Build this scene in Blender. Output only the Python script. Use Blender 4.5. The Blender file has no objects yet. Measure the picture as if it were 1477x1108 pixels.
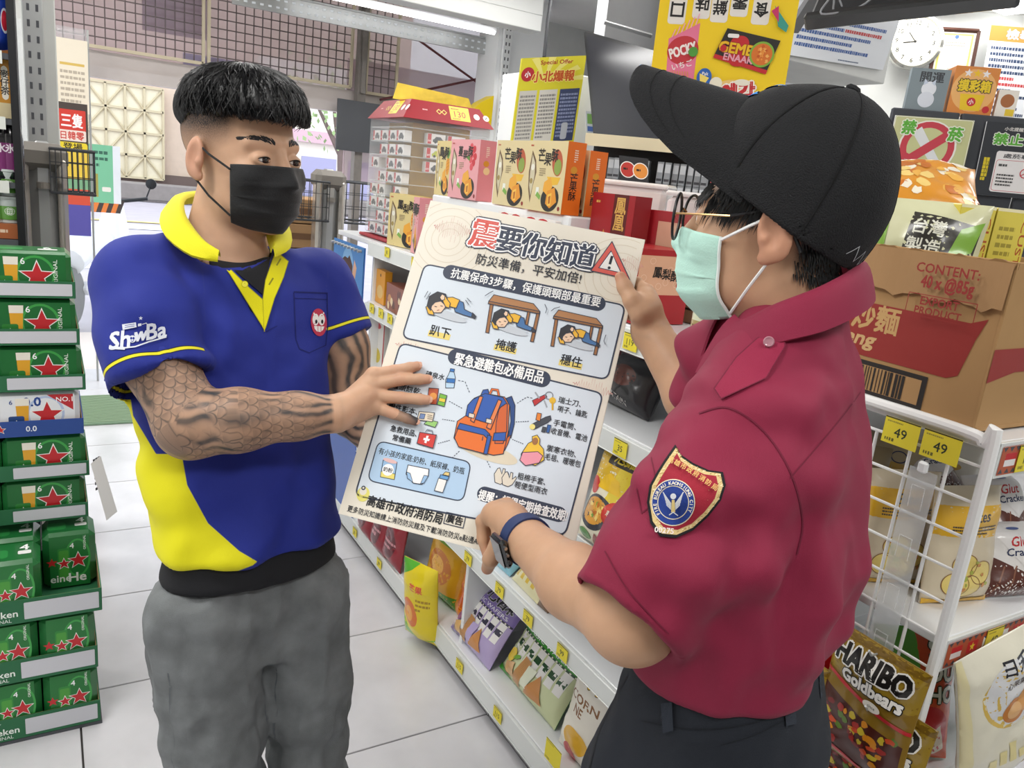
import bpy, math, random
import numpy as np
from mathutils import Vector, Matrix, noise
from mathutils.bvhtree import BVHTree
from mathutils.geometry import tessellate_polygon
random.seed(7); rng = np.random.RandomState(7)
SC = bpy.context.scene; COL = SC.collection; PI = math.pi

# ------------------------------------------------------------------ camera
FPX, CX, CY, EYE = 1123.0, 738.5, 554.0, 1.58
_n = np.array([271-CX, 4890-CY, FPX]); _n /= np.linalg.norm(_n)
_g = np.array([60-CX, 190-CY, FPX]); _g -= _n*(_g@_n); _g /= np.linalg.norm(_g)
_Z = -_n; _X = np.cross(_g, _Z)
RW = np.array([_X, _g, _Z])                      # camera (x right, y down, z ahead) -> world
cam = bpy.data.cameras.new('camera'); camo = bpy.data.objects.new('camera', cam); COL.objects.link(camo)
cam.sensor_width = 36; cam.lens = 36*FPX/1477; cam.clip_start = .05; cam.clip_end = 200
_m = Matrix.Identity(4)
for i in range(3):
    _m[i][0] = RW[i][0]; _m[i][1] = -RW[i][1]; _m[i][2] = -RW[i][2]
_m[2][3] = EYE
camo.matrix_world = _m
SC.camera = camo

def ray(px, py): return RW @ np.array([(px-CX)/FPX, (py-CY)/FPX, 1.])
_E = np.array([0, 0, EYE])
def P(px, py, t): return _E + ray(px, py)*t      # a point t metres ahead
def onx(px, py, x): d = ray(px, py); return _E + d*x/d[0]
def ony(px, py, y): d = ray(px, py); return _E + d*y/d[1]
def onz(px, py, z): d = ray(px, py); return _E + d*(z-EYE)/d[2]
def onpl(px, py, o, n): d = ray(px, py); return _E + d*(np.dot(np.array(o)-_E, n)/np.dot(d, n))
def proj(p):
    c = (np.asarray(p)-_E)@RW
    return c[..., 0]/c[..., 2]*FPX+CX, c[..., 1]/c[..., 2]*FPX+CY

# ------------------------------------------------------------------ world, light, exposure
SC.view_settings.view_transform = 'Standard'; SC.view_settings.look = 'None'
SC.view_settings.gamma = 1; SC.view_settings.use_curve_mapping = False
SC.view_settings.exposure = 0.12
SC.cycles.use_denoising = True
SC.cycles.max_bounces = 6; SC.cycles.transparent_max_bounces = 12
SC.cycles.caustics_reflective = False; SC.cycles.caustics_refractive = False
W = bpy.data.worlds.new('sky'); SC.world = W; W.use_nodes = True
W.node_tree.nodes['Background'].inputs[0].default_value = (.86, .93, 1, 1)
W.node_tree.nodes['Background'].inputs[1].default_value = 2.2
def area(name, loc, sx, sy, power, rot=(0, 0, 0), col=(1, .98, .95)):
    l = bpy.data.lights.new(name, 'AREA'); l.shape = 'RECTANGLE'; l.size = sx; l.size_y = sy; l.energy = power; l.color = col
    o = bpy.data.objects.new(name, l); o.location = loc; o.rotation_euler = rot; COL.objects.link(o); return o
for _i, (_x, _y) in enumerate([(-.9, 1.0), (-.9, 3.6), (.45, -.9), (.45, 2.3), (2.3, .2), (2.3, 2.3), (2.3, 3.9), (.4, 4.7), (4.2, 1.0), (4.2, 3.2)]):
    area('ceiling_panel_light', (_x, _y, 2.86), 1.2, .5, (30 if (_y < 1.5 and _x < 2) or _y > 3.5 else 15), col=(1, .985, .96))

# ------------------------------------------------------------------ colour, materials
def lin(h):
    if not isinstance(h, str): return tuple(h)
    h = h.lstrip('#'); c = [int(h[i:i+2], 16)/255 for i in (0, 2, 4)]
    return tuple(x/12.92 if x <= .04045 else ((x+.055)/1.055)**2.4 for x in c)
MATS = {}
def mat(name, col='#808080', rough=.5, metal=0, bump=0, bscale=80, var=0, vscale=6, coat=0, trans=0, ior=1.45, alpha=1, emit=0, sss=0, attr=None, sheen=0, stretch=None, bdist=.002, spec=.5):
    if name in MATS: return MATS[name]
    m = bpy.data.materials.new(name); m.use_nodes = True; MATS[name] = m
    t = m.node_tree; b = t.nodes['Principled BSDF']; N = t.nodes.new; L = t.links.new
    c = lin(col)
    b.inputs['Base Color'].default_value = (*c, 1); b.inputs['Roughness'].default_value = rough; b.inputs['Metallic'].default_value = metal
    b.inputs['Coat Weight'].default_value = coat; b.inputs['Coat Roughness'].default_value = .12
    b.inputs['Transmission Weight'].default_value = trans; b.inputs['IOR'].default_value = ior; b.inputs['Alpha'].default_value = alpha
    b.inputs['Specular IOR Level'].default_value = spec
    if sheen: b.inputs['Sheen Weight'].default_value = sheen
    if sss:
        b.inputs['Subsurface Weight'].default_value = sss; b.inputs['Subsurface Radius'].default_value = (.012, .005, .003); b.inputs['Subsurface Scale'].default_value = 1
    if emit: b.inputs['Emission Color'].default_value = (*c, 1); b.inputs['Emission Strength'].default_value = emit
    tc = N('ShaderNodeTexCoord'); src = tc.outputs['Object']
    if stretch:
        mp = N('ShaderNodeMapping'); mp.inputs['Scale'].default_value = stretch; L(src, mp.inputs[0]); src = mp.outputs[0]
    base = None
    if attr:
        a = N('ShaderNodeAttribute'); a.attribute_name = attr; base = a.outputs['Color']; L(base, b.inputs['Base Color'])
    if var:
        n = N('ShaderNodeTexNoise'); n.inputs['Scale'].default_value = vscale; n.inputs['Detail'].default_value = 4; L(src, n.inputs[0])
        mr = N('ShaderNodeMapRange'); mr.inputs[1].default_value = .3; mr.inputs[2].default_value = .7; mr.inputs[3].default_value = 1-var; mr.inputs[4].default_value = 1+var*.5; L(n.outputs[0], mr.inputs[0])
        mx = N('ShaderNodeVectorMath'); mx.operation = 'SCALE'; L(mr.outputs[0], mx.inputs[3])
        if base: L(base, mx.inputs[0])
        else: mx.inputs[0].default_value = c
        L(mx.outputs[0], b.inputs['Base Color'])
    if bump:
        n = N('ShaderNodeTexNoise'); n.inputs['Scale'].default_value = bscale; n.inputs['Detail'].default_value = 3; L(src, n.inputs[0])
        bp = N('ShaderNodeBump'); bp.inputs['Strength'].default_value = bump; bp.inputs['Distance'].default_value = bdist; L(n.outputs[0], bp.inputs['Height']); L(bp.outputs[0], b.inputs['Normal'])
    return m
def nod(m): return m.node_tree, m.node_tree.nodes['Principled BSDF']
M_PRINT = mat('printed_ink', rough=.55, attr='Col', bump=.05, bscale=200)
M_GLOSS = mat('glossy_print', rough=.3, attr='Col', coat=.4, bump=.25, bscale=45)
M_CARTON = mat('glossy_carton', rough=.38, attr='Col', coat=.15, bump=.03, bscale=60)
M_FAB = mat('woven_print', rough=.85, attr='Col', bump=.35, bscale=900)

# ------------------------------------------------------------------ objects
def link(o, parent=None):
    COL.objects.link(o)
    if parent is not None: o.parent = parent
    return o
def tag(o, label=None, cat=None, group=None, kind=None):
    if label: o['label'] = label
    if cat: o['category'] = cat
    if group: o['group'] = group
    if kind: o['kind'] = kind
    return o
def thing(name, label, cat, loc=(0, 0, 0), rz=0, group=None, rot=None):
    o = bpy.data.objects.new(name, None); o.empty_display_size = .05
    o.location = loc; o.rotation_euler = rot if rot else (0, 0, rz); COL.objects.link(o)
    return tag(o, label, cat, group)
def world_of(o):
    m = o.matrix_basis.copy(); p = o.parent
    while p is not None: m = p.matrix_basis @ m; p = p.parent
    return m
def mesh(name, v, f, m, parent=None, smooth=False, fm=None, cols=None, world=False, sharp=None):
    v = np.asarray(v, dtype=float)
    if world and parent is not None:
        mi = np.array(world_of(parent).inverted()); v = v@mi[:3, :3].T+mi[:3, 3]
    me = bpy.data.meshes.new(name)
    if isinstance(f, np.ndarray) and f.ndim == 2:
        n, k = f.shape
        me.vertices.add(len(v)); me.vertices.foreach_set('co', v.ravel().astype(np.float32))
        me.loops.add(n*k); me.loops.foreach_set('vertex_index', f.ravel().astype(np.int32))
        me.polygons.add(n); me.polygons.foreach_set('loop_start', np.arange(0, n*k, k, dtype=np.int32))
        try: me.polygons.foreach_set('loop_total', np.full(n, k, dtype=np.int32))
        except Exception: pass
        me.update(calc_edges=True); me.validate()
    else:
        me.from_pydata([tuple(x) for x in v], [], [tuple(int(i) for i in q) for q in f]); me.update()
    for x in (m if isinstance(m, (list, tuple)) else [m]): me.materials.append(x)
    if fm is not None: me.polygons.foreach_set('material_index', np.asarray(fm, dtype=np.int32))
    if cols is not None:
        a = me.color_attributes.new('Col', 'FLOAT_COLOR', 'POINT')
        c = np.ones((len(v), 4), dtype=np.float32); c[:, :3] = np.asarray(cols)[:, :3]; a.data.foreach_set('color', c.ravel())
    if smooth:
        me.polygons.foreach_set('use_smooth', np.ones(len(me.polygons), dtype=bool))
        if sharp: me.set_sharp_from_angle(angle=math.radians(sharp))
    return link(bpy.data.objects.new(name, me), parent)
def dup(o, parent=None, loc=None, rz=None, label=None, group=None):
    c = o.copy(); COL.objects.link(c)
    if parent is not None: c.parent = parent
    for ch in list(o.children): dup(ch, c)
    if loc is not None: c.location = loc
    if rz is not None: c.rotation_euler = (c.rotation_euler[0], c.rotation_euler[1], rz)
    if label: c['label'] = label
    if group: c['group'] = group
    return c

def rotm(rx=0, ry=0, rz=0): return np.array(Matrix.Rotation(rz, 3, 'Z')@Matrix.Rotation(ry, 3, 'Y')@Matrix.Rotation(rx, 3, 'X'))
class MB:
    def __init__(s): s.v = []; s.f = []; s.fm = []; s.c = []; s.n = 0
    def add(s, v, f, mi=0, col=(1, 1, 1)):
        v = np.asarray(v, dtype=float); s.v.append(v); s.f += [tuple(int(i)+s.n for i in q) for q in f]; s.fm += [mi]*len(f)
        s.c.append(np.tile(np.array(lin(col))[:3], (len(v), 1))); s.n += len(v); return s
    def box(s, c, d, bev=0, R=None, mi=0, col=(1, 1, 1)):
        d = np.asarray(d, float)/2; c = np.asarray(c, float)
        if bev <= 0:
            v = np.array([[x, y, z] for z in (-1, 1) for y in (-1, 1) for x in (-1, 1)])*d
            f = [(0, 2, 3, 1), (4, 5, 7, 6), (0, 1, 5, 4), (2, 6, 7, 3), (0, 4, 6, 2), (1, 3, 7, 5)]
        else:
            b = min(bev, min(d)*.95); v = []; idx = {}
            for sx in (-1, 1):
                for sy in (-1, 1):
                    for sz in (-1, 1):
                        for ax in range(3):
                            q = np.array([sx, sy, sz])*d
                            for a2 in range(3):
                                if a2 != ax: q[a2] -= b*(sx, sy, sz)[a2]
                            idx[(sx, sy, sz, ax)] = len(v); v.append(q)
            f = []
            for ax in range(3):
                o1, o2 = [a for a in range(3) if a != ax]
                for sg in (-1, 1):
                    cyc = [(-1, -1), (1, -1), (1, 1), (-1, 1)]; q = []
                    for (p1, p2) in cyc:
                        k = [0, 0, 0]; k[ax] = sg; k[o1] = p1; k[o2] = p2; q.append(idx[(*k, ax)])
                    if (sg == 1) == (ax == 1): q = q[::-1]
                    f.append(q)
                for s1 in (-1, 1):          # edges along ax
                    for s2 in (-1, 1):
                        q = []
                        for (sa, aa) in ((-1, o1), (-1, o2), (1, o2), (1, o1)):
                            k = [0, 0, 0]; k[ax] = sa; k[o1] = s1; k[o2] = s2; q.append(idx[(*k, aa)])
                        f.append(q)
            for sx in (-1, 1):
                for sy in (-1, 1):
                    for sz in (-1, 1): f.append([idx[(sx, sy, sz, a)] for a in range(3)])
            v = np.array(v)
            g = []
            for q in f:                   # face outward
                a, b2, c2 = v[q[0]], v[q[1]], v[q[2]]; nn = np.cross(b2-a, c2-a)
                g.append(q if nn@v[q].mean(0) > 0 else q[::-1])
            f = g
        if R is not None: v = v@np.asarray(R).T
        return s.add(v+c, f, mi, col)
    def tube(s, pts, r, n=8, mi=0, caps=True, closed=False, col=(1, 1, 1), flat=1.0):
        pts = [np.asarray(p, float) for p in pts]; m = len(pts); rr = r if hasattr(r, '__len__') else [r]*m
        v = []; up = None
        for i in range(m):
            if closed: t = pts[(i+1) % m]-pts[i-1]
            else: t = pts[min(i+1, m-1)]-pts[max(i-1, 0)]
            t /= np.linalg.norm(t)+1e-12
            if up is None:
                up = np.array([0, 0, 1.]) if abs(t[2]) < .9 else np.array([1., 0, 0])
            up = up-t*(up@t); up /= np.linalg.norm(up)+1e-12; b = np.cross(t, up)
            for k in range(n):
                a = 2*PI*k/n; v.append(pts[i]+rr[i]*(math.cos(a)*up*flat+math.sin(a)*b))
        f = []
        for i in range(m if closed else m-1):
            j = (i+1) % m
            for k in range(n): f.append((i*n+k, i*n+(k+1) % n, j*n+(k+1) % n, j*n+k))
        if caps and not closed: f += [tuple(range(n))[::-1], tuple((m-1)*n+k for k in range(n))]
        return s.add(v, f, mi, col)
    def cyl(s, a, b, r, r2=None, n=16, mi=0, col=(1, 1, 1)):
        return s.tube([a, b], [r, r if r2 is None else r2], n, mi, col=col)
    def lathe(s, prof, c=(0, 0, 0), n=20, mi=0, R=None, col=(1, 1, 1)):
        v = []; f = []
        for (r, z) in prof:
            for k in range(n): v.append((r*math.cos(2*PI*k/n), r*math.sin(2*PI*k/n), z))
        m = len(prof)
        for i in range(m-1):
            for k in range(n): f.append((i*n+k, i*n+(k+1) % n, (i+1)*n+(k+1) % n, (i+1)*n+k))
        f += [tuple(range(n))[::-1], tuple((m-1)*n+k for k in range(n))]
        v = np.array(v)
        if R is not None: v = v@np.asarray(R).T
        return s.add(v+np.asarray(c), f, mi, col)
    def prism(s, poly, o, ex, ey, ez, mi=0, col=(1, 1, 1)):     # poly (2D) extruded by ez
        o, ex, ey, ez = [np.asarray(q, float) for q in (o, ex, ey, ez)]; n = len(poly)
        v = [o+ex*x+ey*y for x, y in poly]+[o+ex*x+ey*y+ez for x, y in poly]
        f = [(k, (k+1) % n, n+(k+1) % n, n+k) for k in range(n)]
        for t in tessellate_polygon([[Vector((x, y, 0)) for x, y in poly]]):
            f += [tuple(t), tuple(i+n for i in t[::-1])]
        return s.add(v, f, mi, col)
    def build(s, name, m, parent=None, smooth=False, colour=False, world=False, sharp=35):
        return mesh(name, np.concatenate(s.v), s.f, m, parent, smooth, s.fm, np.concatenate(s.c) if colour else None, world, sharp if smooth else None)

# ------------------------------------------------------------------ flat print: layered 2D art turned into thin coloured geometry
_TX = {}
def text2d(s, bold=0.0):
    k = (s, bold)
    if k in _TX: return _TX[k]
    c = bpy.data.curves.new('t', 'FONT'); c.body = s; c.offset = bold; c.resolution_u = 2
    o = bpy.data.objects.new('t', c); COL.objects.link(o); bpy.context.view_layer.update()
    m = o.evaluated_get(bpy.context.evaluated_depsgraph_get()).to_mesh()
    v = np.array([x.co[:2] for x in m.vertices]) if len(m.vertices) else np.zeros((0, 2))
    f = [tuple(p.vertices) for p in m.polygons]
    o.evaluated_get(bpy.context.evaluated_depsgraph_get()).to_mesh_clear()
    bpy.data.objects.remove(o); bpy.data.curves.remove(c)
    _TX[k] = (v, f); return v, f
class Art:
    def __init__(s, dz=3e-5): s.V = []; s.F = []; s.C = []; s.Z = []; s.n = 0; s.k = 1; s.dz = dz
    def raw(s, v, f, col, up=True):
        v = np.asarray(v, float).reshape(-1, 2)
        if len(v) == 0: return s
        s.V.append(v); s.F += [tuple(i+s.n for i in q) for q in f]; s.C.append(np.tile(np.array(lin(col))[:3], (len(v), 1)))
        s.Z.append(np.full(len(v), s.k*s.dz)); s.n += len(v); s.k += 1 if up else 0; return s
    def poly(s, pts, col):
        pts = [tuple(p) for p in pts]
        if len(pts) == 4: return s.raw(pts, [(0, 1, 2, 3)], col)
        return s.raw(pts, [tuple(t) for t in tessellate_polygon([[Vector((*p, 0)) for p in pts]])], col)
    def rect(s, x0, y0, x1, y1, col): return s.poly([(x0, y0), (x1, y0), (x1, y1), (x0, y1)], col)
    @staticmethod
    def rr(x0, y0, x1, y1, r, n=6):
        o = []
        for cx, cy, a in ((x1-r, y0+r, -PI/2), (x1-r, y1-r, 0), (x0+r, y1-r, PI/2), (x0+r, y0+r, PI)):
            o += [(cx+r*math.cos(a+PI/2*i/n), cy+r*math.sin(a+PI/2*i/n)) for i in range(n+1)]
        return o
    def rrect(s, x0, y0, x1, y1, r, col): return s.poly(s.rr(x0, y0, x1, y1, r), col)
    @staticmethod
    def ell(cx, cy, rx, ry, a0=0, a1=2*PI, n=28, rot=0):
        c, q = math.cos(rot), math.sin(rot); o = []
        for i in range(n if a1-a0 > 6.28 else n+1):
            a = a0+(a1-a0)*i/n; x, y = rx*math.cos(a), ry*math.sin(a); o.append((cx+x*c-y*q, cy+x*q+y*c))
        return o
    def circ(s, cx, cy, r, col, ry=None, n=28, rot=0): return s.poly(s.ell(cx, cy, r, ry or r, n=n, rot=rot), col)
    def line(s, pts, w, col, closed=False):
        pts = [np.array(p, float) for p in pts]; m = len(pts)
        if m < 2: return s
        L = []; Rr = []
        for i in range(m):
            a = pts[i-1] if (i or closed) else None; b = pts[(i+1) % m] if (i < m-1 or closed) else None
            ts = []
            if a is not None: t = pts[i]-a; ts.append(t/(np.linalg.norm(t)+1e-12))
            if b is not None: t = b-pts[i]; ts.append(t/(np.linalg.norm(t)+1e-12))
            t = sum(ts); t = t/(np.linalg.norm(t)+1e-12); nrm = np.array([-t[1], t[0]])
            k = 1/max(.45, abs(nrm@np.array([-ts[0][1], ts[0][0]])))
            L.append(pts[i]+nrm*w/2*k); Rr.append(pts[i]-nrm*w/2*k)
        f = [(i, (i+1) % m, m+(i+1) % m, m+i) for i in range(m if closed else m-1)]
        return s.raw(L+Rr, f, col)
    def outl(s, pts, fill, w, col): s.poly(pts, fill); return s.line(pts, w, col, True)
    def star(s, cx, cy, r, col, rin=.42, n=5, rot=PI/2, sx=1):
        return s.poly([(cx+(r if i % 2 == 0 else r*rin)*math.cos(rot+PI*i/n)*sx, cy+(r if i % 2 == 0 else r*rin)*math.sin(rot+PI*i/n)) for i in range(2*n)], col)
    def text(s, t, cx, cy, h, col, bold=.0, w=None, rot=0, al='c', outline=None, ow=.06, shear=0, vert=False):
        if vert:
            for i, ch in enumerate(t): s.text(ch, cx, cy-i*h*1.05, h, col, bold, None, rot, 'c', outline, ow)
            return s
        v, f = text2d(t, 0.0)
        if not len(v): return s
        x0, x1 = v[:, 0].min(), v[:, 0].max(); y0, y1 = v[:, 1].min(), v[:, 1].max()
        hh = y1-y0 if (y1-y0) > .3 else .8
        sy = h/hh; sx = (w/(x1-x0)) if w else sy; cr, sr = math.cos(rot), math.sin(rot)
        q0 = (v-[(x0+x1)/2 if al == 'c' else (x0 if al == 'l' else x1), (y0+y1)/2])*[sx, sy]
        def put(b, c, n=4):
            n = max(n, 10) if b > .06 else n
            ds = [(0, 0)] if b <= 0 else [(b*sy*math.cos(2*PI*(i+.5)/n), b*sy*math.sin(2*PI*(i+.5)/n)) for i in range(n)]
            for dx, dy in ds:
                q = q0+[dx, dy]; q[:, 0] += q[:, 1]*shear
                s.raw(np.stack([cx+q[:, 0]*cr-q[:, 1]*sr, cy+q[:, 0]*sr+q[:, 1]*cr], 1), f, c, up=False); s.k += .3
            s.k += .5
        if outline:
            oc_ = outline if isinstance(outline, (list, tuple)) else [outline]
            for i, oc in enumerate(oc_): put(bold+ow*(len(oc_)-i), oc, 10)
        put(bold, col, 4 if len(t) < 18 else 2); return s
    def blob(s, cx, cy, r, col, n=14, j=.25, ry=None, seed=0):
        q = random.Random(seed); return s.poly([(cx+r*(1+q.uniform(-j, j))*math.cos(2*PI*i/n), cy+(ry or r)*(1+q.uniform(-j, j))*math.sin(2*PI*i/n)) for i in range(n)], col)
    def lines(s, x0, y0, x1, y1, rows, col, fill=.55, seed=1, gap=.12):   # small illegible type
        q = random.Random(seed); dy = (y1-y0)/rows
        vs = []; fs = []
        for r in range(rows):
            x = x0; xe = x1 if r < rows-1 else x0+(x1-x0)*q.uniform(.4, 1)
            while x < xe:
                w = min(dy*q.uniform(.35, .8), xe-x); yy = y1-dy*(r+.5); h = dy*fill*q.uniform(.8, 1)/2; k = len(vs)
                vs += [(x, yy-h), (x+w, yy-h), (x+w, yy+h), (x, yy+h)]; fs.append((k, k+1, k+2, k+3)); x += w+dy*gap
        return s.raw(vs, fs, col)
    def arrays(s, maxe=None):
        V = np.concatenate(s.V); Z = np.concatenate(s.Z); C = np.concatenate(s.C); F = s.F
        if maxe:
            tri = [];
            for q in F:
                for i in range(1, len(q)-1): tri.append((q[0], q[i], q[i+1]))
            V = list(map(tuple, V)); Z = list(Z); C = list(map(tuple, C)); out = []; mid = {}
            def mp(a, b):
                k = (a, b) if a < b else (b, a)
                if k not in mid:
                    mid[k] = len(V); V.append(((V[a][0]+V[b][0])/2, (V[a][1]+V[b][1])/2)); Z.append(Z[a]); C.append(C[a])
                return mid[k]
            st = tri
            while st:
                a, b, c = st.pop(); L = [(math.dist(V[a], V[b]), 0), (math.dist(V[b], V[c]), 1), (math.dist(V[c], V[a]), 2)]
                d, e = max(L)
                if d <= maxe: out.append((a, b, c)); continue
                if e == 0: m = mp(a, b); st += [(a, m, c), (m, b, c)]
                elif e == 1: m = mp(b, c); st += [(a, b, m), (a, m, c)]
                else: m = mp(c, a); st += [(a, b, m), (m, b, c)]
            V = np.array(V); Z = np.array(Z); C = np.array(C); F = out
        return V, Z, C, F
    def flat(s, name, parent, o, ex, ey, m=None, world=False):
        o, ex, ey = [np.asarray(q, float) for q in (o, ex, ey)]; nn = np.cross(ex, ey); nn /= np.linalg.norm(nn)
        V, Z, C, F = s.arrays(); v = o+V[:, :1]*ex+V[:, 1:]*ey+Z[:, None]*nn
        return mesh(name, v, F, m or M_PRINT, parent, False, None, C, world)
    def wrap(s, name, parent, fn, maxe, m=None, world=False):
        V, Z, C, F = s.arrays(maxe); v = fn(V, Z)
        return mesh(name, v, F, m or M_GLOSS, parent, True, None, C, world)
    def project(s, name, parent, bvh, o, ex, ey, maxe, m=None, reach=.15, lift=.0008, world=True):
        o, ex, ey = [np.asarray(q, float) for q in (o, ex, ey)]; nn = np.cross(ex, ey); nn /= np.linalg.norm(nn)
        V, Z, C, F = s.arrays(maxe); out = np.zeros((len(V), 3)); ok = np.ones(len(V), bool)
        for i, (a, z) in enumerate(zip(V, Z)):
            p = o+ex*a[0]+ey*a[1]; h = bvh.ray_cast(Vector(p+nn*reach), Vector(-nn), reach*2.5)
            if h[0] is None: ok[i] = False; out[i] = p
            else: out[i] = np.array(h[0])+nn*(lift+z)
        F = [q for q in F if all(ok[j] for j in q)]
        return mesh(name, out, F, m or M_FAB, parent, True, None, C, world)
def bvh_of(v, f): return BVHTree.FromPolygons([tuple(x) for x in v], [tuple(int(i) for i in q) for q in f])
# ================================================================== SETTING
def struct(o): o['kind'] = 'structure'; return o
m_tile = mat('glazed_floor_tile', '#d9d8dc', .22, var=.10, vscale=5, bump=.05, bscale=30, coat=.2)
m_grout = mat('grout', '#4a4745', .9); m_ceil = mat('ceiling_paint', '#e9e8e4', .8, var=.03)
m_wall = mat('white_wall_paint', '#e4e5e2', .7, var=.05, bump=.05); m_gwall = mat('grey_wall_paint', '#9b9c9f', .7, var=.06)
m_white = mat('white_powder_coat', '#eceeef', .35, var=.02, bump=.02); m_steel = mat('galvanised_steel', '#b9bbbb', .38, .75, var=.08)
m_blk = mat('black_plastic', '#15161a', .45, bump=.05); m_dk = mat('dark_grey_metal', '#54565b', .5, .2); m_grey = mat('grey_plastic', '#8c8e90', .5, var=.04)
m_cream = mat('cream_paint', '#d9cdb2', .8, var=.05); m_asph = mat('asphalt', '#b7b1bb', .95, var=.08, vscale=3); m_pink = mat('pink_film_sheet', '#d8c2c8', .6, alpha=.6, var=.05, vscale=2)
m_wire = mat('white_coated_wire', '#f2f3f2', .3, coat=.3); m_rust = mat('rusty_red_paint', '#6d3a3c', .7, var=.2, vscale=20)
m_clear = mat('clear_plastic', '#f2f6f8', .05, trans=.0, alpha=.22, coat=.6); m_glass = mat('window_glass', '#f4fbff', .02, alpha=.12)
YW = 6.0
# floor: slab plus separate tiles where they can be told apart
b = MB(); b.box((2, 1.5, -.03), (10.4, 10, .044)); fl = struct(b.build('floor', m_grout))
tw = .54; g = MB(); g.box((0, 0, 0), (tw-.005, tw-.005, .01), bev=.0015); tile0 = g.build('floor_tile', m_tile, fl)
first = True
for i in range(-4, 5):
    for j in range(-2, 10):
        x = .03+tw*(i+.5); y = 1.74+tw*(j-2+.5)
        if y > 5.9: continue
        o = tile0 if first else tile0.copy()
        if not first: COL.objects.link(o)
        first = False; o.parent = fl; o.location = (x, y, -.005)
b = MB(); b.box((5.0, 1.5, -.006), (4.1, 9.0, .012)); b.build('floor_tile_field', m_tile, fl)
b = MB(); b.box((2, 1.6, 2.93), (10.4, 9.6, .06)); struct(b.build('ceiling', m_ceil))
b = MB(); b.box((-2.05, 1.5, 1.45), (.1, 9.4, 2.9)); struct(b.build('wall_left', m_wall))
b = MB(); b.box((2, -3.05, 1.45), (8.4, .1, 2.9)); struct(b.build('wall_back', m_wall))
b = MB(); b.box((7.05, 1.6, 1.45), (.1, 9.6, 2.9)); struct(b.build('wall_right', m_wall))
for k, (x, y) in enumerate([(-.9, 1.0), (-.9, 3.6), (.45, -.9), (2.3, .2), (2.3, 2.3), (2.3, 4.4)]): # tubes fixed to the ceiling
    t = thing('ceiling_lamp', 'long white ceiling lamp housing above the shop floor', 'lamp', (x, y, 2.9), group='ceiling lamps over the aisles')
    b = MB(); b.box((0, 0, -.012), (1.2, .3, .024), .005); b.build('housing', m_white, t)
# entrance wall (plane y = YW): door head, film panels, wire grids
b = MB(); b.box((-1.0, YW+.1, 1.45), (2.1, .2, 2.9)); b.box((5.3, YW+.1, 1.45), (3.6, .2, 2.9)); b.box((1.8, YW+.12, 2.87), (3.7, .16, .1)); ew = struct(b.build('wall_front', m_wall))
b = MB(); b.box((1.3, YW+.05, 1.99), (2.5, .1, .07)); b.box((1.3, YW+.06, 2.07), (2.5, .05, .1)); struct(b.build('trim_1', mat('door_head_beam', '#cfc6c3', .6, var=.05)))
dp = thing('shutter_panel', 'pinkish translucent sheet panel closing the top of the entrance', 'panel', (0, YW+.1, 2.1))
b = MB(); b.box((1.66, 0, .325), (3.2, .012, .77)); b.build('sheet', m_pink, dp)
A = Art(); A.circ(.62, .52, .2, '#9c93ad'); A.poly([(.95, .2), (1.35, .2), (1.35, .55), (.95, .5)], '#b29fae'); A.rect(1.2, .02, 1.6, .1, '#a99fbe')
A.flat('faded_print', dp, (-.35, -.009, 0), (1, 0, 0), (0, 0, 1))
def wgrid(label, x0, x1, z0, z1, y, pitch=.058):
    t = thing('wire_grid_panel', label, 'grid panel', (x0, y, z0)); b = MB(); w, h = x1-x0, z1-z0
    for cx, cz, dx, dz in ((w/2, 0, w, .02), (w/2, h, w, .02), (0, h/2, .02, h), (w, h/2, .02, h)): b.box((cx, 0, cz), (dx, .02, dz))
    b.build('grid_frame', m_cream, t); b = MB(); n = int(w/pitch); m = int(h/pitch)
    for i in range(1, n): b.box((w*i/n, 0, h/2), (.007, .007, h))
    for i in range(1, m): b.box((w/2, .007, h*i/m), (w, .007, .007))
    b.build('wire_mesh', mat('dull_steel_wire', '#6d6264', .6, .2), t)['kind'] = 'stuff'
wgrid('wide rusty wire grid panel above the entrance, left one of three', .02, .965, 2.14, 2.8, YW)
wgrid('wire grid panel above the entrance, right of the first grid, behind the black hair', 1.0, 2.0, 2.14, 2.8, YW)
wgrid('narrow wire grid panel right of the entrance post, smallest of three', 2.12, 2.36, 2.12, 2.8, YW)
b = MB(); b.box((2.06, YW-.05, 1.45), (.06, .08, 2.75)); b.box((2.06, YW-.1, 2.5), (.03, .03, .8)); struct(b.build('trim_2', mat('weathered_post', '#8b8580', .6, .2, var=.15, vscale=15)))
xr = thing('cross_brace', 'two thin rusty red rods crossing before the pink panel', 'brace', (0, YW-.03, 0))
for a, c in (((586, 45), (705, 131)), ((548, 144), (707, 110))):
    p, q = ony(*a, YW-.03), ony(*c, YW-.03); b = MB(); b.tube([p, q], .009, 6); b.build('rod', m_rust, xr, world=True)
b = MB(); p0, p1 = ony(518, 140, YW-.02), ony(645, 215, YW-.02)
b.box(((p0[0]+p1[0])/2-.1, YW-.12, 1.86), (.95, .02, .36)); struct(b.build('trim_3', m_dk))
b = MB(); b.box((2.6, YW+.08, 1.9), (1.2, .02, .9)); struct(b.build('wall_front_sheet', m_pink))
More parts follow.
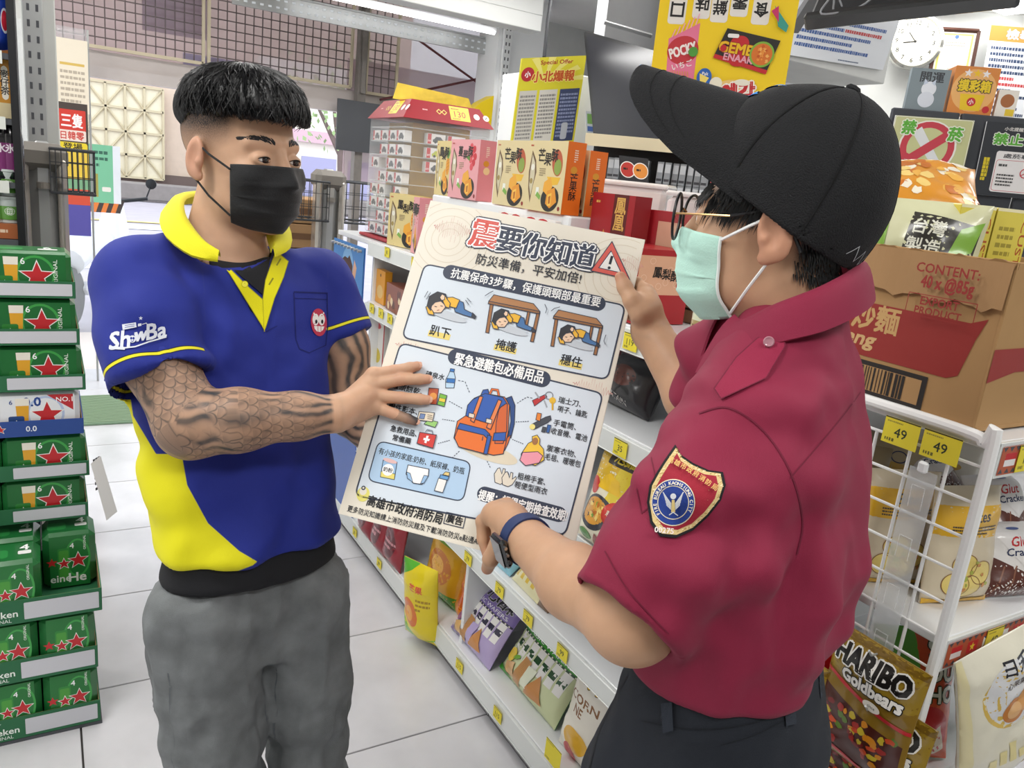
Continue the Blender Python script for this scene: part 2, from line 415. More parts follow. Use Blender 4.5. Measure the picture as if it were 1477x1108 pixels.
# perforated shelf and lamp tube along the top of the entrance
t = thing('perforated_rail', 'long grey rail with punched holes under the white soffit', 'rail', (2.2, 5.5, 2.52)); b = MB()
zt = ony(515, 20, 5.5)[2]
b.box((0, 0, 0), (2.3, .02, .10)); b.box((0, .07, .06), (2.3, .14, .012)); b.build('angle_strip', m_steel, t)
b = MB()
for k in range(46):
    for q, z in enumerate((.025, -.02)): b.box((-1.12+k*.05, -.0105, z), (.022, .002, .012), 0)
b.build('punched_holes', mat('bright_hole', '#e6ebf0', .8), t)['kind'] = 'stuff'
t = thing('tube_lamp', 'bright thin fluorescent tube under the white soffit', 'lamp', (0, 0, 0)); p, q = ony(455, -10, 5.2), ony(713, 48, 5.2); q[2] = p[2] = (p[2]+q[2])/2
b = MB(); b.tube([p, q], .014, 10); b.build('tube', mat('lamp_white', '#ffffff', .5, emit=6), t, True, world=True)
b = MB(); b.box(((p[0]+q[0])/2, 5.23, p[2]+.02), (q[0]-p[0]+.04, .05, .03)); b.build('fitting', m_white, t, world=True)
pa, pb = ony(590, 0, 4.7), ony(780, 46, 4.7)
b = MB(); x1 = ony(780, 50, 4.7)[0]; z0 = pb[2]
b.box((x1-1.4, 4.775, z0+.22), (2.8, .15, .44), .004)
for k in range(3): b.box((x1-1.4, 4.698, z0+.1+k*.1), (2.8, .006, .006))
struct(b.build('trim_4', mat('soffit_grey_white', '#c6c7c5', .6)))
# white pillar with slotted upright
px0, px1 = ony(713, 120, 5.3), ony(775, 150, 5.3); w = px1[0]-px0[0]
b = MB(); b.box(((px0[0]+px1[0])/2, 5.35+.1, 1.45), (w, .3, 2.9)); struct(b.build('wall_pillar', m_white))
def slotted(name, label, x, y, h, w=.035, z0=0, col=None):
    t = thing(name, label, 'upright', (x, y, z0)); b = MB(); b.box((0, 0, h/2), (w, .03, h), .002); b.build('upright_post', col or m_white, t)
    b = MB()
    for k in range(int(h/.05)):
        for s in (-1, 1): b.box((s*w*.22, -.0155, .03+k*.05), (w*.14, .002, .022))
    b.build('slots', m_dk, t)['kind'] = 'stuff'; return t
slotted('slotted_upright', 'white slotted steel upright on the pillar behind the gift boxes', px0[0]+.06, 5.28, 2.7, .06)
# left: pillar and slotted upright by the drinks rack
xa, xb = ony(26, 150, 3.3)[0], ony(84, 150, 3.3)[0]
b = MB(); b.box(((xa+xb)/2+.012, 3.4, 1.45), (xb-xa-.02, .12, 2.9), .004); struct(b.build('wall_pillar_left', mat('pale_grey_post', '#cdcfcb', .45, .2, var=.05)))
slotted('slotted_upright', 'grey slotted steel upright between the drinks rack and the entrance', (xa+xb)/2-.005, 3.325, 2.8, .06, col=m_steel)
b = MB(); b.box((ony(38, 250, 3.3)[0]-.03, 3.3, 1.4), (.016, .03, 2.8), .004); tag(b.build('cable_duct', mat('white_trunking', '#dfe3ee', .4)), 'narrow white plastic cable duct running up beside the drinks rack', 'cable duct')
# outside
b = MB(); b.box((6, 27, -.06), (46, 42, .06)); struct(b.build('ground_road', m_asph))
A = Art(dz=.002)
for y0, y1, x0, x1 in ((9.5, 9.9, -.6, 3), (11.2, 11.7, -.2, 3.4), (13.4, 14, 0, 4.2), (16.6, 17.4, .2, 5)): A.poly([(x0, y0), (x1, y0), (x1+.3, y1), (x0, y1)], '#ececf2')
A.poly([(1.4, 11), (1.7, 11), (2.6, 17), (2.0, 17)], '#ececf2'); A.rect(-1, 18, 9, 18.3, '#e2c98a')
tag(A.flat('road_marking', None, (0, 0, -.028), (1, 0, 0), (0, 1, 0)), 'white and yellow painted lines on the road outside', 'road marking')
YO = 26.7
b = MB(); b.box((0, YO+.3, 3.6), (22, .5, 7.2)); fw = struct(b.build('wall_opposite', mat('beige_render', '#d8c3b0', .85, var=.05)))
b = MB(); b.box((2, YO-.02, .35), (18, .14, .7)); b.build('plinth', mat('brown_plinth', '#6c5c56', .8), fw)
p0, p1 = ony(122, 118, YO-.2), ony(236, 270, YO-.2); gx0, gx1, gz0, gz1 = p0[0], p1[0], .55, ony(180, 122, YO-.2)[2]
gt = thing('metal_gate', 'cream sheet metal gate with crossed ribs across the road', 'gate', (gx0, YO-.17, gz0)); w, h = gx1-gx0, gz1-gz0
b = MB(); b.box((w/2, 0, h/2), (w, .05, h)); b.build('gate_sheet', mat('cream_gate', '#e9dfc4', .6, var=.04), gt)
b = MB(); m_rib = mat('gate_rib', '#c9bb9b', .6)
nx, nz = 4, 4
for i in range(nx+1): b.box((w*i/nx, -.07, h/2), (.06, .06, h))
for j in range(nz+1): b.box((w/2, -.07, h*j/nz), (w, .06, .06))
for i in range(nx):
    for j in range(nz):
        a, c = ((i, j), (i+1, j+1)) if (i+j) % 2 == 0 else ((i+1, j), (i, j+1))
        b.tube([(w*a[0]/nx, -.07, h*a[1]/nz), (w*c[0]/nx, -.07, h*c[1]/nz)], .03, 4)
b.build('gate_ribs', m_rib, gt)
t = thing('road_barrier', 'grey concrete kerb wall at the far side of the road', 'barrier', (8, 24.8, 0)); b = MB(); b.box((0, 0, .25), (16, .3, .5), .05); b.build('kerb', mat('concrete', '#8d8682', .9, var=.1), t)
# street tree seen past the entrance
tx = ony(490, 250, 20); tr = thing('street_tree', 'bare forked street tree with thin green crown across the road', 'tree', (tx[0], 20, 0))
b = MB(); b.tube([(0, 0, 0), (.05, 0, 1), (0, 0, 1.9)], [.13, .1, .09], 8)
for dx, dz in ((-.7, 1.1), (.7, 1.2), (.1, 1.4), (-.3, 1.5), (.4, .9)): b.tube([(0, 0, 1.8), (dx*.5, .1, 1.9+dz*.5), (dx, 0, 1.9+dz)], [.08, .05, .03], 6)
b.build('trunk', mat('bark', '#7b6a66', .9, var=.2), tr)
b = MB(); q = random.Random(3)
for k in range(420):
    c = (q.gauss(0, .8), q.gauss(0, .6), 3.0+q.gauss(0, .5)); a = q.uniform(0, 3)
    b.add(np.array([(-.07, 0, 0), (0, -.03, .05), (.08, 0, 0), (0, .03, -.05)])@rotm(a, a*2, a*3).T+c, [(0, 1, 2, 3)])
o = b.build('foliage', mat('leaf_green', '#a9c48a', .8), tr); o['kind'] = 'stuff'
hb = thing('shopfront', 'pale distant shopfront beyond the street tree', 'building', (ony(490, 220, 25)[0], 25.5, 0)); b = MB(); b.box((0, 0, 2.2), (5, .6, 4.4)); b.build('wall', mat('pale_facade', '#efe9dc', .8), hb)
b = MB(); b.box((-.6, -.33, 1.1), (1.1, .06, 1.2)); b.box((.8, -.33, 1.1), (.9, .06, 1.2)); b.build('window', mat('violet_glass', '#a9a6c8', .3), hb); b = MB(); b.box((0, -.4, 2.3), (3, .2, .35)); b.build('awning', mat('pink_sign', '#d6b3bd', .6), hb)
# door mat
p0, p1 = onz(128, 600, .01), onz(172, 577, .01)
t = thing('door_mat', 'ribbed green rubber mat inside the entrance', 'mat', (.32, 5.05, 0)); b = MB(); b.box((0, 0, .008), (.9, .55, .016), .004); b.build('mat_base', mat('green_rubber', '#7f9a80', .9), t)
b = MB()
for k in range(22): b.box((0, -.26+k*.025, .019), (.88, .009, .006))
b.build('ribs', mat('green_rib', '#96ad90', .9), t)['kind'] = 'stuff'
# outer pavement inside the doorway (lighter, pinkish)
b = MB(); b.box((1.5, 6.6, -.03), (6, 1.4, .05)); struct(b.build('ground_step', mat('pale_step_tile', '#e3d6cf', .5, var=.05)))
# security gates
def sec_gate(label, x, y):
    t = thing('security_gate', label, 'security gate', (x, y, 0)); b = MB()
    b.box((0, 0, .04), (.2, .24, .08), .02); b.box((0, 0, .8), (.09, .1, 1.5), .03); b.build('pedestal', mat('gate_grey', '#b0b1b0', .3, .3, coat=.4), t)
    b = MB(); b.box((-.055, -.02, .78), (.03, .09, 1.44), .012); b.box((.055, -.02, .78), (.03, .09, 1.44), .012); b.build('side_rail', mat('satin_rail', '#c3bdb5', .22, .7), t)
    b = MB(); b.box((0, 0, 1.5), (.15, .13, .09), .025); b.cyl((0, -.06, 1.40), (0, -.06, 1.42), .02); b.build('top_cap', mat('warm_grey_cap', '#7c7770', .5), t)
    return t
g1 = ony(60, 205, 3.13); sg1 = sec_gate('grey security gate post between the beer stack and the entrance', g1[0], 3.13)
g2 = ony(468, 255, 3.8); sg2 = sec_gate('grey security gate post behind the shoulder of the man in blue', g2[0]+.02, 3.8)
# wire baskets hung on the gates
def wbasket(label, x, y, z, w, d, h, col):
    t = thing('wire_basket', label, 'basket', (x, y, z)); 
    for zz in (h, 0): b = MB(); b.tube([(-w/2, -d/2, zz), (w/2, -d/2, zz), (w/2, d/2, zz), (-w/2, d/2, zz)], .005, 6, closed=True); b.build('rim', col, t)
    b = MB()
    for i in range(9):
        xx = -w/2+w*i/8
        for yy in (-d/2, d/2): b.box((xx, yy, h/2), (.003, .003, h))
        b.box((xx, 0, 0), (.003, d, .003))
    for i in range(1, 5):
        yy = -d/2+d*i/5
        for xx in (-w/2, w/2): b.box((xx, yy, h/2), (.003, .003, h))
    for zz in (h*.35, h*.7):
        for yy in (-d/2, d/2): b.box((0, yy, zz), (w, .003, .003))
        for xx in (-w/2, w/2): b.box((xx, 0, zz), (.003, d, .003))
    b.build('wires', col, t)['kind'] = 'stuff'; return t
m_dw = mat('dark_wire', '#4b4d50', .4, .6)
c = ony(101, 252, 3.08); wbasket('dark wire basket clipped to the left security gate', c[0]+.008, 3.1, c[2]-.06, .13, .1, .14, m_dw)
c = ony(425, 290, 3.75); wbasket('wire basket beside the right security gate holding cartons', c[0]+.02, 3.8, c[2]-.08, .26, .2, .18, m_dw)
c = ony(510, 300, 4.0); wbasket('long wire basket behind the toy car display', c[0], 4.0, c[2]-.07, .34, .25, .2, m_dw)
m_card = mat('brown_cardboard', '#b08a62', .85, var=.08, vscale=8)
for k, (px, py) in enumerate(((428, 345), (430, 318), (425, 285))):
    c = ony(px-6, py, 4.1); b = MB(); b.box((0, 0, .06), (.34, .3, .12), .003); b.box((0, -.151, .06), (.2, .002, .03), mi=1)
    tag(b.build('carton', [m_card, mat('carton_print', '#7b5a40', .8)]), ['brown carton lowest in the stack by the right security gate', 'brown carton in the middle of the stack by the gate', 'brown carton on top of the stack by the gate'][k], 'carton', 'cartons stacked by the security gate').location = (c[0], 4.15, 1.02+.125*k)
b = MB(); b.box((0, 0, .5), (.4, .36, 1.0), .01); c = ony(425, 330, 4.15); tag(b.build('side_table', m_grey), 'plain grey stand carrying the cartons near the entrance', 'stand').location = (c[0], 4.17, 0)
# signs hung at the entrance
b = MB(); b.box((.02, 5.735, 1.1), (.47, .012, 2.2)); struct(b.build('window_1', m_glass))
b = MB(); b.box((.262, 5.735, 1.1), (.012, .02, 2.2)); struct(b.build('trim_6', m_steel))
def board(name, label, cat, o, ex, ey, th, art, m=None, mp=None, group=None, bev=0):
    o, ex, ey = [np.asarray(q, float) for q in (o, ex, ey)]; nn = np.cross(ex, ey); nn /= np.linalg.norm(nn)
    e = thing(name, label, cat, tuple(o), group=group)
    b = MB(); v = [o, o+ex, o+ex+ey, o+ey]; v = v+[q-nn*th for q in v]
    b.add(v, [(0, 1, 2, 3), (7, 6, 5, 4), (4, 5, 1, 0), (5, 6, 2, 1), (6, 7, 3, 2), (7, 4, 0, 3)]); b.build('board', m or m_white, e, world=True)
    if art:
        L = np.linalg.norm(ex); A = Art(); art(A); A.flat('printed_face', e, o+nn*2e-4, ex/L, ey/np.linalg.norm(ey), mp, world=True)
    return e
def pxboard(name, label, cat, bl, w, h, d, art, th=.006, yaw=0, tilt=0, m=None, mp=None, group=None, roll=0):
    R = rotm(tilt, 0, yaw)@rotm(0, roll, 0); return board(name, label, cat, bl, R@np.array([w, 0, 0]), R@np.array([0, 0, h]), th, art, m, mp, group)
def a1(A):
    A.rect(0, 0, .3, .98, '#e7c64a'); A.rect(0, .62, .3, .98, '#4a403c'); A.rrect(.02, .77, .28, .93, .01, '#d23f33'); A.rrect(.02, .7, .28, .78, .01, '#f0ded6')
    A.text('三隻', .15, .85, .1, '#ffffff', .03, w=.2); A.text('日韓零', .15, .74, .06, '#cc4238', .03, w=.22); A.rrect(.01, .63, .29, .69, .02, '#e9d335'); A.text('登場', .15, .66, .05, '#26211f', .03, w=.18)
    A.rect(0, .34, .3, .42, '#7fb08a'); A.rect(0, .22, .3, .34, '#d8553f'); A.rect(0, -.02, .3, .22, '#5a55a8'); A.V = [v*[.57, .80] for v in A.V]
c = ony(87, 335, 5.7); e = ony(121, 335, 5.7); pxboard('banner_sign', 'striped brown yellow red and purple banner at the entrance edge', 'sign', (c[0], 5.7, c[2]), .171, .784, 0, a1)
def a2(A):
    A.rect(0, 0, .22, .5, '#7fc49a'); A.lines(.04, .3, .18, .46, 3, '#3f6b58'); A.rrect(.13, .1, .2, .14, .01, '#efe9dc'); A.rect(.07, .05, .1, .25, '#a8a050')
c = ony(124, 291, 8); pxboard('green_notice', 'mint green notice hung outside left of the gate', 'sign', (c[0], 8.0, c[2]), .28, .5, 0, a2)
def a3(A):
    A.rect(0, 0, .28, .12, '#e8823c')
    for k in range(4): A.poly([(k*.08, 0), (.04+k*.08, 0), (.08+k*.08, .12), (.04+k*.08, .12)], '#4a403c')
c = ony(124, 305, 8.2); pxboard('hazard_board', 'orange and black striped hazard board under the green notice', 'sign', (c[0], 8.2, c[2]), .28, .12, 0, a3)
c = ony(83, 160, 5.75); pxboard('paper_notice', 'cream paper notice above the striped banner', 'notice', (c[0], 5.70, c[2]), .17, .42, 0, lambda A: (A.rect(0, 0, .17, .42, '#ece2cf'), A.lines(.02, .05, .15, .25, 6, '#b9ad9c'), A.rect(.02, .27, .15, .285, '#d8b860')))
# parked scooter outside
sx = ony(130, 340, 8.0); s = thing('scooter', 'white motor scooter parked outside past the banner', 'scooter', (sx[0], 8.0, 0), rz=1.2)
b = MB(); b.tube([(-.5, 0, .55), (-.1, 0, .7), (.25, 0, .62), (.45, 0, .35)], [.12, .17, .15, .1], 12); b.tube([(.5, 0, .3), (.62, 0, .75), (.66, 0, .98)], [.16, .14, .08], 12); b.box((.1, 0, .3), (.9, .25, .12), .05); b.build('body_shell', mat('scooter_white', '#e9eef5', .2, coat=.6), s, True)
for xx in (-.55, .72):
    b = MB(); b.lathe([(.10, -.05), (.24, -.05), (.26, 0), (.24, .05), (.10, .05)], (xx, 0, .26), 24, R=rotm(PI/2)); b.build('wheel', m_blk, s, True)
b = MB(); b.tube([(.62, -.32, 1.06), (.6, 0, 1.0), (.62, .32, 1.06)], .018, 8); b.build('handlebar', m_blk, s, True)
for yy in (-.3, .3):
    b = MB(); b.tube([(.62, yy, 1.05), (.66, yy*1.1, 1.16)], .007, 6); b.lathe([(.01, -.01), (.05, 0), (.05, .012), (.01, .02)], (.67, yy*1.12, 1.2), 14, R=rotm(0, PI/2)); b.build('mirror', m_blk, s, True)
# far right: white wall turned 41 degrees, soffit, grey recess
dR = np.array([.755, -.656, 0]); nR = np.array([-.656, -.755, 0])
def onR(px, py, t, ref=(1350, 100)): return onpl(px, py, P(ref[0], ref[1], t), nR)
o = onR(1285, 200, 5.0); b = MB(); c = o+dR*1.6; c[2] = 1.45
b.box(c, (4.2, .1, 2.9), R=rotm(0, 0, math.atan2(dR[1], dR[0]))); struct(b.build('wall_right_partition', m_wall))
b = MB(); b.box((3.56, 3.75, 1.45), (1.88, .1, 2.9)); struct(b.build('wall_far', m_gwall))
b = MB(); b.box((3.49, 3.27, 2.33+.285), (1.2, .5, .57), .004); struct(b.build('trim_5', m_wall))
# ================================================================== GONDOLA SHELF
GX = 1.088
def poster_like(): pass
gd = thing('gondola_shelf', 'long white supermarket gondola shelf running down the aisle', 'shelf', (GX, 0, 0))
Y0, Y1, YM = .86, 2.94, 3.34
def gbox(name, x0, x1, y0, y1, z0, z1, m=m_white, bev=.002, par=None, kind=None):
    b = MB(); b.box(((x0+x1)/2-GX, (y0+y1)/2, (z0+z1)/2), (x1-x0, y1-y0, z1-z0), bev); o = b.build(name, m, par or gd); return o
m_shelf = mat('shelf_white', '#e8eaec', .3, var=.02, coat=.2); m_strip = mat('price_channel', '#dfe2e0', .3, coat=.3)
gbox('plinth', GX+.03, GX+.6, Y0, YM, 0, .07, m_dk)
gbox('back_panel', GX+.56, GX+.6, Y0, YM, .07, 1.26, m_dk)
LV = [(.12, .06, .56), (.48, .04, .46), (.775, .04, .44), (1.065, .04, .44), (1.305, .045, 1.0)]
for k, (z, h, d) in enumerate(LV):
    y1 = YM if k in (0, 4) else Y1
    x1 = GX+d
    s = gbox('shelf_board', GX+.004, x1, Y0, y1, z-.02, z, m_shelf)
    c = gbox('price_channel', GX-.006, GX+.004, Y0, y1 if k < 4 else Y1, z-.012-h, z-.004, m_strip)
    gbox('channel_lip', GX-.009, GX-.006, Y0, y1 if k < 4 else Y1, z-.012-h, z-.009-h, m_strip)
for y in (Y1, 1.95, Y0+.01):
    gbox('side_divider', GX+.02, GX+.56, y-.008, y+.008, .07, 1.27, m_white)
# price tags
_tags = {}
def tag_mesh(num, w=.047, h=.037):
    e = Art(); e.rect(0, 0, w, h, '#e9d83a'); e.rect(0, h-.0018, w, h, '#2a2a1c')
    e.lines(.004, h-.0085, w-.006, h-.004, 1, '#a89a3c', seed=3); num and e.text(num, w*.5, h*.48, h*.36, '#2c3a2c', .01)
    e.lines(.005, .004, w*.6, .009, 1, '#6f6a30', fill=1, seed=4, gap=.3); return e
def price_tag(num, o, ex, ey, label, group, w=.047, h=.037):
    o, ex, ey = [np.asarray(q, float) for q in (o, ex, ey)]
    nn = np.cross(ex, ey); b = MB(); v = [o, o+ex*w, o+ex*w+ey*h, o+ey*h]; v = v+[q-nn*.0008 for q in v]
    b.add(v, [(0, 1, 2, 3), (7, 6, 5, 4), (4, 5, 1, 0), (5, 6, 2, 1), (6, 7, 3, 2), (7, 4, 0, 3)])
    if label.endswith('channel'): label += ' of the %s shelf' % {'15': 'top', '49': 'second', '39': 'third'}[num]
    r = tag(b.build('price_tag', mat('tag_card', '#e9d83a', .6)), label, 'price tag', group)
    tag_mesh(num, w, h).flat('tag_print', r, o+nn*1e-4, ex, ey)
EXG = np.array([0, -1., 0]); UP = np.array([0, 0, 1.])
_lv = ['bottom deck', 'second shelf', 'third shelf', 'fourth shelf', 'top shelf']
for num, px, py, k in [('79', 675, 802, 1), ('79', 721, 842, 1), ('79', 762, 884, 1), ('99', 812, 930, 1), ('35', 848, 795, 2), ('35', 895, 641, 3), ('119', 909, 493, 4), ('89', 547, 805, 0), ('85', 512, 757, 0), ('65', 623, 901, 0), ('115', 663, 953, 0), ('115', 718, 1024, 0),
                       ('45', 536, 445, 3), ('45', 549, 452, 3), ('45', 562, 460, 3), ('45', 574, 467, 3), ('85', 558, 364, 4), ('85', 597, 379, 4)]:
    c = onx(px, py, GX-.011); z, h, d = LV[k]; c[2] = z-.010-h+ (h-.037)/2+.002
    if k >= 3 and py < 500 and px < 700: c[2] = onx(px, py, GX-.011)[2]-.018
    near = 'yellow price tag reading %s on the %s edge' % (num, _lv[k])
    if num == '79': near += {675: ', by the watch', 721: ', middle of three', 762: ', nearest the camera'}[px]
    if num == '35': near += {848: ' under the noodle bag', 895: ' above the noodle bag'}[px]
    if num == '115': near += {663: ' under the purple wafers', 718: ' under the green wafers'}[px]
    if px == 547: near = 'yellow price tag reading 89 under the dark red jerky packets'
    if num == '85': near += {512: ' by the red packs', 558: ' under the pineapple box', 597: ' beside the notice board top'}[px]
    grp = None
    if num == '45': near = 'small yellow price tag in the row on the far fourth shelf edge'; grp = 'small tags in the far row'
    price_tag(num, c-EXG*.0235, EXG, UP, near, grp)
b = price_tag('', onx(795, 1092, GX-.012)-[0, -.03, .02], EXG, UP, 'orange promotional tag on the bottom deck edge near the camera', None, .07, .06)
# ================================================================== SIGNED DISTANCE MODELLING (people and clothes)
def _n3(v): v = np.asarray(v, float); return v/np.linalg.norm(v)
def smin(a, b, k):
    h = np.clip(.5+.5*(b-a)/k, 0, 1); return b+(a-b)*h-k*h*(1-h)
def smax(a, b, k): return -smin(-a, -b, k)
def s_ell(p, c, r, R=None):
    q = p-np.asarray(c, float)
    if R is not None: q = q@np.asarray(R)         # columns of R = local axes
    r = np.asarray(r, float); k0 = np.linalg.norm(q/r, axis=1); k1 = np.linalg.norm(q/(r*r), axis=1)
    return k0*(k0-1)/(k1+1e-9)
def s_cone(p, a, b, ra, rb, flat=None, fk=1.0):
    a = np.asarray(a, float); b = np.asarray(b, float); ab = b-a; q = p-a
    t = np.clip(q@ab/(ab@ab), 0, 1); d = q-t[:, None]*ab
    if flat is not None:
        f = _n3(flat); dn = d@f; d = d+(dn*(fk-1))[:, None]*f
    return np.linalg.norm(d, axis=1)-(ra+(rb-ra)*t)
def s_chain(p, pts, rs, k=.01, **kw):
    d = None
    for i in range(len(pts)-1):
        e = s_cone(p, pts[i], pts[i+1], rs[i], rs[i+1], **kw); d = e if d is None else smin(d, e, k)
    return d
def s_loft(p, rings, up=(0, 0, 1.)):
    """rings: list of (centre, ax, semi-a, semi-b, power) stacked along up; ax = unit direction of semi-a"""
    up = _n3(up); H = np.array([np.dot(r[0], up) for r in rings]); h = p@up
    C = np.array([r[0] for r in rings], float); ang = np.array([math.atan2(r[1][1], r[1][0]) for r in rings])
    ang = np.unwrap(ang); A = np.array([r[2] for r in rings]); B = np.array([r[3] for r in rings]); E = np.array([r[4] if len(r) > 4 else 2. for r in rings])
    from numpy import interp
    hs = np.linspace(H[0], H[-1], 80)               # smooth the profiles
    def sm(y):
        v = interp(hs, H, y)
        for _ in range(3):
            v[1:-1] = (v[:-2]+2*v[1:-1]+v[2:])/4
        return v
    cx, cy = interp(h, hs, sm(C[:, 0])), interp(h, hs, sm(C[:, 1])); an = interp(h, hs, sm(ang)); a = interp(h, hs, sm(A)); b = interp(h, hs, sm(B)); e = interp(h, hs, sm(E))
    x, y = p[:, 0]-cx, p[:, 1]-cy; u = x*np.cos(an)+y*np.sin(an); v = -x*np.sin(an)+y*np.cos(an)
    k = (np.abs(u/a)**e+np.abs(v/b)**e)**(1/e)
    rr = np.sqrt(u*u+v*v)+1e-9; d = rr*(1-1/np.maximum(k, 1e-3))
    d = np.where(k < .3, -.7*np.minimum(a, b), d)
    cap = np.maximum(H[0]-h, h-H[-1])
    return smax(d, cap, .012)
def surface(fn, lo, hi, cell, K=8, safe=1.9):
    lo = np.asarray(lo, float); hi = np.asarray(hi, float); n = np.ceil((hi-lo)/cell/K).astype(int)
    N = n*K+1; bs = cell*K
    g = np.stack(np.meshgrid(*[lo[i]+bs*(np.arange(n[i])+.5) for i in range(3)], indexing='ij'), -1).reshape(-1, 3)
    dc = fn(g).reshape(n)
    F = np.repeat(np.repeat(np.repeat(dc, K, 0), K, 1), K, 2); F = np.pad(F, ((0, 1),)*3, mode='edge').astype(np.float32)
    F = np.where(F > 0, 1., -1.).astype(np.float32)
    act = np.argwhere(np.abs(dc) < bs*.87*safe)
    k = np.arange(K+1); kk = np.stack(np.meshgrid(k, k, k, indexing='ij'), -1).reshape(-1, 3)
    for s in range(0, len(act), 400):
        a = act[s:s+400]; idx = (a[:, None, :]*K+kk[None]).reshape(-1, 3)
        F[idx[:, 0], idx[:, 1], idx[:, 2]] = fn(lo+idx*cell)
    S = F < 0
    Q = sum(S[i:N[0]-1+i, j:N[1]-1+j, l:N[2]-1+l].astype(np.int8) for i in (0, 1) for j in (0, 1) for l in (0, 1))
    cells = np.argwhere((Q > 0) & (Q < 8)); vid = -np.ones(Q.shape, np.int32); vid[tuple(cells.T)] = np.arange(len(cells))
    cr = [(i, j, l) for i in (0, 1) for j in (0, 1) for l in (0, 1)]
    val = np.stack([F[cells[:, 0]+c[0], cells[:, 1]+c[1], cells[:, 2]+c[2]] for c in cr], 1)
    acc = np.zeros((len(cells), 3)); cnt = np.zeros(len(cells))
    for x in range(8):
        for y in range(x+1, 8):
            if sum(abs(cr[x][q]-cr[y][q]) for q in range(3)) != 1: continue
            a, b = val[:, x], val[:, y]; m = (a < 0) != (b < 0); t = np.where(m, a/np.where(m, a-b, 1), 0)
            acc += np.where(m[:, None], np.array(cr[x])+t[:, None]*(np.array(cr[y])-np.array(cr[x])), 0); cnt += m
    V = lo+(cells+acc/cnt[:, None])*cell
    Fs = []
    for ax in range(3):
        sl0 = [slice(None)]*3; sl1 = [slice(None)]*3; sl0[ax] = slice(0, -1); sl1[ax] = slice(1, None)
        a, b = S[tuple(sl0)], S[tuple(sl1)]; e = np.argwhere(a != b)
        o1, o2 = [q for q in range(3) if q != ax]
        e = e[(e[:, o1] > 0) & (e[:, o2] > 0) & (e[:, o1] < Q.shape[o1]) & (e[:, o2] < Q.shape[o2])]
        if not len(e): continue
        def vv(d1, d2):
            c = e.copy(); c[:, o1] += d1; c[:, o2] += d2; return vid[c[:, 0], c[:, 1], c[:, 2]]
        q = np.stack([vv(-1, -1), vv(0, -1), vv(0, 0), vv(-1, 0)], 1)
        fl = S[e[:, 0], e[:, 1], e[:, 2]]
        if ax == 1: fl = ~fl
        q[~fl] = q[~fl][:, ::-1]; Fs.append(q)
    Fa = np.concatenate(Fs); Fa = Fa[(Fa >= 0).all(1)]
    return V, Fa
def relax(V, F, it=2, w=.5):
    n = len(V); a = np.concatenate([F[:, i] for i in range(4)]); b = np.concatenate([F[:, (i+1) % 4] for i in range(4)])
    for _ in range(it):
        s = np.zeros((n, 3)); c = np.zeros(n)
        for x, y in ((a, b), (b, a)):
            for q in range(3): s[:, q] += np.bincount(x, V[y, q], n)
            c += np.bincount(x, minlength=n)
        V = V*(1-w)+w*s/np.maximum(c, 1)[:, None]
    return V
def normals(V, F):
    nn = np.cross(V[F[:, 2]]-V[F[:, 0]], V[F[:, 3]]-V[F[:, 1]]); N = np.zeros_like(V)
    for i in range(4):
        for q in range(3): N[:, q] += np.bincount(F[:, i], nn[:, q], len(V))
    return N/(np.linalg.norm(N, axis=1)[:, None]+1e-12)
def join(parts):
    V = []; F = []; n = 0
    for v, f in parts: V.append(v); F.append(f+n); n += len(v)
    return np.concatenate(V), np.concatenate(F)
def sdf_obj(name, V, F, m, parent, attrs=None):
    o = mesh(name, V, F, m, parent, True, world=True)
    for k, a in (attrs or {}).items():
        at = o.data.attributes.new(k, 'FLOAT', 'POINT')
        if len(at.data) == len(a): at.data.foreach_set('value', np.asarray(a, np.float32))
    return o
def vnoise(p, s, seed=0, octv=2):
    """smooth lattice noise, numpy"""
    out = np.zeros(len(p)); amp = 1
    for o in range(octv):
        q = p*s*(2**o)+seed*17.3+o*5.1; i = np.floor(q).astype(np.int64); f = q-i; f = f*f*(3-2*f); r = 0
        for dx in (0, 1):
            for dy in (0, 1):
                for dz in (0, 1):
                    h = (i[:, 0]+dx)*374761393+(i[:, 1]+dy)*668265263+(i[:, 2]+dz)*2147483647+seed*1274126177
                    h = (h ^ (h >> 13))*1274126177; h = (h ^ (h >> 16)) & 0xffff
                    r = r+(h/32767.5-1)*(f[:, 0] if dx else 1-f[:, 0])*(f[:, 1] if dy else 1-f[:, 1])*(f[:, 2] if dz else 1-f[:, 2])
        out += amp*r; amp *= .5
    return out
def inpoly(x, y, poly):
    """signed distance to a polygon, negative inside"""
    pts = np.array(poly, float); n = len(pts); d = np.full(x.shape, 1e9); s = np.ones(x.shape)
    for i in range(n):
        a = pts[i]; b = pts[i-1]; e = b-a; wx, wy = x-a[0], y-a[1]; t = np.clip((wx*e[0]+wy*e[1])/(e@e), 0, 1)
        d = np.minimum(d, (wx-e[0]*t)**2+(wy-e[1]*t)**2)
        c1 = y >= a[1]; c2 = y < b[1]; c3 = e[0]*wy > e[1]*wx
        s = np.where((c1 & c2 & c3) | (~c1 & ~c2 & ~c3), -s, s)
    return s*np.sqrt(d)
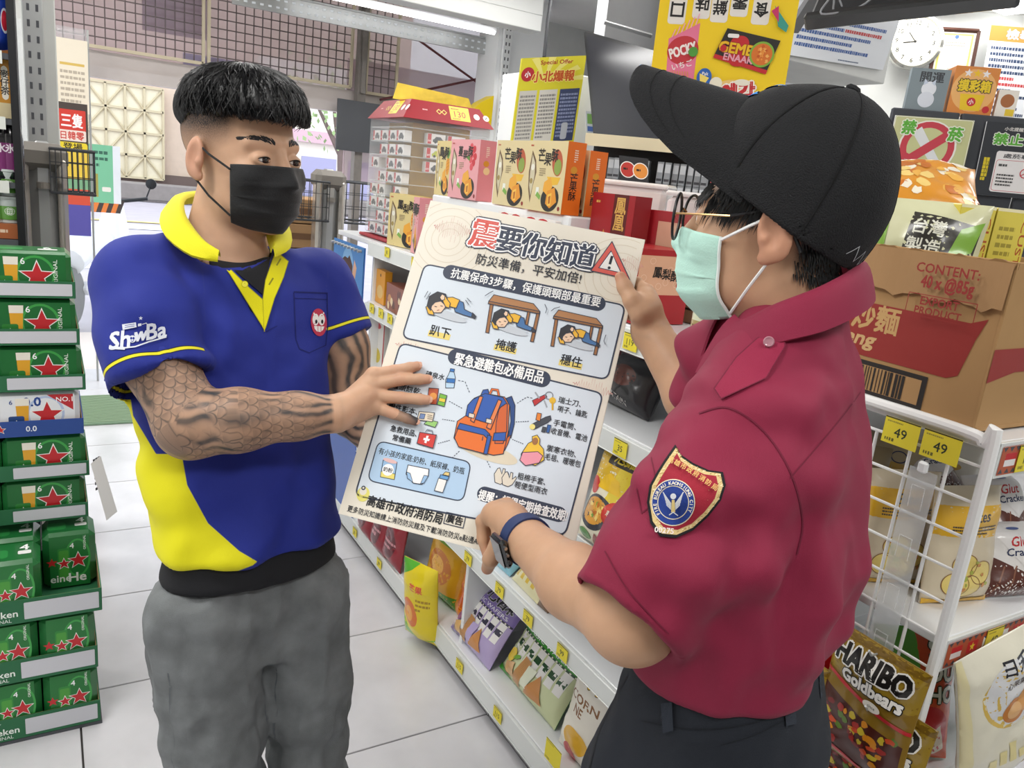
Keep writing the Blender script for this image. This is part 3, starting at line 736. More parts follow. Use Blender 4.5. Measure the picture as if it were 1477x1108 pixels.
# ================================================================== PEOPLE
def _h(v): v = np.array([v[0], v[1], 0.]); return v/np.linalg.norm(v)
CR = _h(RW[:, 0]); CF = _h(RW[:, 2]); UPV = np.array([0, 0, 1.])
def facing(a):                        # a = degrees turned to the image right from facing the camera
    a = math.radians(a); F = math.sin(a)*CR-math.cos(a)*CF; return F, np.cross(UPV, F)
def ring(pl, pr, py, t, ratio, L, pw=2.2):
    cs = abs(L@CR); sn = math.sqrt(1-cs*cs); w = (pr-pl)/2*t/FPX; a = w/math.sqrt(cs*cs+ratio*ratio*sn*sn)
    return (P((pl+pr)/2, py, t), L, a, a*ratio, pw)
def shrink(rs, d): return [(c, l, a-d, b-d, e) for c, l, a, b, e in rs]
# ---- the notice board they hold: a rectangle hanging in space
_r = [ray(*p) for p in ((627, 290), (937, 347), (820, 827), (488, 741))]
_s = np.linalg.solve(np.array([_r[0], -_r[1], _r[2]]).T, _r[3]); _q = [_r[i]*[*_s, 1.][i] for i in range(4)]
_k = .50/np.linalg.norm(_q[3]-_q[0]); BQ = [_E+q*_k for q in _q]
BO = BQ[3]; BEX = BQ[2]-BQ[3]; BW = np.linalg.norm(BEX); BEX = BEX/BW; BEY = BQ[0]-BQ[3]; BEY = BEY-BEX*(BEY@BEX); BH = np.linalg.norm(BEY); BEY /= BH
BN = np.cross(BEX, BEY)               # towards the camera
def onb(px, py, off=0): return onpl(px, py, BO+BN*off, BN)

def head_sdf(p, O, F, L, U, s, ear=True):
    q = (p-O)@np.array([F, L, U]).T/s; al = np.abs(q[:, 1]); m = q.copy(); m[:, 1] = al
    d = s_ell(q, (-.014, 0, .040), (.093, .0765, .084))
    d = smin(d, s_ell(m, (.028, 0, -.025), (.062, .064, .085)), .02)
    d = smin(d, s_ell(m, (.030, .022, -.072), (.048, .034, .030)), .02)
    d = smin(d, s_ell(q, (.070, 0, -.098), (.018, .022, .015)), .02)
    d = smin(d, s_ell(m, (.058, .038, -.028), (.028, .024, .026)), .012)
    d = smin(d, s_cone(m, (.080, .006, .026), (.066, .044, .024), .008, .008), .012)
    d = smax(d, -s_ell(m, (.100, .030, .002), (.018, .018, .011)), .012)
    d = smin(d, s_ell(m, (.0745, .031, .001), (.0145, .0160, .0130)), .003)
    d = smax(d, -s_ell(m, (.0905, .031, .0008), (.012, .0135, .0038)), .0025)
    d = smin(d, s_cone(m, (.086, 0, .010), (.108, 0, -.032), .007, .0105), .010)
    d = smin(d, s_ell(m, (.097, .012, -.036), (.011, .007, .007)), .006)
    d = smin(d, s_ell(m, (.090, 0, -.066), (.010, .022, .006)), .006); d = smin(d, s_ell(m, (.088, 0, -.076), (.010, .018, .006)), .006)
    if ear:
        R = rotm(0, .20, 0); a = np.array([0, .08, 0])
        e = s_ell(m, (-.012, .079, -.006), (.019, .007, .031), R)
        e = smax(e, -s_ell(m, (-.008, .086, -.004), (.011, .006, .019), R), .004)
        e = smin(e, s_ell(m, (-.002, .080, -.012), (.005, .006, .006)), .004); e = smin(e, s_ell(m, (-.006, .077, -.033), (.009, .005, .008)), .006)
        d = smin(d, e, .006)
    return d*s
def mask_mesh(O, F, L, U, s, bvh, top=.004, bot=-.112, side=.062, lift=.004, ph=.92, tent=1):
    """pleated face mask wrapped round the lower face; returns world verts/faces and corner points"""
    nu, nv = 41, 29; v = []; Rm = np.array([F, L, U])
    for j in range(nv):
        tv = j/(nv-1); z = top+(bot-top)*tv
        for i in range(nu):
            a = (i/(nu-1)*2-1); phi = a*ph
            dirl = np.array([math.cos(phi), math.sin(phi), 0]); zz = z+(.012*a*a if tv > .5 else -.004*a*a)
            nosez = max(0, 1-tv*2.2); base = np.array([-.012, 0, zz]) 
            R0 = 1/math.sqrt((math.cos(phi)/(.121-.030*max(0, tv-.45)-.020*max(0, .35-tv)))**2+(math.sin(phi)/.074)**2)
            if tv > .78: R0 -= (tv-.78)*.12*max(0, math.cos(phi))
            hit = bvh.ray_cast(Vector(O+(base+dirl*.25)@Rm*s), Vector(-(dirl@Rm)), .3)
            r = R0
            if hit[0] is not None:
                rh = .25-hit[3]/s; k_ = min(1, max(0, (1-abs(a))*3)); r = max(rh, R0*k_+rh*(1-k_))
            pl = 0
            for pz in (.28, .5, .72):
                x = (tv-pz)/.035
                if -1 < x < 1: pl += .0016*(x)*(1 if x < .9 else 0)
            edge = .0012 if (j < 2 or j > nv-3) else 0
            v.append(O+(base+dirl*(r+lift+pl*(1-abs(a)**4)+edge))@Rm*s)
    v = np.array(v); v = v.reshape(nv, nu, 3)
    for _ in range(4):
        w = v.copy(); w[:, 1:-1] = (v[:, :-2]+2*v[:, 1:-1]+v[:, 2:])/4; v = w
        w = v.copy(); w[1:-1] = (v[:-2]+4*v[1:-1]+v[2:])/6; v = w
    for j in range(nv):                  # never through the nose
        for i in range(nu):
            c = O+np.array([-.012, 0, (v[j, i]-O)@U/s])@Rm*s; d = v[j, i]-c; l = np.linalg.norm(d); d = d/l
            hit = bvh.ray_cast(Vector(c+d*.25*s), Vector(-d), .3)
            if hit[0] is not None: v[j, i] = c+d*(max(l, .25*s-hit[3]+.003)+sum(.0022*max(0, 1-abs(j/(nv-1)-z_)/.05)*(1 if j/(nv-1) < z_+.001 else .0) for z_ in (.30, .52, .72))*(1 if 3 < i < nu-4 else 0))
    inn = v-(_n3(F)*.0012); allv = np.concatenate([v.reshape(-1, 3), inn.reshape(-1, 3)]); n = nu*nv; f = []
    for j in range(nv-1):
        for i in range(nu-1):
            a = j*nu+i; f.append((a, a+nu, a+nu+1, a+1)); f.append((n+a, n+a+1, n+a+nu+1, n+a+nu))
    def rim(a, b): f.append((a, b, n+b, n+a))
    for i in range(nu-1): rim(i, i+1); rim((nv-1)*nu+i+1, (nv-1)*nu+i)
    for j in range(nv-1): rim((j+1)*nu, j*nu); rim(j*nu+nu-1, (j+1)*nu+nu-1)
    return allv, f, v
def skinmat(name, c1, c2):
    m = mat(name, c1, .48, bump=.12, bscale=260, sss=.12, var=.07, vscale=28, spec=.35, bdist=.001); t, b = nod(m); N = t.nodes.new; Lk = t.links.new
    src = b.inputs['Base Color'].links[0].from_socket
    def att(n): a = N('ShaderNodeAttribute'); a.attribute_name = n; return a.outputs['Fac']
    def mix(f, a, c):
        x = N('ShaderNodeMix'); x.data_type = 'RGBA'; Lk(f, x.inputs[0]); Lk(a, x.inputs[6])
        if isinstance(c, str): x.inputs[7].default_value = (*lin(c), 1)
        else: Lk(c, x.inputs[7])
        return x.outputs[2]
    s = mix(att('blush'), src, c2)
    nz = N('ShaderNodeTexNoise'); nz.inputs['Scale'].default_value = 700; tc = N('ShaderNodeTexCoord'); Lk(tc.outputs['Object'], nz.inputs[0])
    ml = N('ShaderNodeMath'); ml.operation = 'MULTIPLY_ADD'; Lk(nz.outputs[0], ml.inputs[0]); ml.inputs[1].default_value = .9; ml.inputs[2].default_value = .45
    m2 = N('ShaderNodeMath'); m2.operation = 'MULTIPLY'; m2.use_clamp = True; Lk(att('stub'), m2.inputs[0]); Lk(ml.outputs[0], m2.inputs[1])
    s = mix(m2.outputs[0], s, '#17161a')
    Lk(s, b.inputs['Base Color']); return m, t, b, att, mix, s
def tattoo(pack):
    """scales, waves and shaded clouds inked on the arms, in arm coordinates (length, girth)"""
    m, t, b, att, mix, s = pack; N = t.nodes.new; Lk = t.links.new
    def M(op, a, c=None, cl=False, d=None):
        x = N('ShaderNodeMath'); x.operation = op; x.use_clamp = cl
        for i, q in enumerate((a, c, d)):
            if q is None: continue
            if isinstance(q, (int, float)): x.inputs[i].default_value = q
            else: Lk(q, x.inputs[i])
        return x.outputs[0]
    au, av, ink = att('arm_u'), att('arm_v'), att('ink')
    cv = N('ShaderNodeCombineXYZ'); Lk(au, cv.inputs[0]); Lk(av, cv.inputs[1])
    def noise_(sc, det=3, dist=0):
        n = N('ShaderNodeTexNoise'); n.inputs['Scale'].default_value = sc; n.inputs['Detail'].default_value = det; n.inputs['Distortion'].default_value = dist; Lk(cv.outputs[0], n.inputs[0]); return n.outputs[0]
    wob = M('MULTIPLY', M('SUBTRACT', noise_(16), .5), .02)
    S = .0135
    u = M('DIVIDE', M('ADD', au, wob), S); v = M('DIVIDE', M('ADD', av, wob), S*1.15)
    row = M('FLOOR', u); fu = M('FRACT', u); off = M('MULTIPLY', M('MODULO', row, 2), .5)
    fv = M('SUBTRACT', M('FRACT', M('ADD', v, off)), .5)
    d = M('SQRT', M('ADD', M('MULTIPLY', fv, fv), M('MULTIPLY', M('MULTIPLY', fu, fu), .30)))
    line = M('SUBTRACT', 1, M('MULTIPLY', M('ABSOLUTE', M('SUBTRACT', d, .50)), 11), True)
    shade = M('MULTIPLY', M('SUBTRACT', 1, fu, True), .35)
    scales = M('MAXIMUM', M('MULTIPLY', line, .75), shade)
    wv = N('ShaderNodeTexWave'); wv.wave_type = 'RINGS'; wv.inputs['Scale'].default_value = 14; wv.inputs['Distortion'].default_value = 9; wv.inputs['Detail'].default_value = 1.5; wv.inputs['Detail Scale'].default_value = 1.1; Lk(cv.outputs[0], wv.inputs[0])
    curl = M('SMOOTH_MIN', M('MULTIPLY', wv.outputs['Fac'], 1.1), 1, False, .1)
    curls = M('MULTIPLY', M('POWER', curl, 1.6), .85)
    n1 = noise_(13, 2, .6); sel = M('MULTIPLY', M('SUBTRACT', n1, .50), 14, True)   # where the waves sit
    sel = M('MAXIMUM', sel, att('wavezone'), True)
    pat = M('ADD', M('MULTIPLY', scales, M('SUBTRACT', 1, sel)), M('MULTIPLY', curls, sel))
    cloud = M('MULTIPLY', M('SUBTRACT', noise_(30, 3, 1.2), .42), 2.0, True)
    tot = M('ADD', M('ADD', M('MULTIPLY', pat, .70), M('MULTIPLY', cloud, .28)), .22, True)
    f = M('MULTIPLY', tot, ink, True)
    Lk(mix(f, s, '#33393e'), b.inputs['Base Color'])
def finger(p, pts, rs): return s_chain(p, pts, rs, k=.003)
def region_mesh(fn, main, cell, subs, rel=1):
    V, F = surface(fn, main[0], main[1], cell); V = relax(V, F, rel); out = []
    c = V[F].mean(1); keep = np.ones(len(F), bool)
    for lo, hi, ce in subs:
        keep &= ~((c > np.array(lo)+cell*.6) & (c < np.array(hi)-cell*.6)).all(1)
        v, f = surface(fn, lo, hi, ce); out.append((relax(v, f, rel), f))
    F = F[keep]; u = np.unique(F); r = -np.ones(len(V), int); r[u] = np.arange(len(u)); out.insert(0, (V[u], r[F]))
    return join(out)
def box_of(pts, m): pts = np.array(pts); return pts.min(0)-m, pts.max(0)+m
def armcoord(V, J):
    """length along the joint chain J and girth position for the vertices"""
    u = np.zeros(len(V)); g = np.zeros(len(V)); best = np.full(len(V), 9.); acc = 0
    for i in range(len(J)-1):
        a, b = np.array(J[i]), np.array(J[i+1]); ab = b-a; l = np.linalg.norm(ab); ab = ab/l; q = V-a; t = np.clip(q@ab, 0, l); r = q-t[:, None]*ab; d = np.linalg.norm(r, axis=1)
        e1 = _n3(np.cross(ab, CF)); e2 = np.cross(ab, e1); an = np.arctan2(r@e2, r@e1); m = d < best
        best = np.where(m, d, best); u = np.where(m, acc+t, u); g = np.where(m, an*.045, g); acc += l
    return u, g, best
def cloth_wrinkle(V, N, amp, s, seed=0, stretch=(1, 1, .45)):
    n = vnoise(V*np.array(stretch), s, seed); return V+N*((1-np.abs(n)*1.6)*amp)[:, None]
# ------------------------------------------------------------------ man in the blue and yellow polo shirt
mA = thing('person', 'person in blue and yellow polo shirt, black face mask and grey jeans', 'person', tuple(onz(360, 1290, 0)))
Fh, Lh = facing(59); Oh = P(350, 228, 1.17); hs = .94; Fb, Lb = facing(42)
tA = 1.20
R_A = [ring(268, 398, 366, tA, .62, Lb), ring(252, 422, 382, tA, .55, Lb), ring(236, 446, 405, tA, .52, Lb), ring(230, 456, 450, tA, .56, Lb, 2.3), ring(227, 454, 520, tA, .60, Lb, 2.3), ring(226, 454, 600, tA, .60, Lb), ring(236, 462, 680, tA, .58, Lb), ring(246, 468, 725, tA, .58, Lb), ring(256, 474, 778, tA, .58, Lb)]
R_A = R_A[::-1]
RA = [P(204, 404, 1.11), P(228, 520, 1.075), P(276, 612, 1.06), P(345, 606, 1.06), P(430, 600, 1.085), P(484, 597, 1.105)]
rRA = [.044, .046, .0445, .041, .031, .0255]
LA = [P(462, 412, 1.31), P(492, 500, 1.31), P(505, 590, 1.32), P(560, 640, 1.245), P(600, 655, 1.185)]
rLA = [.044, .044, .042, .036, .026]
fr = .0078
def fb(px, py, r): return onb(px, py, r+.0022)
HA = dict(index=[fb(539, 541, .012), fb(569.5, 535, fr+.002), fb(591, 530.5, fr), fb(602, 528, fr-.001)], middle=[fb(537, 556, .014), fb(578, 547.5, fr+.003), fb(605, 547, fr), fb(617, 547, fr-.001)],
          ring_=[fb(538, 571, .013), fb(579, 574, fr+.002), fb(605, 576, fr), fb(617, 577, fr-.001)], pinky=[fb(541, 587, .011), fb(568, 597, fr), fb(588, 604, fr-.001), fb(599, 608, fr-.002)])
palmA = [P(484, 597, 1.105), fb(512, 586, .022), fb(516, 568, .022), fb(515, 600, .020)]
thumbA = [fb(500, 575, .018), fb(528, 548, .022), onb(541, 538, .012)]
HL = onb(600, 660, -.030)              # left hand, flat against the back of the board
def body_A(p):
    d = head_sdf(p, Oh, Fh, Lh, UPV, hs)
    nb = P(322, 372, 1.205); d = smin(d, s_cone(p, Oh-UPV*.055-Fh*.022, nb, .054*hs, .062), .02)
    d = smin(d, s_loft(p, shrink(R_A, .024)), .03)
    d = smin(d, s_chain(p, RA, rRA, .02), .02); d = smin(d, s_chain(p, LA, rLA, .02), .02)
    e = s_cone(p, palmA[0], fb(525, 573, .020), .024, .020)
    for k, (n, f) in enumerate(HA.items()):
        base = fb(497, 588+k*5, .020); e = smin(e, s_cone(p, base, f[0], .017, .0115), .008)
    for n, f in HA.items():
        s = .9 if n == 'pinky' else 1; e = smin(e, finger(p, f, [.0105*s, .0088*s, .0080*s, .0070*s]), .004)
        e = smin(e, np.linalg.norm(p-(f[0]+BN*.003), axis=1)-.0095*s, .006)
    d = smin(d, e, .012)
    d = smin(d, s_chain(p, [LA[-1], HL, HL+BEX*.05+BEY*.02], [.026, .018, .014], .01), .01)
    for k in range(4): a = HL+BEX*.045+BEY*(.03-.018*k); d = smin(d, s_chain(p, [a, a+BEX*.035+BN*.004, a+BEX*.06+BN*.010], [.009, .008, .007], .003), .006)
    a = HL+BEY*.03; d = smin(d, s_chain(p, [a, a+BEY*.03+BEX*.01, a+BEY*.05+BEX*.012], [.012, .010, .008], .004), .008)
    return d
lo, hi = box_of([Oh, RA[0], RA[2], LA[2], LA[-1], HL+BEX*.07, P(200, 815, 1.2), P(490, 815, 1.2)]+HA['middle']+[r[0] for r in R_A], .14)
hl, hh = box_of([x for f in HA.values() for x in f]+[fb(500, 590, .02)], .022)
V, F = region_mesh(body_A, (lo, hi), .0045, [(Oh-.155, Oh+np.array([.155, .155, .17]), .0021), (hl, hh, .0013)])
q = (V-Oh)@np.array([Fh, Lh, UPV]).T/hs
skA = skinmat('skin_man', '#cda487', '#c27e6c'); tattoo(skA)
uR, gR, dR_ = armcoord(V, RA); uL, gL, dL_ = armcoord(V, LA); onR_ = dR_ < dL_
lenR = sum(np.linalg.norm(RA[i+1]-RA[i]) for i in range(len(RA)-1))
nohead = (q[:, 2] < -.16)
ink = np.where(onR_, np.clip((lenR-.006-uR)/.004, 0, 1), np.clip((.52-uL)/.01, 0, 1))*nohead*(np.minimum(dR_, dL_) < .09)
stub = np.clip((q[:, 2]-(.000+.45*np.maximum(q[:, 0]-.01, 0)))/.045, 0, 1)*np.clip((.052-q[:, 0])/.014, 0, 1)*(np.abs(q[:, 1]) < .0755+.02*(q[:, 2] > .02))
stub = np.maximum(stub, np.clip((q[:, 2]+.075)/.05, 0, 1)*np.clip((-.05-q[:, 0])/.02, 0, 1)*.9)
earm = (np.abs(q[:, 1]) > .0775) & (q[:, 2] < .03) & (q[:, 2] > -.05); stub[earm] = 0
blush = np.exp(-((q[:, 0]-.105)**2+q[:, 1]**2+(q[:, 2]+.035)**2)/.0006)*.5+earm*.35
for f in HA.values():
    for j in (1, 3): blush = np.maximum(blush, .38*np.exp(-((V-f[j])**2).sum(1)/.00010))
body = sdf_obj('body', V, F, skA[0], mA, dict(arm_u=np.where(onR_, uR, uL+.21), arm_v=np.where(onR_, gR, gL), ink=ink, stub=stub, blush=blush, wavezone=np.where(onR_, np.clip((uR-.36)/.05, 0, 1), np.clip((uL-.02)/.03, 0, 1))))
bvA = bvh_of(V, F)
def to_h(O, Fv, Lv, s, a): return O+(np.array(a)@np.array([Fv, Lv, UPV]))*s
def eyes(par, O, Fv, Lv, s, iris='#2a1c14'):
    for sg in (-1, 1):
        c = to_h(O, Fv, Lv, s, (.0765, .031*sg, .0008)); d = _n3(Fv+Lv*.0); e1 = _n3(np.cross(UPV, d)); b = MB(); n = 20
        b.lathe([(.0005, .0121), (.0025, .0119), (.0028, .0118), (.0058, .0106), (.0062, .0104), (.009, .008), (.0121, 0), (.009, -.008), (.0005, -.012)], c, n, R=np.stack([e1, np.cross(d, e1), d], 1))
        cols = np.tile(lin('#e6dfda'), (len(b.v[0]), 1)); cols[:2*n] = lin('#050404'); cols[2*n:4*n] = lin(iris); b.c = [cols]
        b.build('eye', mat('eye_wet', rough=.1, attr='Col', coat=1), par, True, True, True)
def lashes(par, O, Fv, Lv, s):
    for sg in (-1, 1):
        for el, r_, up in ((.30, .0010, 1), (-.20, .0005, -1)):
            pts = []
            for i in range(13):
                az = (i/12*2-1)*.92; e_ = el*math.cos(az*1.45)+(.02 if up > 0 else 0); R_ = .0148
                pts.append(to_h(O, Fv, Lv, s, (.0758+R_*math.cos(az)*math.cos(e_), .031*sg+R_*math.sin(az)*1.02, .0006+R_*math.sin(e_))))
            b = MB(); b.tube(pts, [r_*(.3+.7*math.sin(PI*(i+.5)/13.)) for i in range(13)], 5); b.build('eyelash', mat('lash', '#15110f', .8), par, True, world=True)
def eyebrow(par, bv, O, Fv, Lv, s, col='#1d1a1c'):
    for sg in (-1, 1):
        A = Art(); q = random.Random(5)
        for k in range(150):
            x = q.uniform(0, 1); y = q.uniform(-1, 1)*.0042*(1-.6*x)*(.6+x*1.2 if x < .35 else 1); cx = sg*(.013+x*.036); cy = .0245+.0045*math.sin(x*2.4)+y
            a = math.radians(60-75*x)*1; l = .0055; A.line([(cx, cy), (cx+sg*l*math.cos(a), cy+l*math.sin(a))], .0009, col)
        A.dz = 0; A.Z = [z*.02 for z in A.Z]
        A.project('eyebrow', par, bv, to_h(O, Fv, Lv, s, (.09, 0, 0)), Lv, UPV, None, mat('brow_hair', col, .7), .06, .0004)
eyes(mA, Oh, Fh, Lh, hs); lashes(mA, Oh, Fh, Lh, hs); eyebrow(mA, bvA, Oh, Fh, Lh, hs)
# finger nails
for n, f in HA.items():
    d = _n3(f[3]-f[2]); s = np.cross(BN, d); c = f[3]+BN*.0058*(.85 if n == 'pinky' else 1)+d*.001; w = .0048*(.85 if n == 'pinky' else 1); v = []; 
    for i in range(-4, 5):
        for (e, w2) in ((-.0055, .85), (0, 1), (.005, .9), (.0072, .55)): x = i/4*w*w2; v.append(c+d*e+s*x-BN*(x*x*55+abs(e)*.12))
    mesh('fingernail', v, [(i*4+j, i*4+j+1, i*4+j+5, i*4+j+4) for i in range(8) for j in range(3)], mat('nail', '#d9a892', .25, coat=.4), mA, True, world=True)
# hair
def hair_A(p):
    a = (p-Oh)@np.array([Fh, Lh, UPV]).T/hs
    d = s_ell(a, (.000, 0, .083), (.104, .084, .056)); d = smin(d, s_ell(a, (.058, 0, .070), (.050, .062, .034)), .02); d = smin(d, s_ell(a, (-.050, 0, .060), (.052, .072, .042)), .03)
    zz = .053+.014*np.clip(a[:, 0]/.1, -.3, 1)-.02*np.clip((-a[:, 0]-.03)/.08, 0, 1)+.006*np.sin(a[:, 0]*150+np.sin(a[:, 1]*90)*2)
    return smax(d, zz-a[:, 2], .012)*hs
Vh, Fhh = surface(hair_A, Oh-[.16, .16, .02], Oh+[.16, .16, .19], .0026); Nh = normals(Vh, Fhh); a = (Vh-Oh)@np.array([Fh, Lh, UPV]).T
ang = np.arctan2(a[:, 1], a[:, 0]+.03); rad = np.hypot(a[:, 1], a[:, 0]+.03)
Vh = Vh+Nh*((np.sin(ang*46+np.sin(rad*70)*2)+.6*np.sin(ang*90+rad*60))*.0013)[:, None]
m_hair = mat('black_hair', '#0b0b0e', .42, spec=.6, bump=.5, bscale=140, bdist=.002)
hairA = sdf_obj('hair', Vh, Fhh, m_hair, mA)
def strands(par, O, Fv, Lv, s, cen, rad, n, phis, th, length, r, name='hair_strands', lift=1.0, seed=1, droop=.012, fwd=.2):
    q = random.Random(seed); b = MB(); Rm = np.array([Fv, Lv, UPV])
    for k in range(n):
        ph = q.uniform(*phis); t0 = q.uniform(*th); dt = length*q.uniform(.6, 1.2); tw = q.uniform(-.25, .25); pts = []; sc = q.uniform(.97, 1.03)*lift
        for i in range(5):
            t = t0+dt*i/4; p2 = ph+tw*i/4; x = math.sin(t)*math.cos(p2)*rad[0]*sc; y = math.sin(t)*math.sin(p2)*rad[1]*sc; z = math.cos(t)*rad[2]*sc
            w = 1+.05*(i/4)**2*q.uniform(.3, 1.4)
            pts.append(O+(np.array(cen)+np.array([x*w, y*w, z*w-droop*max(0, math.sin(t)-.9)*10*(i/4)]))@Rm*s)
        b.tube(pts, [r, r, r*.85, r*.6, r*.15], 3, caps=False)
    o = b.build(name, m_hair, par, True, world=True); o['kind'] = 'stuff'; return o
strands(mA, Oh, Fh, Lh, hs, (.0, 0, .081), (.107, .087, .060), 2600, (-PI, PI), (.15, 1.45), .55, .0011)
strands(mA, Oh, Fh, Lh, hs, (.040, 0, .076), (.072, .072, .046), 700, (-1.5, 1.5), (.8, 1.5), .5, .0011, seed=4)
# face mask and loops
v, f, grid = mask_mesh(Oh, Fh, Lh, UPV, hs, bvA, top=-.006, bot=-.110, ph=.80)
m_mask = mat('black_nonwoven', '#101114', .75, bump=.3, bscale=500, sheen=.2)
mk = mesh('face_mask', v, f, m_mask, mA, True, world=True)
for j, c in ((2, 'top'), (-4, 'bottom')):
    p0 = grid[j, 0]; ear = to_h(Oh, Fh, Lh, hs, (-.016, -.080, .020 if j > 0 else -.034)); mid = (p0+ear)/2-Lh*.006
    b = MB(); b.tube([p0-Lh*.001, mid, ear], .0017, 6); b.build('ear_loop', m_mask, mk, True, world=True)
    p0 = grid[j, -1]; ear = to_h(Oh, Fh, Lh, hs, (-.016, .080, .020 if j > 0 else -.034)); mid = (p0+ear)/2+Lh*.006
    b = MB(); b.tube([p0, mid, ear], .0017, 6); b.build('ear_loop', m_mask, mk, True, world=True)
# polo shirt
hemR = P(231, 553, 1.075); dirR = _n3(RA[1]-RA[0]+np.array([0, 0, -.05])); dirR = _n3(P(232, 560, 1.075)-P(192, 425, 1.11))
hemL = P(494, 487, 1.315); dirL = _n3(P(494, 487, 1.315)-P(468, 420, 1.31))
def shirt_A(p):
    d = s_loft(p, R_A)
    s = s_chain(p, [P(245, 388, 1.15), P(203, 410, 1.112), P(217, 480, 1.085), hemR+dirR*.02], [.046, .060, .064, .070], .03); s = smax(s, (p-hemR)@dirR, .003)
    s = smax(s, -smax(s_cone(p, hemR-dirR*.05, hemR+dirR*.08, .058, .066), -((p-hemR)@dirR+.03), .002), .002)
    d = smin(d, s, .022)
    s = s_chain(p, [P(415, 395, 1.26), P(455, 412, 1.31), hemL+dirL*.02], [.042, .054, .056], .03); s = smax(s, (p-hemL)@dirL, .003)
    d = smin(d, s, .022)
    nc = P(322, 352, 1.20); d = smax(d, -s_cone(p, nc-UPV*.05+Fb*.01, nc+UPV*.1-Fb*.005, .064, .075), .008)
    return d
lo, hi = box_of([P(125, 420, 1.1), P(520, 500, 1.35), P(200, 855, 1.2), P(490, 330, 1.2), P(330, 300, 1.2)], .06); lo -= [.05, .1, .0]; hi += [.05, .1, 0]
V, F = surface(shirt_A, lo, hi, .0042); N = normals(V, F)
def folds(V, N, centre, dirs, amp, wl, reach, seed=0):
    q = V-centre; u = q@_n3(dirs[0]); v = q@_n3(dirs[1]); fall = np.exp(-(u*u+(v*.6)**2)/(reach*reach))
    return V+N*(np.sin(v/wl+vnoise(V, 14, seed)*1.6)*amp*fall)[:, None]
cu = V@UPV
V = cloth_wrinkle(V, N, .0036, 9, 3); V = folds(V, N, P(230, 620, 1.1), (CR, UPV), .0055, .015, .10, 2); V = folds(V, N, P(440, 760, 1.15), (UPV, CR), .007, .016, .12, 5)
V = folds(V, N, P(420, 560, 1.15), (UPV+CR*.4, CR), .006, .019, .15, 8); V = folds(V, N, P(250, 470, 1.06), (CR, UPV+CR*.5), .005, .015, .08, 9)
px, py = proj(V)
yel = inpoly(px, py, [(160, 560), (187, 566), (192, 600), (225, 655), (262, 655), (270, 700), (300, 755), (345, 795), (374, 812), (330, 829), (260, 842), (150, 850), (200, 800), (186, 640)])
onsl = (V-hemR)@dirR; armd = armcoord(V, [RA[0], RA[1], RA[2]])[2]; armdL = armcoord(V, LA[:3])[2]
yel = np.where((armd < .085) & (onsl > -.2) & (py < 575) & (px < 305), 50, yel)
pipe = np.where((armd < .085) & (px < 296) & (armd < armdL), onsl+.016, np.where((armdL < .08) & (px > 470), (V-hemL)@dirL+.016, 1))
m_polo = mat('polo_blue', '#1a2a8c', .75, bump=.25, bscale=1400, sheen=.03, var=.06, vscale=10); t, bs = nod(m_polo)
def thr(t, name, edge, soft):
    a = t.nodes.new('ShaderNodeAttribute'); a.attribute_name = name; ab = t.nodes.new('ShaderNodeMath'); ab.operation = 'ABSOLUTE' if name == 'pipe' else 'ADD'; ab.inputs[1].default_value = 0; t.links.new(a.outputs['Fac'], ab.inputs[0]); r = t.nodes.new('ShaderNodeMapRange'); r.inputs[1].default_value = edge-soft; r.inputs[2].default_value = edge+soft; r.inputs[3].default_value = 1; r.inputs[4].default_value = 0; t.links.new(ab.outputs[0], r.inputs[0]); return r.outputs[0]
def over(t, bs, f, col):
    src = bs.inputs['Base Color'].links[0].from_socket; x = t.nodes.new('ShaderNodeMix'); x.data_type = 'RGBA'; t.links.new(f, x.inputs[0]); t.links.new(src, x.inputs[6]); x.inputs[7].default_value = (*lin(col), 1); t.links.new(x.outputs[2], bs.inputs['Base Color'])
over(t, bs, thr(t, 'yellow', 0, .6), '#e6df10'); over(t, bs, thr(t, 'pipe', .0034, .0003), '#11142c'); over(t, bs, thr(t, 'pipe', .0020, .0003), '#ece42a')
polo = sdf_obj('polo_shirt', V, F, m_polo, mA, dict(yellow=yel, pipe=pipe)); bvS = bvh_of(V, F)
# undershirt and trousers
ru = [(c, l, a-.012, b-.012, e) for c, l, a, b, e in R_A[:3]]
ru = [(R_A[0][0]-UPV*.045, Lb, R_A[0][2]-.002, R_A[0][3]-.002, 2.2)]+ru
V, F = surface(lambda p: s_loft(p, ru), *[x for x in box_of([r[0] for r in ru], .2)], .005); V = cloth_wrinkle(V, normals(V, F), .002, 12, 5)
m_under = mat('black_jersey', '#14151a', .8, bump=.2, bscale=900); sdf_obj('undershirt', V, F, m_under, mA)
nk = P(345, 395, 1.16)
V, F = surface(lambda p: smax(s_loft(p, shrink(R_A, .004)), (P(330, 352, 1.2)-UPV*.0-p)@UPV*0+s_cone(p, P(365, 360, 1.15), P(378, 470, 1.14), .07, .03), .01), nk-.16, nk+.16, .004)
sdf_obj('undershirt_front', V, F, m_under, mA)
hipc = R_A[0][0]-UPV*.03; hR = hipc-Lb*.082-UPV*.06; hL = hipc+Lb*.082-UPV*.06
kR = P(305, 1120, 1.30); kL = P(468, 1085, 1.33); kR = hR+np.array([0, 0, -.42])+CR*.045; kL = hL+np.array([0, 0, -.42])+CR*.035
aR = kR+np.array([0, 0, -.40])-CF*.0; aL = kL+np.array([0, 0, -.40])
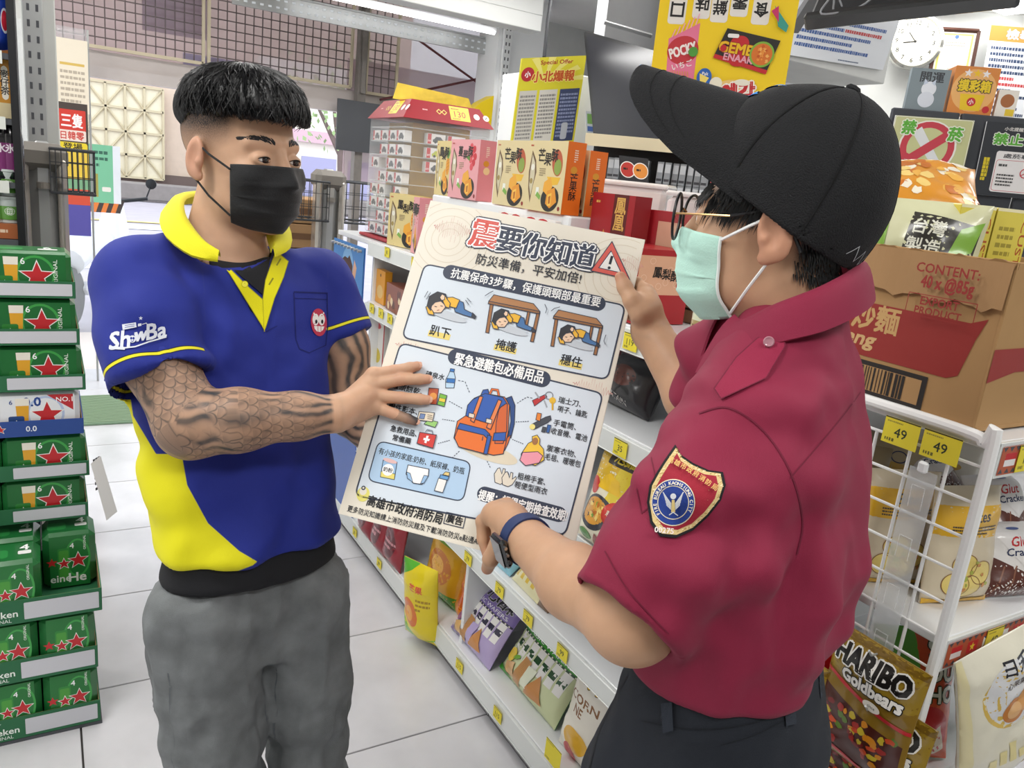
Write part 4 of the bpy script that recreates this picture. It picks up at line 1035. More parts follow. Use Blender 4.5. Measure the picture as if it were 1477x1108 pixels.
def legs(p):
    w = [(hipc-UPV*.16, Lb, R_A[0][2]-.012, R_A[0][3]-.008, 2.3), (hipc-UPV*.06, Lb, R_A[0][2]-.008, R_A[0][3]-.008, 2.3), (hipc-UPV*.005, Lb, R_A[0][2]-.020, R_A[0][3]-.020, 2.3)]
    d = s_loft(p, w)
    for h, k, a in ((hR, kR, aR), (hL, kL, aL)): d = smin(d, s_chain(p, [h-UPV*.02, (h+k)/2, k, (k+a)/2, a], [.083, .077, .064, .060, .066], .02), .016)
    return d
lo, hi = box_of([hipc+UPV*.05, aR, aL], .16); V, F = surface(legs, lo, hi, .0062); N = normals(V, F)
V = V+N*(vnoise(V*[1, 1, 1.9], 11, 4)*.0045-np.abs(vnoise(V*[1.3, 1.3, .6], 19, 9))*.009)[:, None]
for kk in (kR, kL): V = folds(V, N, kk, (CR, UPV), .0055, .013, .11, 7)
px, py = proj(V); sl = (V-hipc)@Lb
m_jean = mat('washed_grey_denim', '#777b7d', .85, bump=.6, bscale=1000, var=.30, vscale=22, bdist=.0015); t, bs = nod(m_jean)
over(t, bs, thr(t, 'seam', .0012, .0006), '#5b6064')
seam = np.minimum(np.abs((V-hR)@Fb-.02)+(0*sl)+.0*py+((V-hR)@Lb > 0)*9, 9); seam = np.where((V[:, 2] < hipc[2]-.12), np.where(((V-(hR+hL)/2)@Lb < 0), np.abs((V-hR)@Fb-.045)+(((V-hR)@Lb) > 0)*1, np.abs((V-hL)@Fb-.045)+(((V-hL)@Lb) > 0)*1), 1)
jeans = sdf_obj('jeans', V, F, m_jean, mA, dict(seam=seam))
for a in (aR, aL):
    def shoe(p, a=a): return smax(smin(s_ell(p, np.array([a[0], a[1], .045])+Fb*.06, (.125, .047, .05), np.stack([Fb, Lb, UPV], 1)), s_cone(p, [a[0], a[1], .05], [a[0], a[1], .11], .045, .045), .02), .004-p[:, 2], .004)
    V, F = surface(shoe, np.array([a[0], a[1], 0])-.2, np.array([a[0], a[1], 0])+.22, .006); sdf_obj('shoe', V, F, mat('black_shoe', '#1b1b1d', .5), mA)
for a in (aR, aL): a[2] = max(a[2], .09)
# collar, placket, pocket, print
m_yel = mat('yellow_knit', '#e7df12', .75, bump=.3, bscale=700, sheen=.1)
def strip(name, A1, A2, m, par, th=.003, rows=5, bulge=0, bn=None):
    """cloth strip between two world polylines"""
    A1, A2 = np.array(A1), np.array(A2); n = len(A1); v = []
    for j in range(rows):
        k = j/(rows-1); v.append(A1*(1-k)+A2*k+(bn if bn is not None else UPV)*bulge*math.sin(PI*k))
    v = np.array(v); nn = np.cross(v[-1]-v[0], np.gradient(v[0], axis=0)); nn /= np.linalg.norm(nn, axis=1)[:, None]+1e-9
    w = v+nn[None]*th; V = np.concatenate([v.reshape(-1, 3), w.reshape(-1, 3)]); F = []; m_ = rows*n
    for j in range(rows-1):
        for i in range(n-1): a = j*n+i; F += [(a, a+1, a+n+1, a+n), (m_+a, m_+a+n, m_+a+n+1, m_+a+1)]
    for i in range(n-1): F += [(i, m_+i, m_+i+1, i+1), ((rows-1)*n+i, (rows-1)*n+i+1, m_+(rows-1)*n+i+1, m_+(rows-1)*n+i)]
    for j in range(rows-1): F += [(j*n, (j+1)*n, m_+(j+1)*n, m_+j*n), (j*n+n-1, m_+j*n+n-1, m_+(j+1)*n+n-1, (j+1)*n+n-1)]
    return mesh(name, V, F, m, par, True, world=True, sharp=60)
def crv(pts, n=28):
    pts = np.array(pts, float); t = np.linspace(0, len(pts)-1, n); out = []
    for x in t:
        i = min(int(x), len(pts)-2); f = x-i; p0 = pts[max(i-1, 0)]; p1 = pts[i]; p2 = pts[i+1]; p3 = pts[min(i+2, len(pts)-1)]
        out.append(.5*((2*p1)+(-p0+p2)*f+(2*p0-5*p1+4*p2-p3)*f*f+(-p0+3*p1-3*p2+p3)*f**3))
    return np.array(out)
ci = crv([P(318, 368, 1.085), P(287, 338, 1.10), P(266, 305, 1.135), P(268, 283, 1.19), P(305, 280, 1.26), P(350, 290, 1.29), P(378, 310, 1.27), P(383, 332, 1.215), P(392, 362, 1.16)])
co = crv([P(314, 375, 1.078), P(272, 366, 1.075), P(233, 332, 1.105), P(240, 298, 1.20), P(300, 290, 1.31), P(375, 298, 1.34), P(412, 318, 1.28), P(421, 352, 1.205), P(398, 368, 1.155)])
strip('collar', ci, co, m_yel, mA, .004, 7, .010)
def px_art(A, bvh, name, par, ox, oy, t, m=M_FAB, maxe=.008, lift=.0015, zk=2):
    """art drawn in px around (ox, oy), laid on the garment along the view of its own plane"""
    o = P(ox, oy, t); ex = (P(ox+1, oy, t)-o); ey = (P(ox, oy-1, t)-o)
    V_, Z, C, F_ = A.arrays(maxe*FPX/t); out = []; ok = []
    for a, z in zip(V_, Z):
        p = o+ex*a[0]+ey*a[1]; d = _n3(p-_E); h = bvh.ray_cast(Vector(_E+d*.3), Vector(d), 3)
        ok.append(h[0] is not None); out.append(np.array(h[0])-d*(lift+z*zk) if h[0] is not None else p)
    return mesh(name, out, [q for q in F_ if all(ok[j] for j in q)], m, par, True, None, C, True)
def PX(A, pts, ox, oy): return [(x-ox, oy-y) for x, y in pts]
A = Art(); X = lambda pts: PX(A, pts, 350, 400)
A.poly(X([(313, 368), (330, 360), (372, 345), (392, 362), (384, 404), (379, 425), (352, 402)]), '#17181c')
A.poly(X([(306, 352), (330, 345), (372, 338), (386, 345), (384, 352), (372, 362), (350, 374), (332, 372), (314, 366)]), '#b78e72')
A.outl(X([(311, 368), (330, 386), (354, 410), (380, 433), (382, 478), (378, 470), (350, 425), (332, 396)]), '#e7df12', 1, '#a59f10')
A.outl(X([(398, 362), (416, 377), (409, 400), (396, 430), (384, 470), (381, 478), (379, 432), (383, 404), (392, 378)]), '#e7df12', 1, '#a59f10')
A.circ(353-350, 400-410, 5, '#c9c212'); A.circ(353-350, 400-410, 4, '#efe84a')
for x, y in ((402, 378), (391, 406)): A.line(X([(x-3, y+5), (x+3, y-5)]), 2.2, '#8c8a1e')
A.line(X([(384, 478), (400, 470)]), 1.3, '#16206e')
px_art(A, bvS, 'placket', mA, 350, 400, 1.15, lift=.003)
A = Art(); X = lambda pts: PX(A, pts, 455, 460)
A.line(X([(424, 422), (427, 490), (432, 503), (446, 509), (470, 498), (473, 470), (472, 424)]), 1.3, '#141d66'); A.line(X([(424, 421), (473, 423)]), 2, '#141d66'); A.line(X([(424, 430), (473, 432)]), 1.0, '#141d66')
px_art(A, bvS, 'pocket', mA, 455, 460, 1.2, lift=.001)
A = Art()   # round red emblem with white eyes and smile
A.circ(0, 0, 11.5, '#c43a56', ry=20, rot=.08); A.circ(0, 0, 12.2, '#8e2343', ry=20.6, rot=.08) if False else None
for sx in (-4.6, 4): A.circ(sx, 4, 4.6, '#f6f2f0', ry=8.5); A.circ(sx+.8, 1, 1.6, '#1b1b25', ry=3)
A.line([(-7, 11), (-7, 14)], 1.6, '#f6f2f0'); A.line([(6.6, 12), (7, 14.5)], 1.6, '#f6f2f0')
A.poly([(-7, -5), (8, -6), (6, -11), (2, -14), (-3, -13), (-6, -9.5)], '#f6f2f0'); A.line([(-1.5, -5.6), (-1.2, -13)], .7, '#c43a56'); A.line([(3, -5.6), (3, -13)], .7, '#c43a56')
px_art(A, bvS, 'shirt_emblem', mA, 460, 465, 1.2, lift=.002)
A = Art(); r_ = .17
A.text('Sh', -27, -6, 24, '#dfe3ee', .035, rot=r_, shear=.25); A.circ(-9, -5, 5.2, '#dfe3ee'); A.circ(-10.8, -4, 1.5, '#1c2d8e', ry=2); A.circ(-7.4, -4, 1.5, '#1c2d8e', ry=2); A.line([(-11.5, -7.4), (-9, -8.6), (-6.8, -7)], .9, '#1c2d8e')
A.text('w', 3, -1, 12, '#dfe3ee', .05, rot=r_, shear=.3); A.text('Ba', 26, 7, 22, '#dfe3ee', .03, rot=r_, shear=.2)
A.line([(-43, -17), (-30, -19), (-5, -16), (15, -9), (40, -2)], 2, '#dfe3ee'); A.line([(-42, -17.5), (-20, -18.6)], 4, '#dfe3ee')
A.poly([(-24, 16), (-4, 19), (-3, 12), (-23, 8)], '#dfe3ee'); A.line([(-20, 14.4), (-6, 16.4)], .8, '#1c2d8e'); A.line([(-20, 11.6), (-6, 13.7)], .8, '#1c2d8e'); A.poly([(-1, 17), (4, 17.6), (4, 14), (-1, 13)], '#dfe3ee'); A.line([(5, 16), (11, 18), (13, 15)], 1, '#dfe3ee'); A.star(3, 25, 3.2, '#dfe3ee')
px_art(A, bvS, 'sleeve_print', mA, 200, 484, 1.08, lift=.0012)
# ------------------------------------------------------------------ person in the maroon uniform and black cap
mB = thing('person', 'person in maroon uniform shirt, black cap, glasses and mint face mask', 'person', tuple(onz(1010, 1700, 0)))
Fg, Lg = facing(-117); Og = P(1120, 328, .87); gs = .95; Fc_, Lc_ = facing(-122)
tB = .90
R_B = [ring(1085, 1205, 425, tB, .8, Lc_), ring(1068, 1225, 440, tB, .60, Lc_), ring(1045, 1240, 470, tB, .50, Lc_), ring(1008, 1262, 520, tB, .50, Lc_, 2.3), ring(975, 1272, 590, tB, .52, Lc_, 2.3), ring(945, 1275, 670, tB, .56, Lc_, 2.3),
       ring(928, 1268, 750, tB, .60, Lc_, 2.2), ring(912, 1246, 835, tB, .62, Lc_, 2.2), ring(903, 1222, 885, tB, .64, Lc_, 2.2), ring(898, 1200, 924, tB, .66, Lc_, 2.2)][::-1]
LB = [P(1078, 640, .80), P(1000, 770, .765), P(912, 890, .765), P(830, 840, .865), P(760, 780, .985)]
rLB = [.050, .049, .043, .039, .0275]
RB = [P(1000, 600, 1.02), P(985, 640, 1.08), P(1010, 580, 1.08), P(960, 515, 1.125), P(938, 472, 1.150)]
RB = [P(1075, 520, 1.0), P(1075, 640, 1.0), P(1000, 572, 1.09), P(938, 478, 1.150)]; rRB = [.045, .040, .038, .0265]
fr2 = .0080
def g(px, py, off): return onb(px, py, off)
palmB = [P(760, 780, .985), onb(735, 752, .045), onb(716, 742, .038)]
HB = dict(index=[onb(708, 742, .034), onb(696, 752, .026), onb(697, 777, .018), onb(703, 799, .012)], middle=[onb(714, 738, .028), onb(704, 744, .020), onb(706, 770, .012), onb(712, 792, .0095)],
          ring_=[onb(722, 734, .024), onb(714, 738, .016), onb(715, 762, .0125), onb(720, 782, .011)], pinky=[onb(732, 730, .022), onb(725, 736, .014), onb(725, 756, .012), onb(728, 772, .0105)])
thB = [onb(724, 775, .046), onb(708, 806, .030), onb(703, 820, .006)]
palmR = [P(938, 478, 1.150), onb(932, 447, -.002), onb(930, 435, -.008)]
HR_ = dict(index=[onb(930, 420, -.012), onb(918, 408, -.016), onb(893, 404, -.016), onb(878, 403, -.014)], middle=[onb(936, 427, -.018), onb(918, 424, -.022), onb(892, 421, -.018), onb(875, 420, -.015)],
           ring_=[onb(940, 438, -.020), onb(918, 440, -.022), onb(893, 438, -.018), onb(878, 437, -.015)], pinky=[onb(942, 450, -.018), onb(920, 455, -.020), onb(898, 454, -.017), onb(884, 453, -.014)])
thR = [onb(924, 452, .012), onb(912, 434, .016), onb(901, 414, .012), onb(895, 400, .0115)]
def body_B(p):
    d = head_sdf(p, Og, Fg, Lg, UPV, gs)
    d = smin(d, s_cone(p, Og-UPV*.05-Fg*.02, P(1128, 455, .885), .055, .052), .02)
    d = smin(d, s_loft(p, shrink(R_B, .026)), .03)
    d = smin(d, s_chain(p, LB, rLB, .02), .02); d = smin(d, s_chain(p, RB, rRB, .02), .02)
    e = s_chain(p, palmB, [.0265, .024, .019], .008)
    for k, (n, f) in enumerate(HB.items()):
        e = smin(e, s_cone(p, palmB[1]+(f[0]-palmB[2])*.4, f[0], .017, .0115), .008); w = .9 if n == 'pinky' else 1
        e = smin(e, finger(p, f, [.0110*w, .0094*w, .0086*w, .0074*w]), .004)
    e = smin(e, s_chain(p, thB, [.014, .0105, .0085], .006), .008); d = smin(d, e, .012)
    e = s_chain(p, palmR, [.0265, .022, .020], .01)
    for k, (n, f) in enumerate(HR_.items()):
        e = smin(e, s_cone(p, palmR[1]+(f[0]-palmR[2])*.3, f[0], .016, .0112), .008); w = .9 if n == 'pinky' else 1
        e = smin(e, finger(p, f, [.0108*w, .0090*w, .0082*w, .0072*w]), .004)
    e = smin(e, s_chain(p, thR, [.0165, .0125, .0105, .0085], .006), .01)
    return smin(d, e, .012)
lo, hi = box_of([Og, LB[0], LB[2], RB[1], RB[-1], thR[-1], palmB[-1], HB['index'][-1]]+[r[0] for r in R_B], .15)
h1 = box_of([x for f in HB.values() for x in f]+thB+palmB[1:], .024); h2 = box_of([x for f in HR_.values() for x in f]+thR+palmR[1:], .024)
V, F = region_mesh(body_B, (lo, hi), .0045, [(Og-.15, Og+.15, .0022), (h1[0], h1[1], .0014), (h2[0], h2[1], .0014)])
q = (V-Og)@np.array([Fg, Lg, UPV]).T/gs
hairl = .000+.03*np.clip(-q[:, 0]/.05, 0, 1)
stub = np.clip((q[:, 2]+.055-.0*q[:, 0])/.03, 0, 1)*np.clip((-.028-q[:, 0])/.012, 0, 1)
stub = np.maximum(stub, np.clip((q[:, 2]+.006)/.014, 0, 1)*np.clip((.072-q[:, 0])/.01, 0, 1)*(np.abs(q[:, 1]) > .03)*.85)
earm = (np.abs(q[:, 1]) > .074) & (q[:, 2] < .028) & (q[:, 2] > -.05) & (q[:, 0] > -.036) & (q[:, 0] < .012); stub[earm] = 0
stub *= (q[:, 2] > -.1)
blush = earm*.3
for f in list(HB.values())+[thR, thB]: blush = np.maximum(blush, .6*np.exp(-((V-f[-1])**2).sum(1)/.00012))
skB = skinmat('skin_firefighter', '#c99f80', '#c0705e')
t, b_, att, mix, s = skB[1:]
bodyB = sdf_obj('body', V, F, skB[0], mB, dict(stub=stub, blush=blush)); bvB = bvh_of(V, F)
eyes(mB, Og, Fg, Lg, gs); eyebrow(mB, bvB, Og, Fg, Lg, gs)
# cropped hair below the cap and a tuft over the strap
b = MB(); q_ = random.Random(9)
def hs_(n, fn, r=.0007):
    for k in range(n):
        a, dv, l = fn(); h = bvB.find_nearest(Vector(to_h(Og, Fg, Lg, gs, a)))
        if h[0] is None: continue
        p0 = np.array(h[0]); d = np.array(dv)@np.array([Fg, Lg, UPV]); pts = [p0, p0+(d*.6+np.array(h[1])*.30)*l, p0+(d+np.array(h[1])*.22)*l]; b.tube(pts, [r, r*.8, r*.2], 3, caps=False)
hs_(900, lambda: ((q_.uniform(-.1, -.035), .07*q_.choice([1, 1, 1, -1])*q_.uniform(.2, 1), q_.uniform(-.052, .01)), (-.2, 0, -1), q_.uniform(.006, .012)))
hs_(420, lambda: ((q_.uniform(.0, .072), .07*q_.choice([1, 1, -1]), q_.uniform(.012, .05)), (.35, 0, -1), q_.uniform(.012, .024)))
hs_(160, lambda: ((q_.uniform(.07, .09), q_.uniform(-.06, .06), q_.uniform(.03, .045)), (.3, 0, -1), q_.uniform(.012, .022)))
o = b.build('hair', m_hair, mB, True, world=True); o['kind'] = 'stuff'
# cap
ta = math.radians(24); Fk = math.cos(ta)*Fg+math.sin(ta)*UPV; Uk = -math.sin(ta)*Fg+math.cos(ta)*UPV; Kc = Og+UPV*.034*gs+Fg*.0
m_cap = mat('black_cap_weave', '#17181b', .85, bump=1, bscale=650, bdist=.002); m_seam = mat('cap_seam', '#0b0b0d', .9)
def kp(a): return Kc+(np.array(a)@np.array([Fk, Lg, Uk]))
def cap(p):
    a = (p-Kc)@np.array([Fk, Lg, Uk]).T
    d = s_ell(a, (-.008, 0, -.004), (.1015, .088, .130)); d = smin(d, s_ell(a, (.045, 0, .040), (.048, .060, .056)), .03)
    rim = -.018-.010*np.clip(-a[:, 0]/.1, -.6, 1)
    inn = s_ell(a, (-.008, 0, -.006), (.0975, .084, .125))
    d = smax(d, -inn, .001); return smax(d, rim-a[:, 2], .002)
Vc, Fc = surface(cap, Kc-.15, Kc+.16, .0026); N = normals(Vc, Fc); a = (Vc-Kc)@np.array([Fk, Lg, Uk]).T
th_ = np.arctan2(a[:, 1], a[:, 0]); Vc = Vc+N*(vnoise(Vc, 22, 3)*.0012)[:, None]
for s6 in range(6):
    x = np.abs(((th_-PI/6*0-s6*PI/3+PI) % (2*PI))-PI)*np.hypot(a[:, 0], a[:, 1]); Vc = Vc-N*(np.exp(-(x/.0018)**2)*.0010*(a[:, 2] > -.02))[:, None]
capo = thing('baseball_cap', 'black baseball cap with curved brim worn by the person in maroon', 'cap', tuple(Kc))
mesh('crown', Vc, Fc, m_cap, capo, True, world=True); bvC = bvh_of(Vc, Fc)
for s6 in range(6):
    pts = []
    for i in range(22):
        t_ = .12+i/21*1.58; d = np.array([math.sin(t_)*math.cos(s6*PI/3), math.sin(t_)*math.sin(s6*PI/3), math.cos(t_)]); h = bvC.ray_cast(Vector(kp(d*.25)), Vector(-(d@np.array([Fk, Lg, Uk]))), .3)
        if h[0] is not None: pts.append(np.array(h[0])+(d@np.array([Fk, Lg, Uk]))*.0003)
    if len(pts) > 3: b = MB(); b.tube(pts, .0011, 4); b.build('seam', m_seam, capo, True, world=True)
h = bvC.ray_cast(Vector(kp((0, 0, .3))), Vector(-Uk), .4); b = MB(); b.lathe([(.001, -.001), (.008, 0), (.0085, .003), (.006, .006), (.001, .007)], np.array(h[0]), 16, R=np.stack([Fk, Lg, Uk], 1)); b.build('button', m_cap, capo, True, world=True)
nu, nv = 33, 13; vt = []
for j in range(nv):
    s_ = j/(nv-1)
    for i in range(nu):
        q1 = i/(nu-1)*2-1; lat = .0835*q1*(1-.05*s_); z = .078-.076*q1*q1*(1-.12*s_)-.030*s_; zr = .078-.076*q1*q1
        root = -.010+.1015*math.sqrt(max(0, 1-(.0835*q1/.088)**2-((zr+.004)/.130)**2)); f_ = root+.150*max(0, 1-abs(q1)**5)**.5*s_
        vt.append(kp((f_, lat, z)))
vt = np.array(vt); n = nu*nv; vb = vt-Uk*.0035; f = []
for j in range(nv-1):
    for i in range(nu-1): a_ = j*nu+i; f += [(a_, a_+nu, a_+nu+1, a_+1), (n+a_, n+a_+1, n+a_+nu+1, n+a_+nu)]
for i in range(nu-1): f += [(i, i+1, n+i+1, n+i), ((nv-1)*nu+i, n+(nv-1)*nu+i, n+(nv-1)*nu+i+1, (nv-1)*nu+i+1)]
for j in range(nv-1): f += [(j*nu, n+j*nu, n+(j+1)*nu, (j+1)*nu), (j*nu+nu-1, (j+1)*nu+nu-1, n+(j+1)*nu+nu-1, n+j*nu+nu-1)]
mesh('brim', np.concatenate([vt, vb]), f, m_cap, capo, True, world=True, sharp=60)
for k in (2, 4): b = MB(); b.tube([vt[(nv-1-k)*nu+i]+Uk*.0003 for i in range(2, nu-2)], .0005, 4); b.build('brim_stitch', m_seam, capo, True, world=True)
b = MB(); b.tube([vt[(nv-1)*nu+i]-Uk*.0015 for i in range(1, nu//2+4)], .0013, 6); b.build('brim_piping', mat('blue_piping', '#2e7fd0', .6), capo, True, world=True)
A = Art(); cb = '#2f8ae0'
A.poly([(-.05, -.012), (-.02, .004), (.02, .010), (.055, .006), (.03, -.004), (.0, -.010), (-.03, -.018)], cb); A.poly([(-.02, .006), (.01, .022), (.05, .026), (.02, .012)], cb); A.poly([(-.045, -.002), (-.03, .012), (-.005, .016), (-.02, .004)], cb)
A.line([(-.04, -.010), (0, .004), (.045, .008)], .0014, '#e8f2fb'); A.line([(-.012, .010), (.03, .022)], .0014, '#e8f2fb')
A.project('cap_emblem', capo, bvC, kp((.105, -.022, .072)), Lg, Uk, .008, M_FAB, .08, .0022)
A = Art(); A.line([(-.02, 0), (-.012, .012), (-.004, -.004), (.003, .010), (.010, -.006), (.02, .006)], .0009, '#b9bcc0')
A.project('strap_script', capo, bvC, kp((-.108, .03, -.012)), _n3(np.cross(Uk, -Fk)), Uk, .006, M_FAB, .08, .001)
# glasses (worn, a thing of their own)
gl = thing('eyeglasses', 'round thin gold wire glasses worn under the black cap', 'glasses', tuple(to_h(Og, Fg, Lg, gs, (.11, 0, 0))))
m_gold = mat('gold_wire', '#b89468', .25, 1); m_tip = mat('temple_tip', '#17161a', .4)
for sg in (-1, 1):
    c = to_h(Og, Fg, Lg, gs, (.112, .034*sg, .000)); e1 = _n3(Lg-Fg*.12*sg); e2 = UPV
    pts = [c+(e1*math.cos(a_)+e2*math.sin(a_))*.0255 for a_ in np.linspace(0, 2*PI, 37)[:-1]]
    b = MB(); b.tube(pts, .0017, 8, closed=True); b.build('rim', m_tip, gl, True, world=True)
    n_ = np.cross(e1, e2); b = MB(); v_ = [c]+[c+(p_-c)*.97 for p_ in pts]; b.add(v_, [(0, i+1, (i+1) % 36+1) for i in range(36)]); b.build('lens', mat('lens_glass', '#e9f2f2', .03, alpha=.16, coat=1), gl, True, world=True)
    hg = to_h(Og, Fg, Lg, gs, (.106, .060*sg, .004)); mid = to_h(Og, Fg, Lg, gs, (.04, .0765*sg, .008)); en = to_h(Og, Fg, Lg, gs, (-.004, .0790*sg, .020))
    b = MB(); b.tube([c+e1*.0255*sg, hg, mid], .0012, 6); b.build('temple', m_gold, gl, True, world=True)
    b = MB(); b.tube([mid, en, to_h(Og, Fg, Lg, gs, (-.024, .079*sg, .010)), to_h(Og, Fg, Lg, gs, (-.042, .078*sg, -.022))], .0021, 6); b.build('temple_tip', m_tip, gl, True, world=True)
b = MB(); b.tube([to_h(Og, Fg, Lg, gs, x) for x in ((.113, .010, .006), (.116, 0, .010), (.113, -.010, .006))], .0012, 6); b.build('bridge', m_gold, gl, True, world=True)
# mask
v, f, grid = mask_mesh(Og, Fg, Lg, UPV, gs, bvB, top=-.012, bot=-.120, ph=.86, tent=1)
m_mint = mat('mint_nonwoven', '#bce6d8', .8, bump=.25, bscale=500, var=.05, vscale=20)
mk2 = mesh('face_mask', v, f, m_mint, mB, True, world=True)
for e_ in (0, -1):
    b = MB(); b.tube(list(grid[:, e_]), .0018, 5); b.build('mask_edge', mat('white_edge', '#e5efec', .8), mk2, True, world=True)
    sg = -1 if e_ == 0 else 1
    for j, ez in ((1, .016), (-2, -.036)):
        p0 = grid[j, e_]; ear = to_h(Og, Fg, Lg, gs, (-.010, .080*sg, ez)); b = MB(); b.tube([p0, (p0+ear)/2+Lg*sg*.006, ear], .0017, 6); b.build('ear_loop', mat('white_elastic', '#f1f3f2', .8), mk2, True, world=True)
# uniform shirt
m_mar = mat('maroon_twill', '#86173a', .75, bump=.25, bscale=1500, sheen=.03, var=.05, vscale=8)
hemB = P(903, 890, .755); dB = _n3(P(903, 890, .755)-P(1040, 690, .80))
def shirt_B(p):
    d = s_loft(p, R_B)
    s = s_chain(p, [P(1120, 560, .84), P(1075, 655, .805), P(995, 770, .768), hemB+dB*.02], [.066, .078, .070, .062], .03); s = smax(s, (p-hemB)@dB, .003)
    s = smax(s, -smax(s_cone(p, hemB-dB*.05, hemB+dB*.08, .054, .056), -((p-hemB)@dB+.03), .002), .002); d = smin(d, s, .03)
    d = smin(d, s_chain(p, [P(1080, 500, .98), P(1050, 530, 1.0), P(1050, 600, 1.02)], [.062, .062, .060], .03), .03)
    nc = P(1135, 425, .885); return smax(d, -s_cone(p, nc-UPV*.04, nc+UPV*.1, .054, .062), .008)
lo, hi = box_of([P(1270, 600, .9), P(850, 930, .76), P(900, 990, .95), P(1200, 1000, .9), P(1010, 540, 1.1), P(1140, 400, .9)], .09)
V, F = surface(shirt_B, lo, hi, .0038); N = normals(V, F); V = cloth_wrinkle(V, N, .0030, 9, 13)
V = folds(V, N, P(1120, 850, .82), (UPV*1.0+CR*.35, CR), .0075, .014, .10, 3); V = folds(V, N, P(1190, 700, .82), (CR+UPV*.5, UPV), .003, .017, .12, 5); V = folds(V, N, P(1050, 800, .80), (UPV+CR*.6, CR), .007, .012, .08, 4)
V = folds(V, N, P(970, 640, .86), (CR+UPV*.5, UPV), .006, .014, .09, 6); V = folds(V, N, P(1180, 940, .85), (CR, UPV), .003, .012, .10, 8); V = folds(V, N, P(1020, 560, .88), (CR*.7-UPV*.7, UPV), .0055, .012, .09, 2)
shirtB = sdf_obj('uniform_shirt', V, F, m_mar, mB); bvU = bvh_of(V, F)
ci = crv([P(1062, 455, .86), P(1075, 462, .84), P(1120, 440, .80), P(1180, 415, .79), P(1232, 385, .83), P(1225, 375, .93), P(1150, 400, .99), P(1075, 430, .98), P(1040, 455, .94)], 36)
co = crv([P(1005, 540, .87), P(1040, 530, .83), P(1110, 500, .785), P(1190, 478, .775), P(1252, 445, .82), P(1248, 425, .95), P(1160, 440, 1.03), P(1050, 460, 1.02), P(1012, 520, .95)], 36)
strip('collar', ci, co, m_mar, mB, .003, 7, .012)
def stitched(name, pts, fill=None, w=1.4, t=.85, lift=.0012, col='#6d1430'):
    A = Art(); X = [(x-1080, 600-y) for x, y in pts]
    if fill: A.outl(X, fill, w, col)
    else: A.line(X, w, col)
    return px_art(A, bvU, name, mB, 1080, 600, t, m=M_FAB, lift=lift)
stitched('shoulder_seam', crv([(1008, 596), (1050, 588), (1100, 620), (1140, 680), (1158, 750), (1150, 800)], 30), w=2.4)
stitched('yoke_seam', crv([(1140, 690), (1200, 620), (1245, 560), (1266, 515)], 20), w=1.8)
stitched('sleeve_hem_seam', crv([(872, 795), (905, 850), (965, 915)], 14), w=1.8)
stitched('epaulette', [(1030, 560), (1062, 515), (1092, 488), (1118, 476), (1133, 480), (1132, 500), (1105, 545), (1040, 575)], '#8f1f40', 1.6, lift=.004)
c = bvU.ray_cast(Vector(P(1109, 493, .3)), Vector(_n3(ray(1109, 493))), 2)[0]; c = np.array(c)-_n3(ray(1109, 493))*.009; dv = -_n3(ray(1109, 493))
bt = MB(); e1 = _n3(np.cross(dv, UPV)); bt.lathe([(.001, 0), (.0050, 0), (.0055, .0012), (.0045, .0022), (.003, .0015), (.001, .0015)], c, 18, R=np.stack([e1, np.cross(dv, e1), dv], 1)); bt.build('shirt_button', mat('pearl_button', '#b07c88', .2, coat=1), mB, True, world=True)
stitched('chest_pocket', [(905, 660), (935, 640), (952, 720), (925, 740), (918, 705)], w=1.6)
# sleeve patch: black, gold, red shield with blue disc
A = Art(); X = lambda pts: [(x-988, 708-y) for x, y in pts]
sh = [(974, 641), (981, 655), (1000, 668), (1022, 678), (1043, 681), (1047, 700), (1040, 722), (1022, 745), (1000, 765), (975, 776), (952, 774), (938, 755), (933, 725), (937, 700), (948, 680), (958, 664)]
def sc(pts, k, cx=988, cy=712): return [(cx+(x-cx)*k, cy+(y-cy)*k) for x, y in pts]
A.poly(X(sh), '#141317'); A.poly(X(sc(sh, .93)), '#d8bf86'); A.poly(X(sc(sh, .82)), '#9c1f33')
q3 = random.Random(2)
for k in range(150):
    a_ = q3.uniform(0, 16); i = int(a_) % 16; f_ = a_-int(a_); p0, p1 = sc(sh, q3.uniform(.84, .92))[i], sc(sh, q3.uniform(.84, .92))[(i+1) % 16]; x = p0[0]+(p1[0]-p0[0])*f_; y = p0[1]+(p1[1]-p0[1])*f_; A.k = 4; A.line(X([(x, y), (x+2.4, y-1)]), .8, q3.choice(['#f6e8bd', '#a98a4c']))
A.k = 6; cx, cy = 971, 725; A.poly(X([(cx+34*math.cos(a_)*.93, cy+34*math.sin(a_)) for a_ in np.linspace(0, 2*PI, 40)[:-1]]), '#e8dcc0'); A.poly(X([(cx+32.5*math.cos(a_)*.93, cy+32.5*math.sin(a_)) for a_ in np.linspace(0, 2*PI, 40)[:-1]]), '#25408f')
A.line(X([(cx+24*math.cos(a_)*.93, cy+24*math.sin(a_)) for a_ in np.linspace(0, 2*PI, 40)[:-1]]), 1.2, '#e8dcc0', True)
for i, ch in enumerate('FIRE BUREAU KAOHSIUNG CITY'):
    a_ = math.radians(215-i*9.6); x = cx+28.3*.93*math.cos(a_); y = cy-28.3*math.sin(a_)
    if ch != ' ': A.text(ch, x-988, 708-y, 4.6, '#f0e8d4', .03, rot=a_-PI/2)
for sg in (-1, 1):
    for k in range(5): A.line(X([(cx+sg*3, cy+10-k*2), (cx+sg*(9+k), cy+4-k*4), (cx+sg*(10+k*1.2), cy-8-k*1.8)]), 1.5, '#cfd2d8')
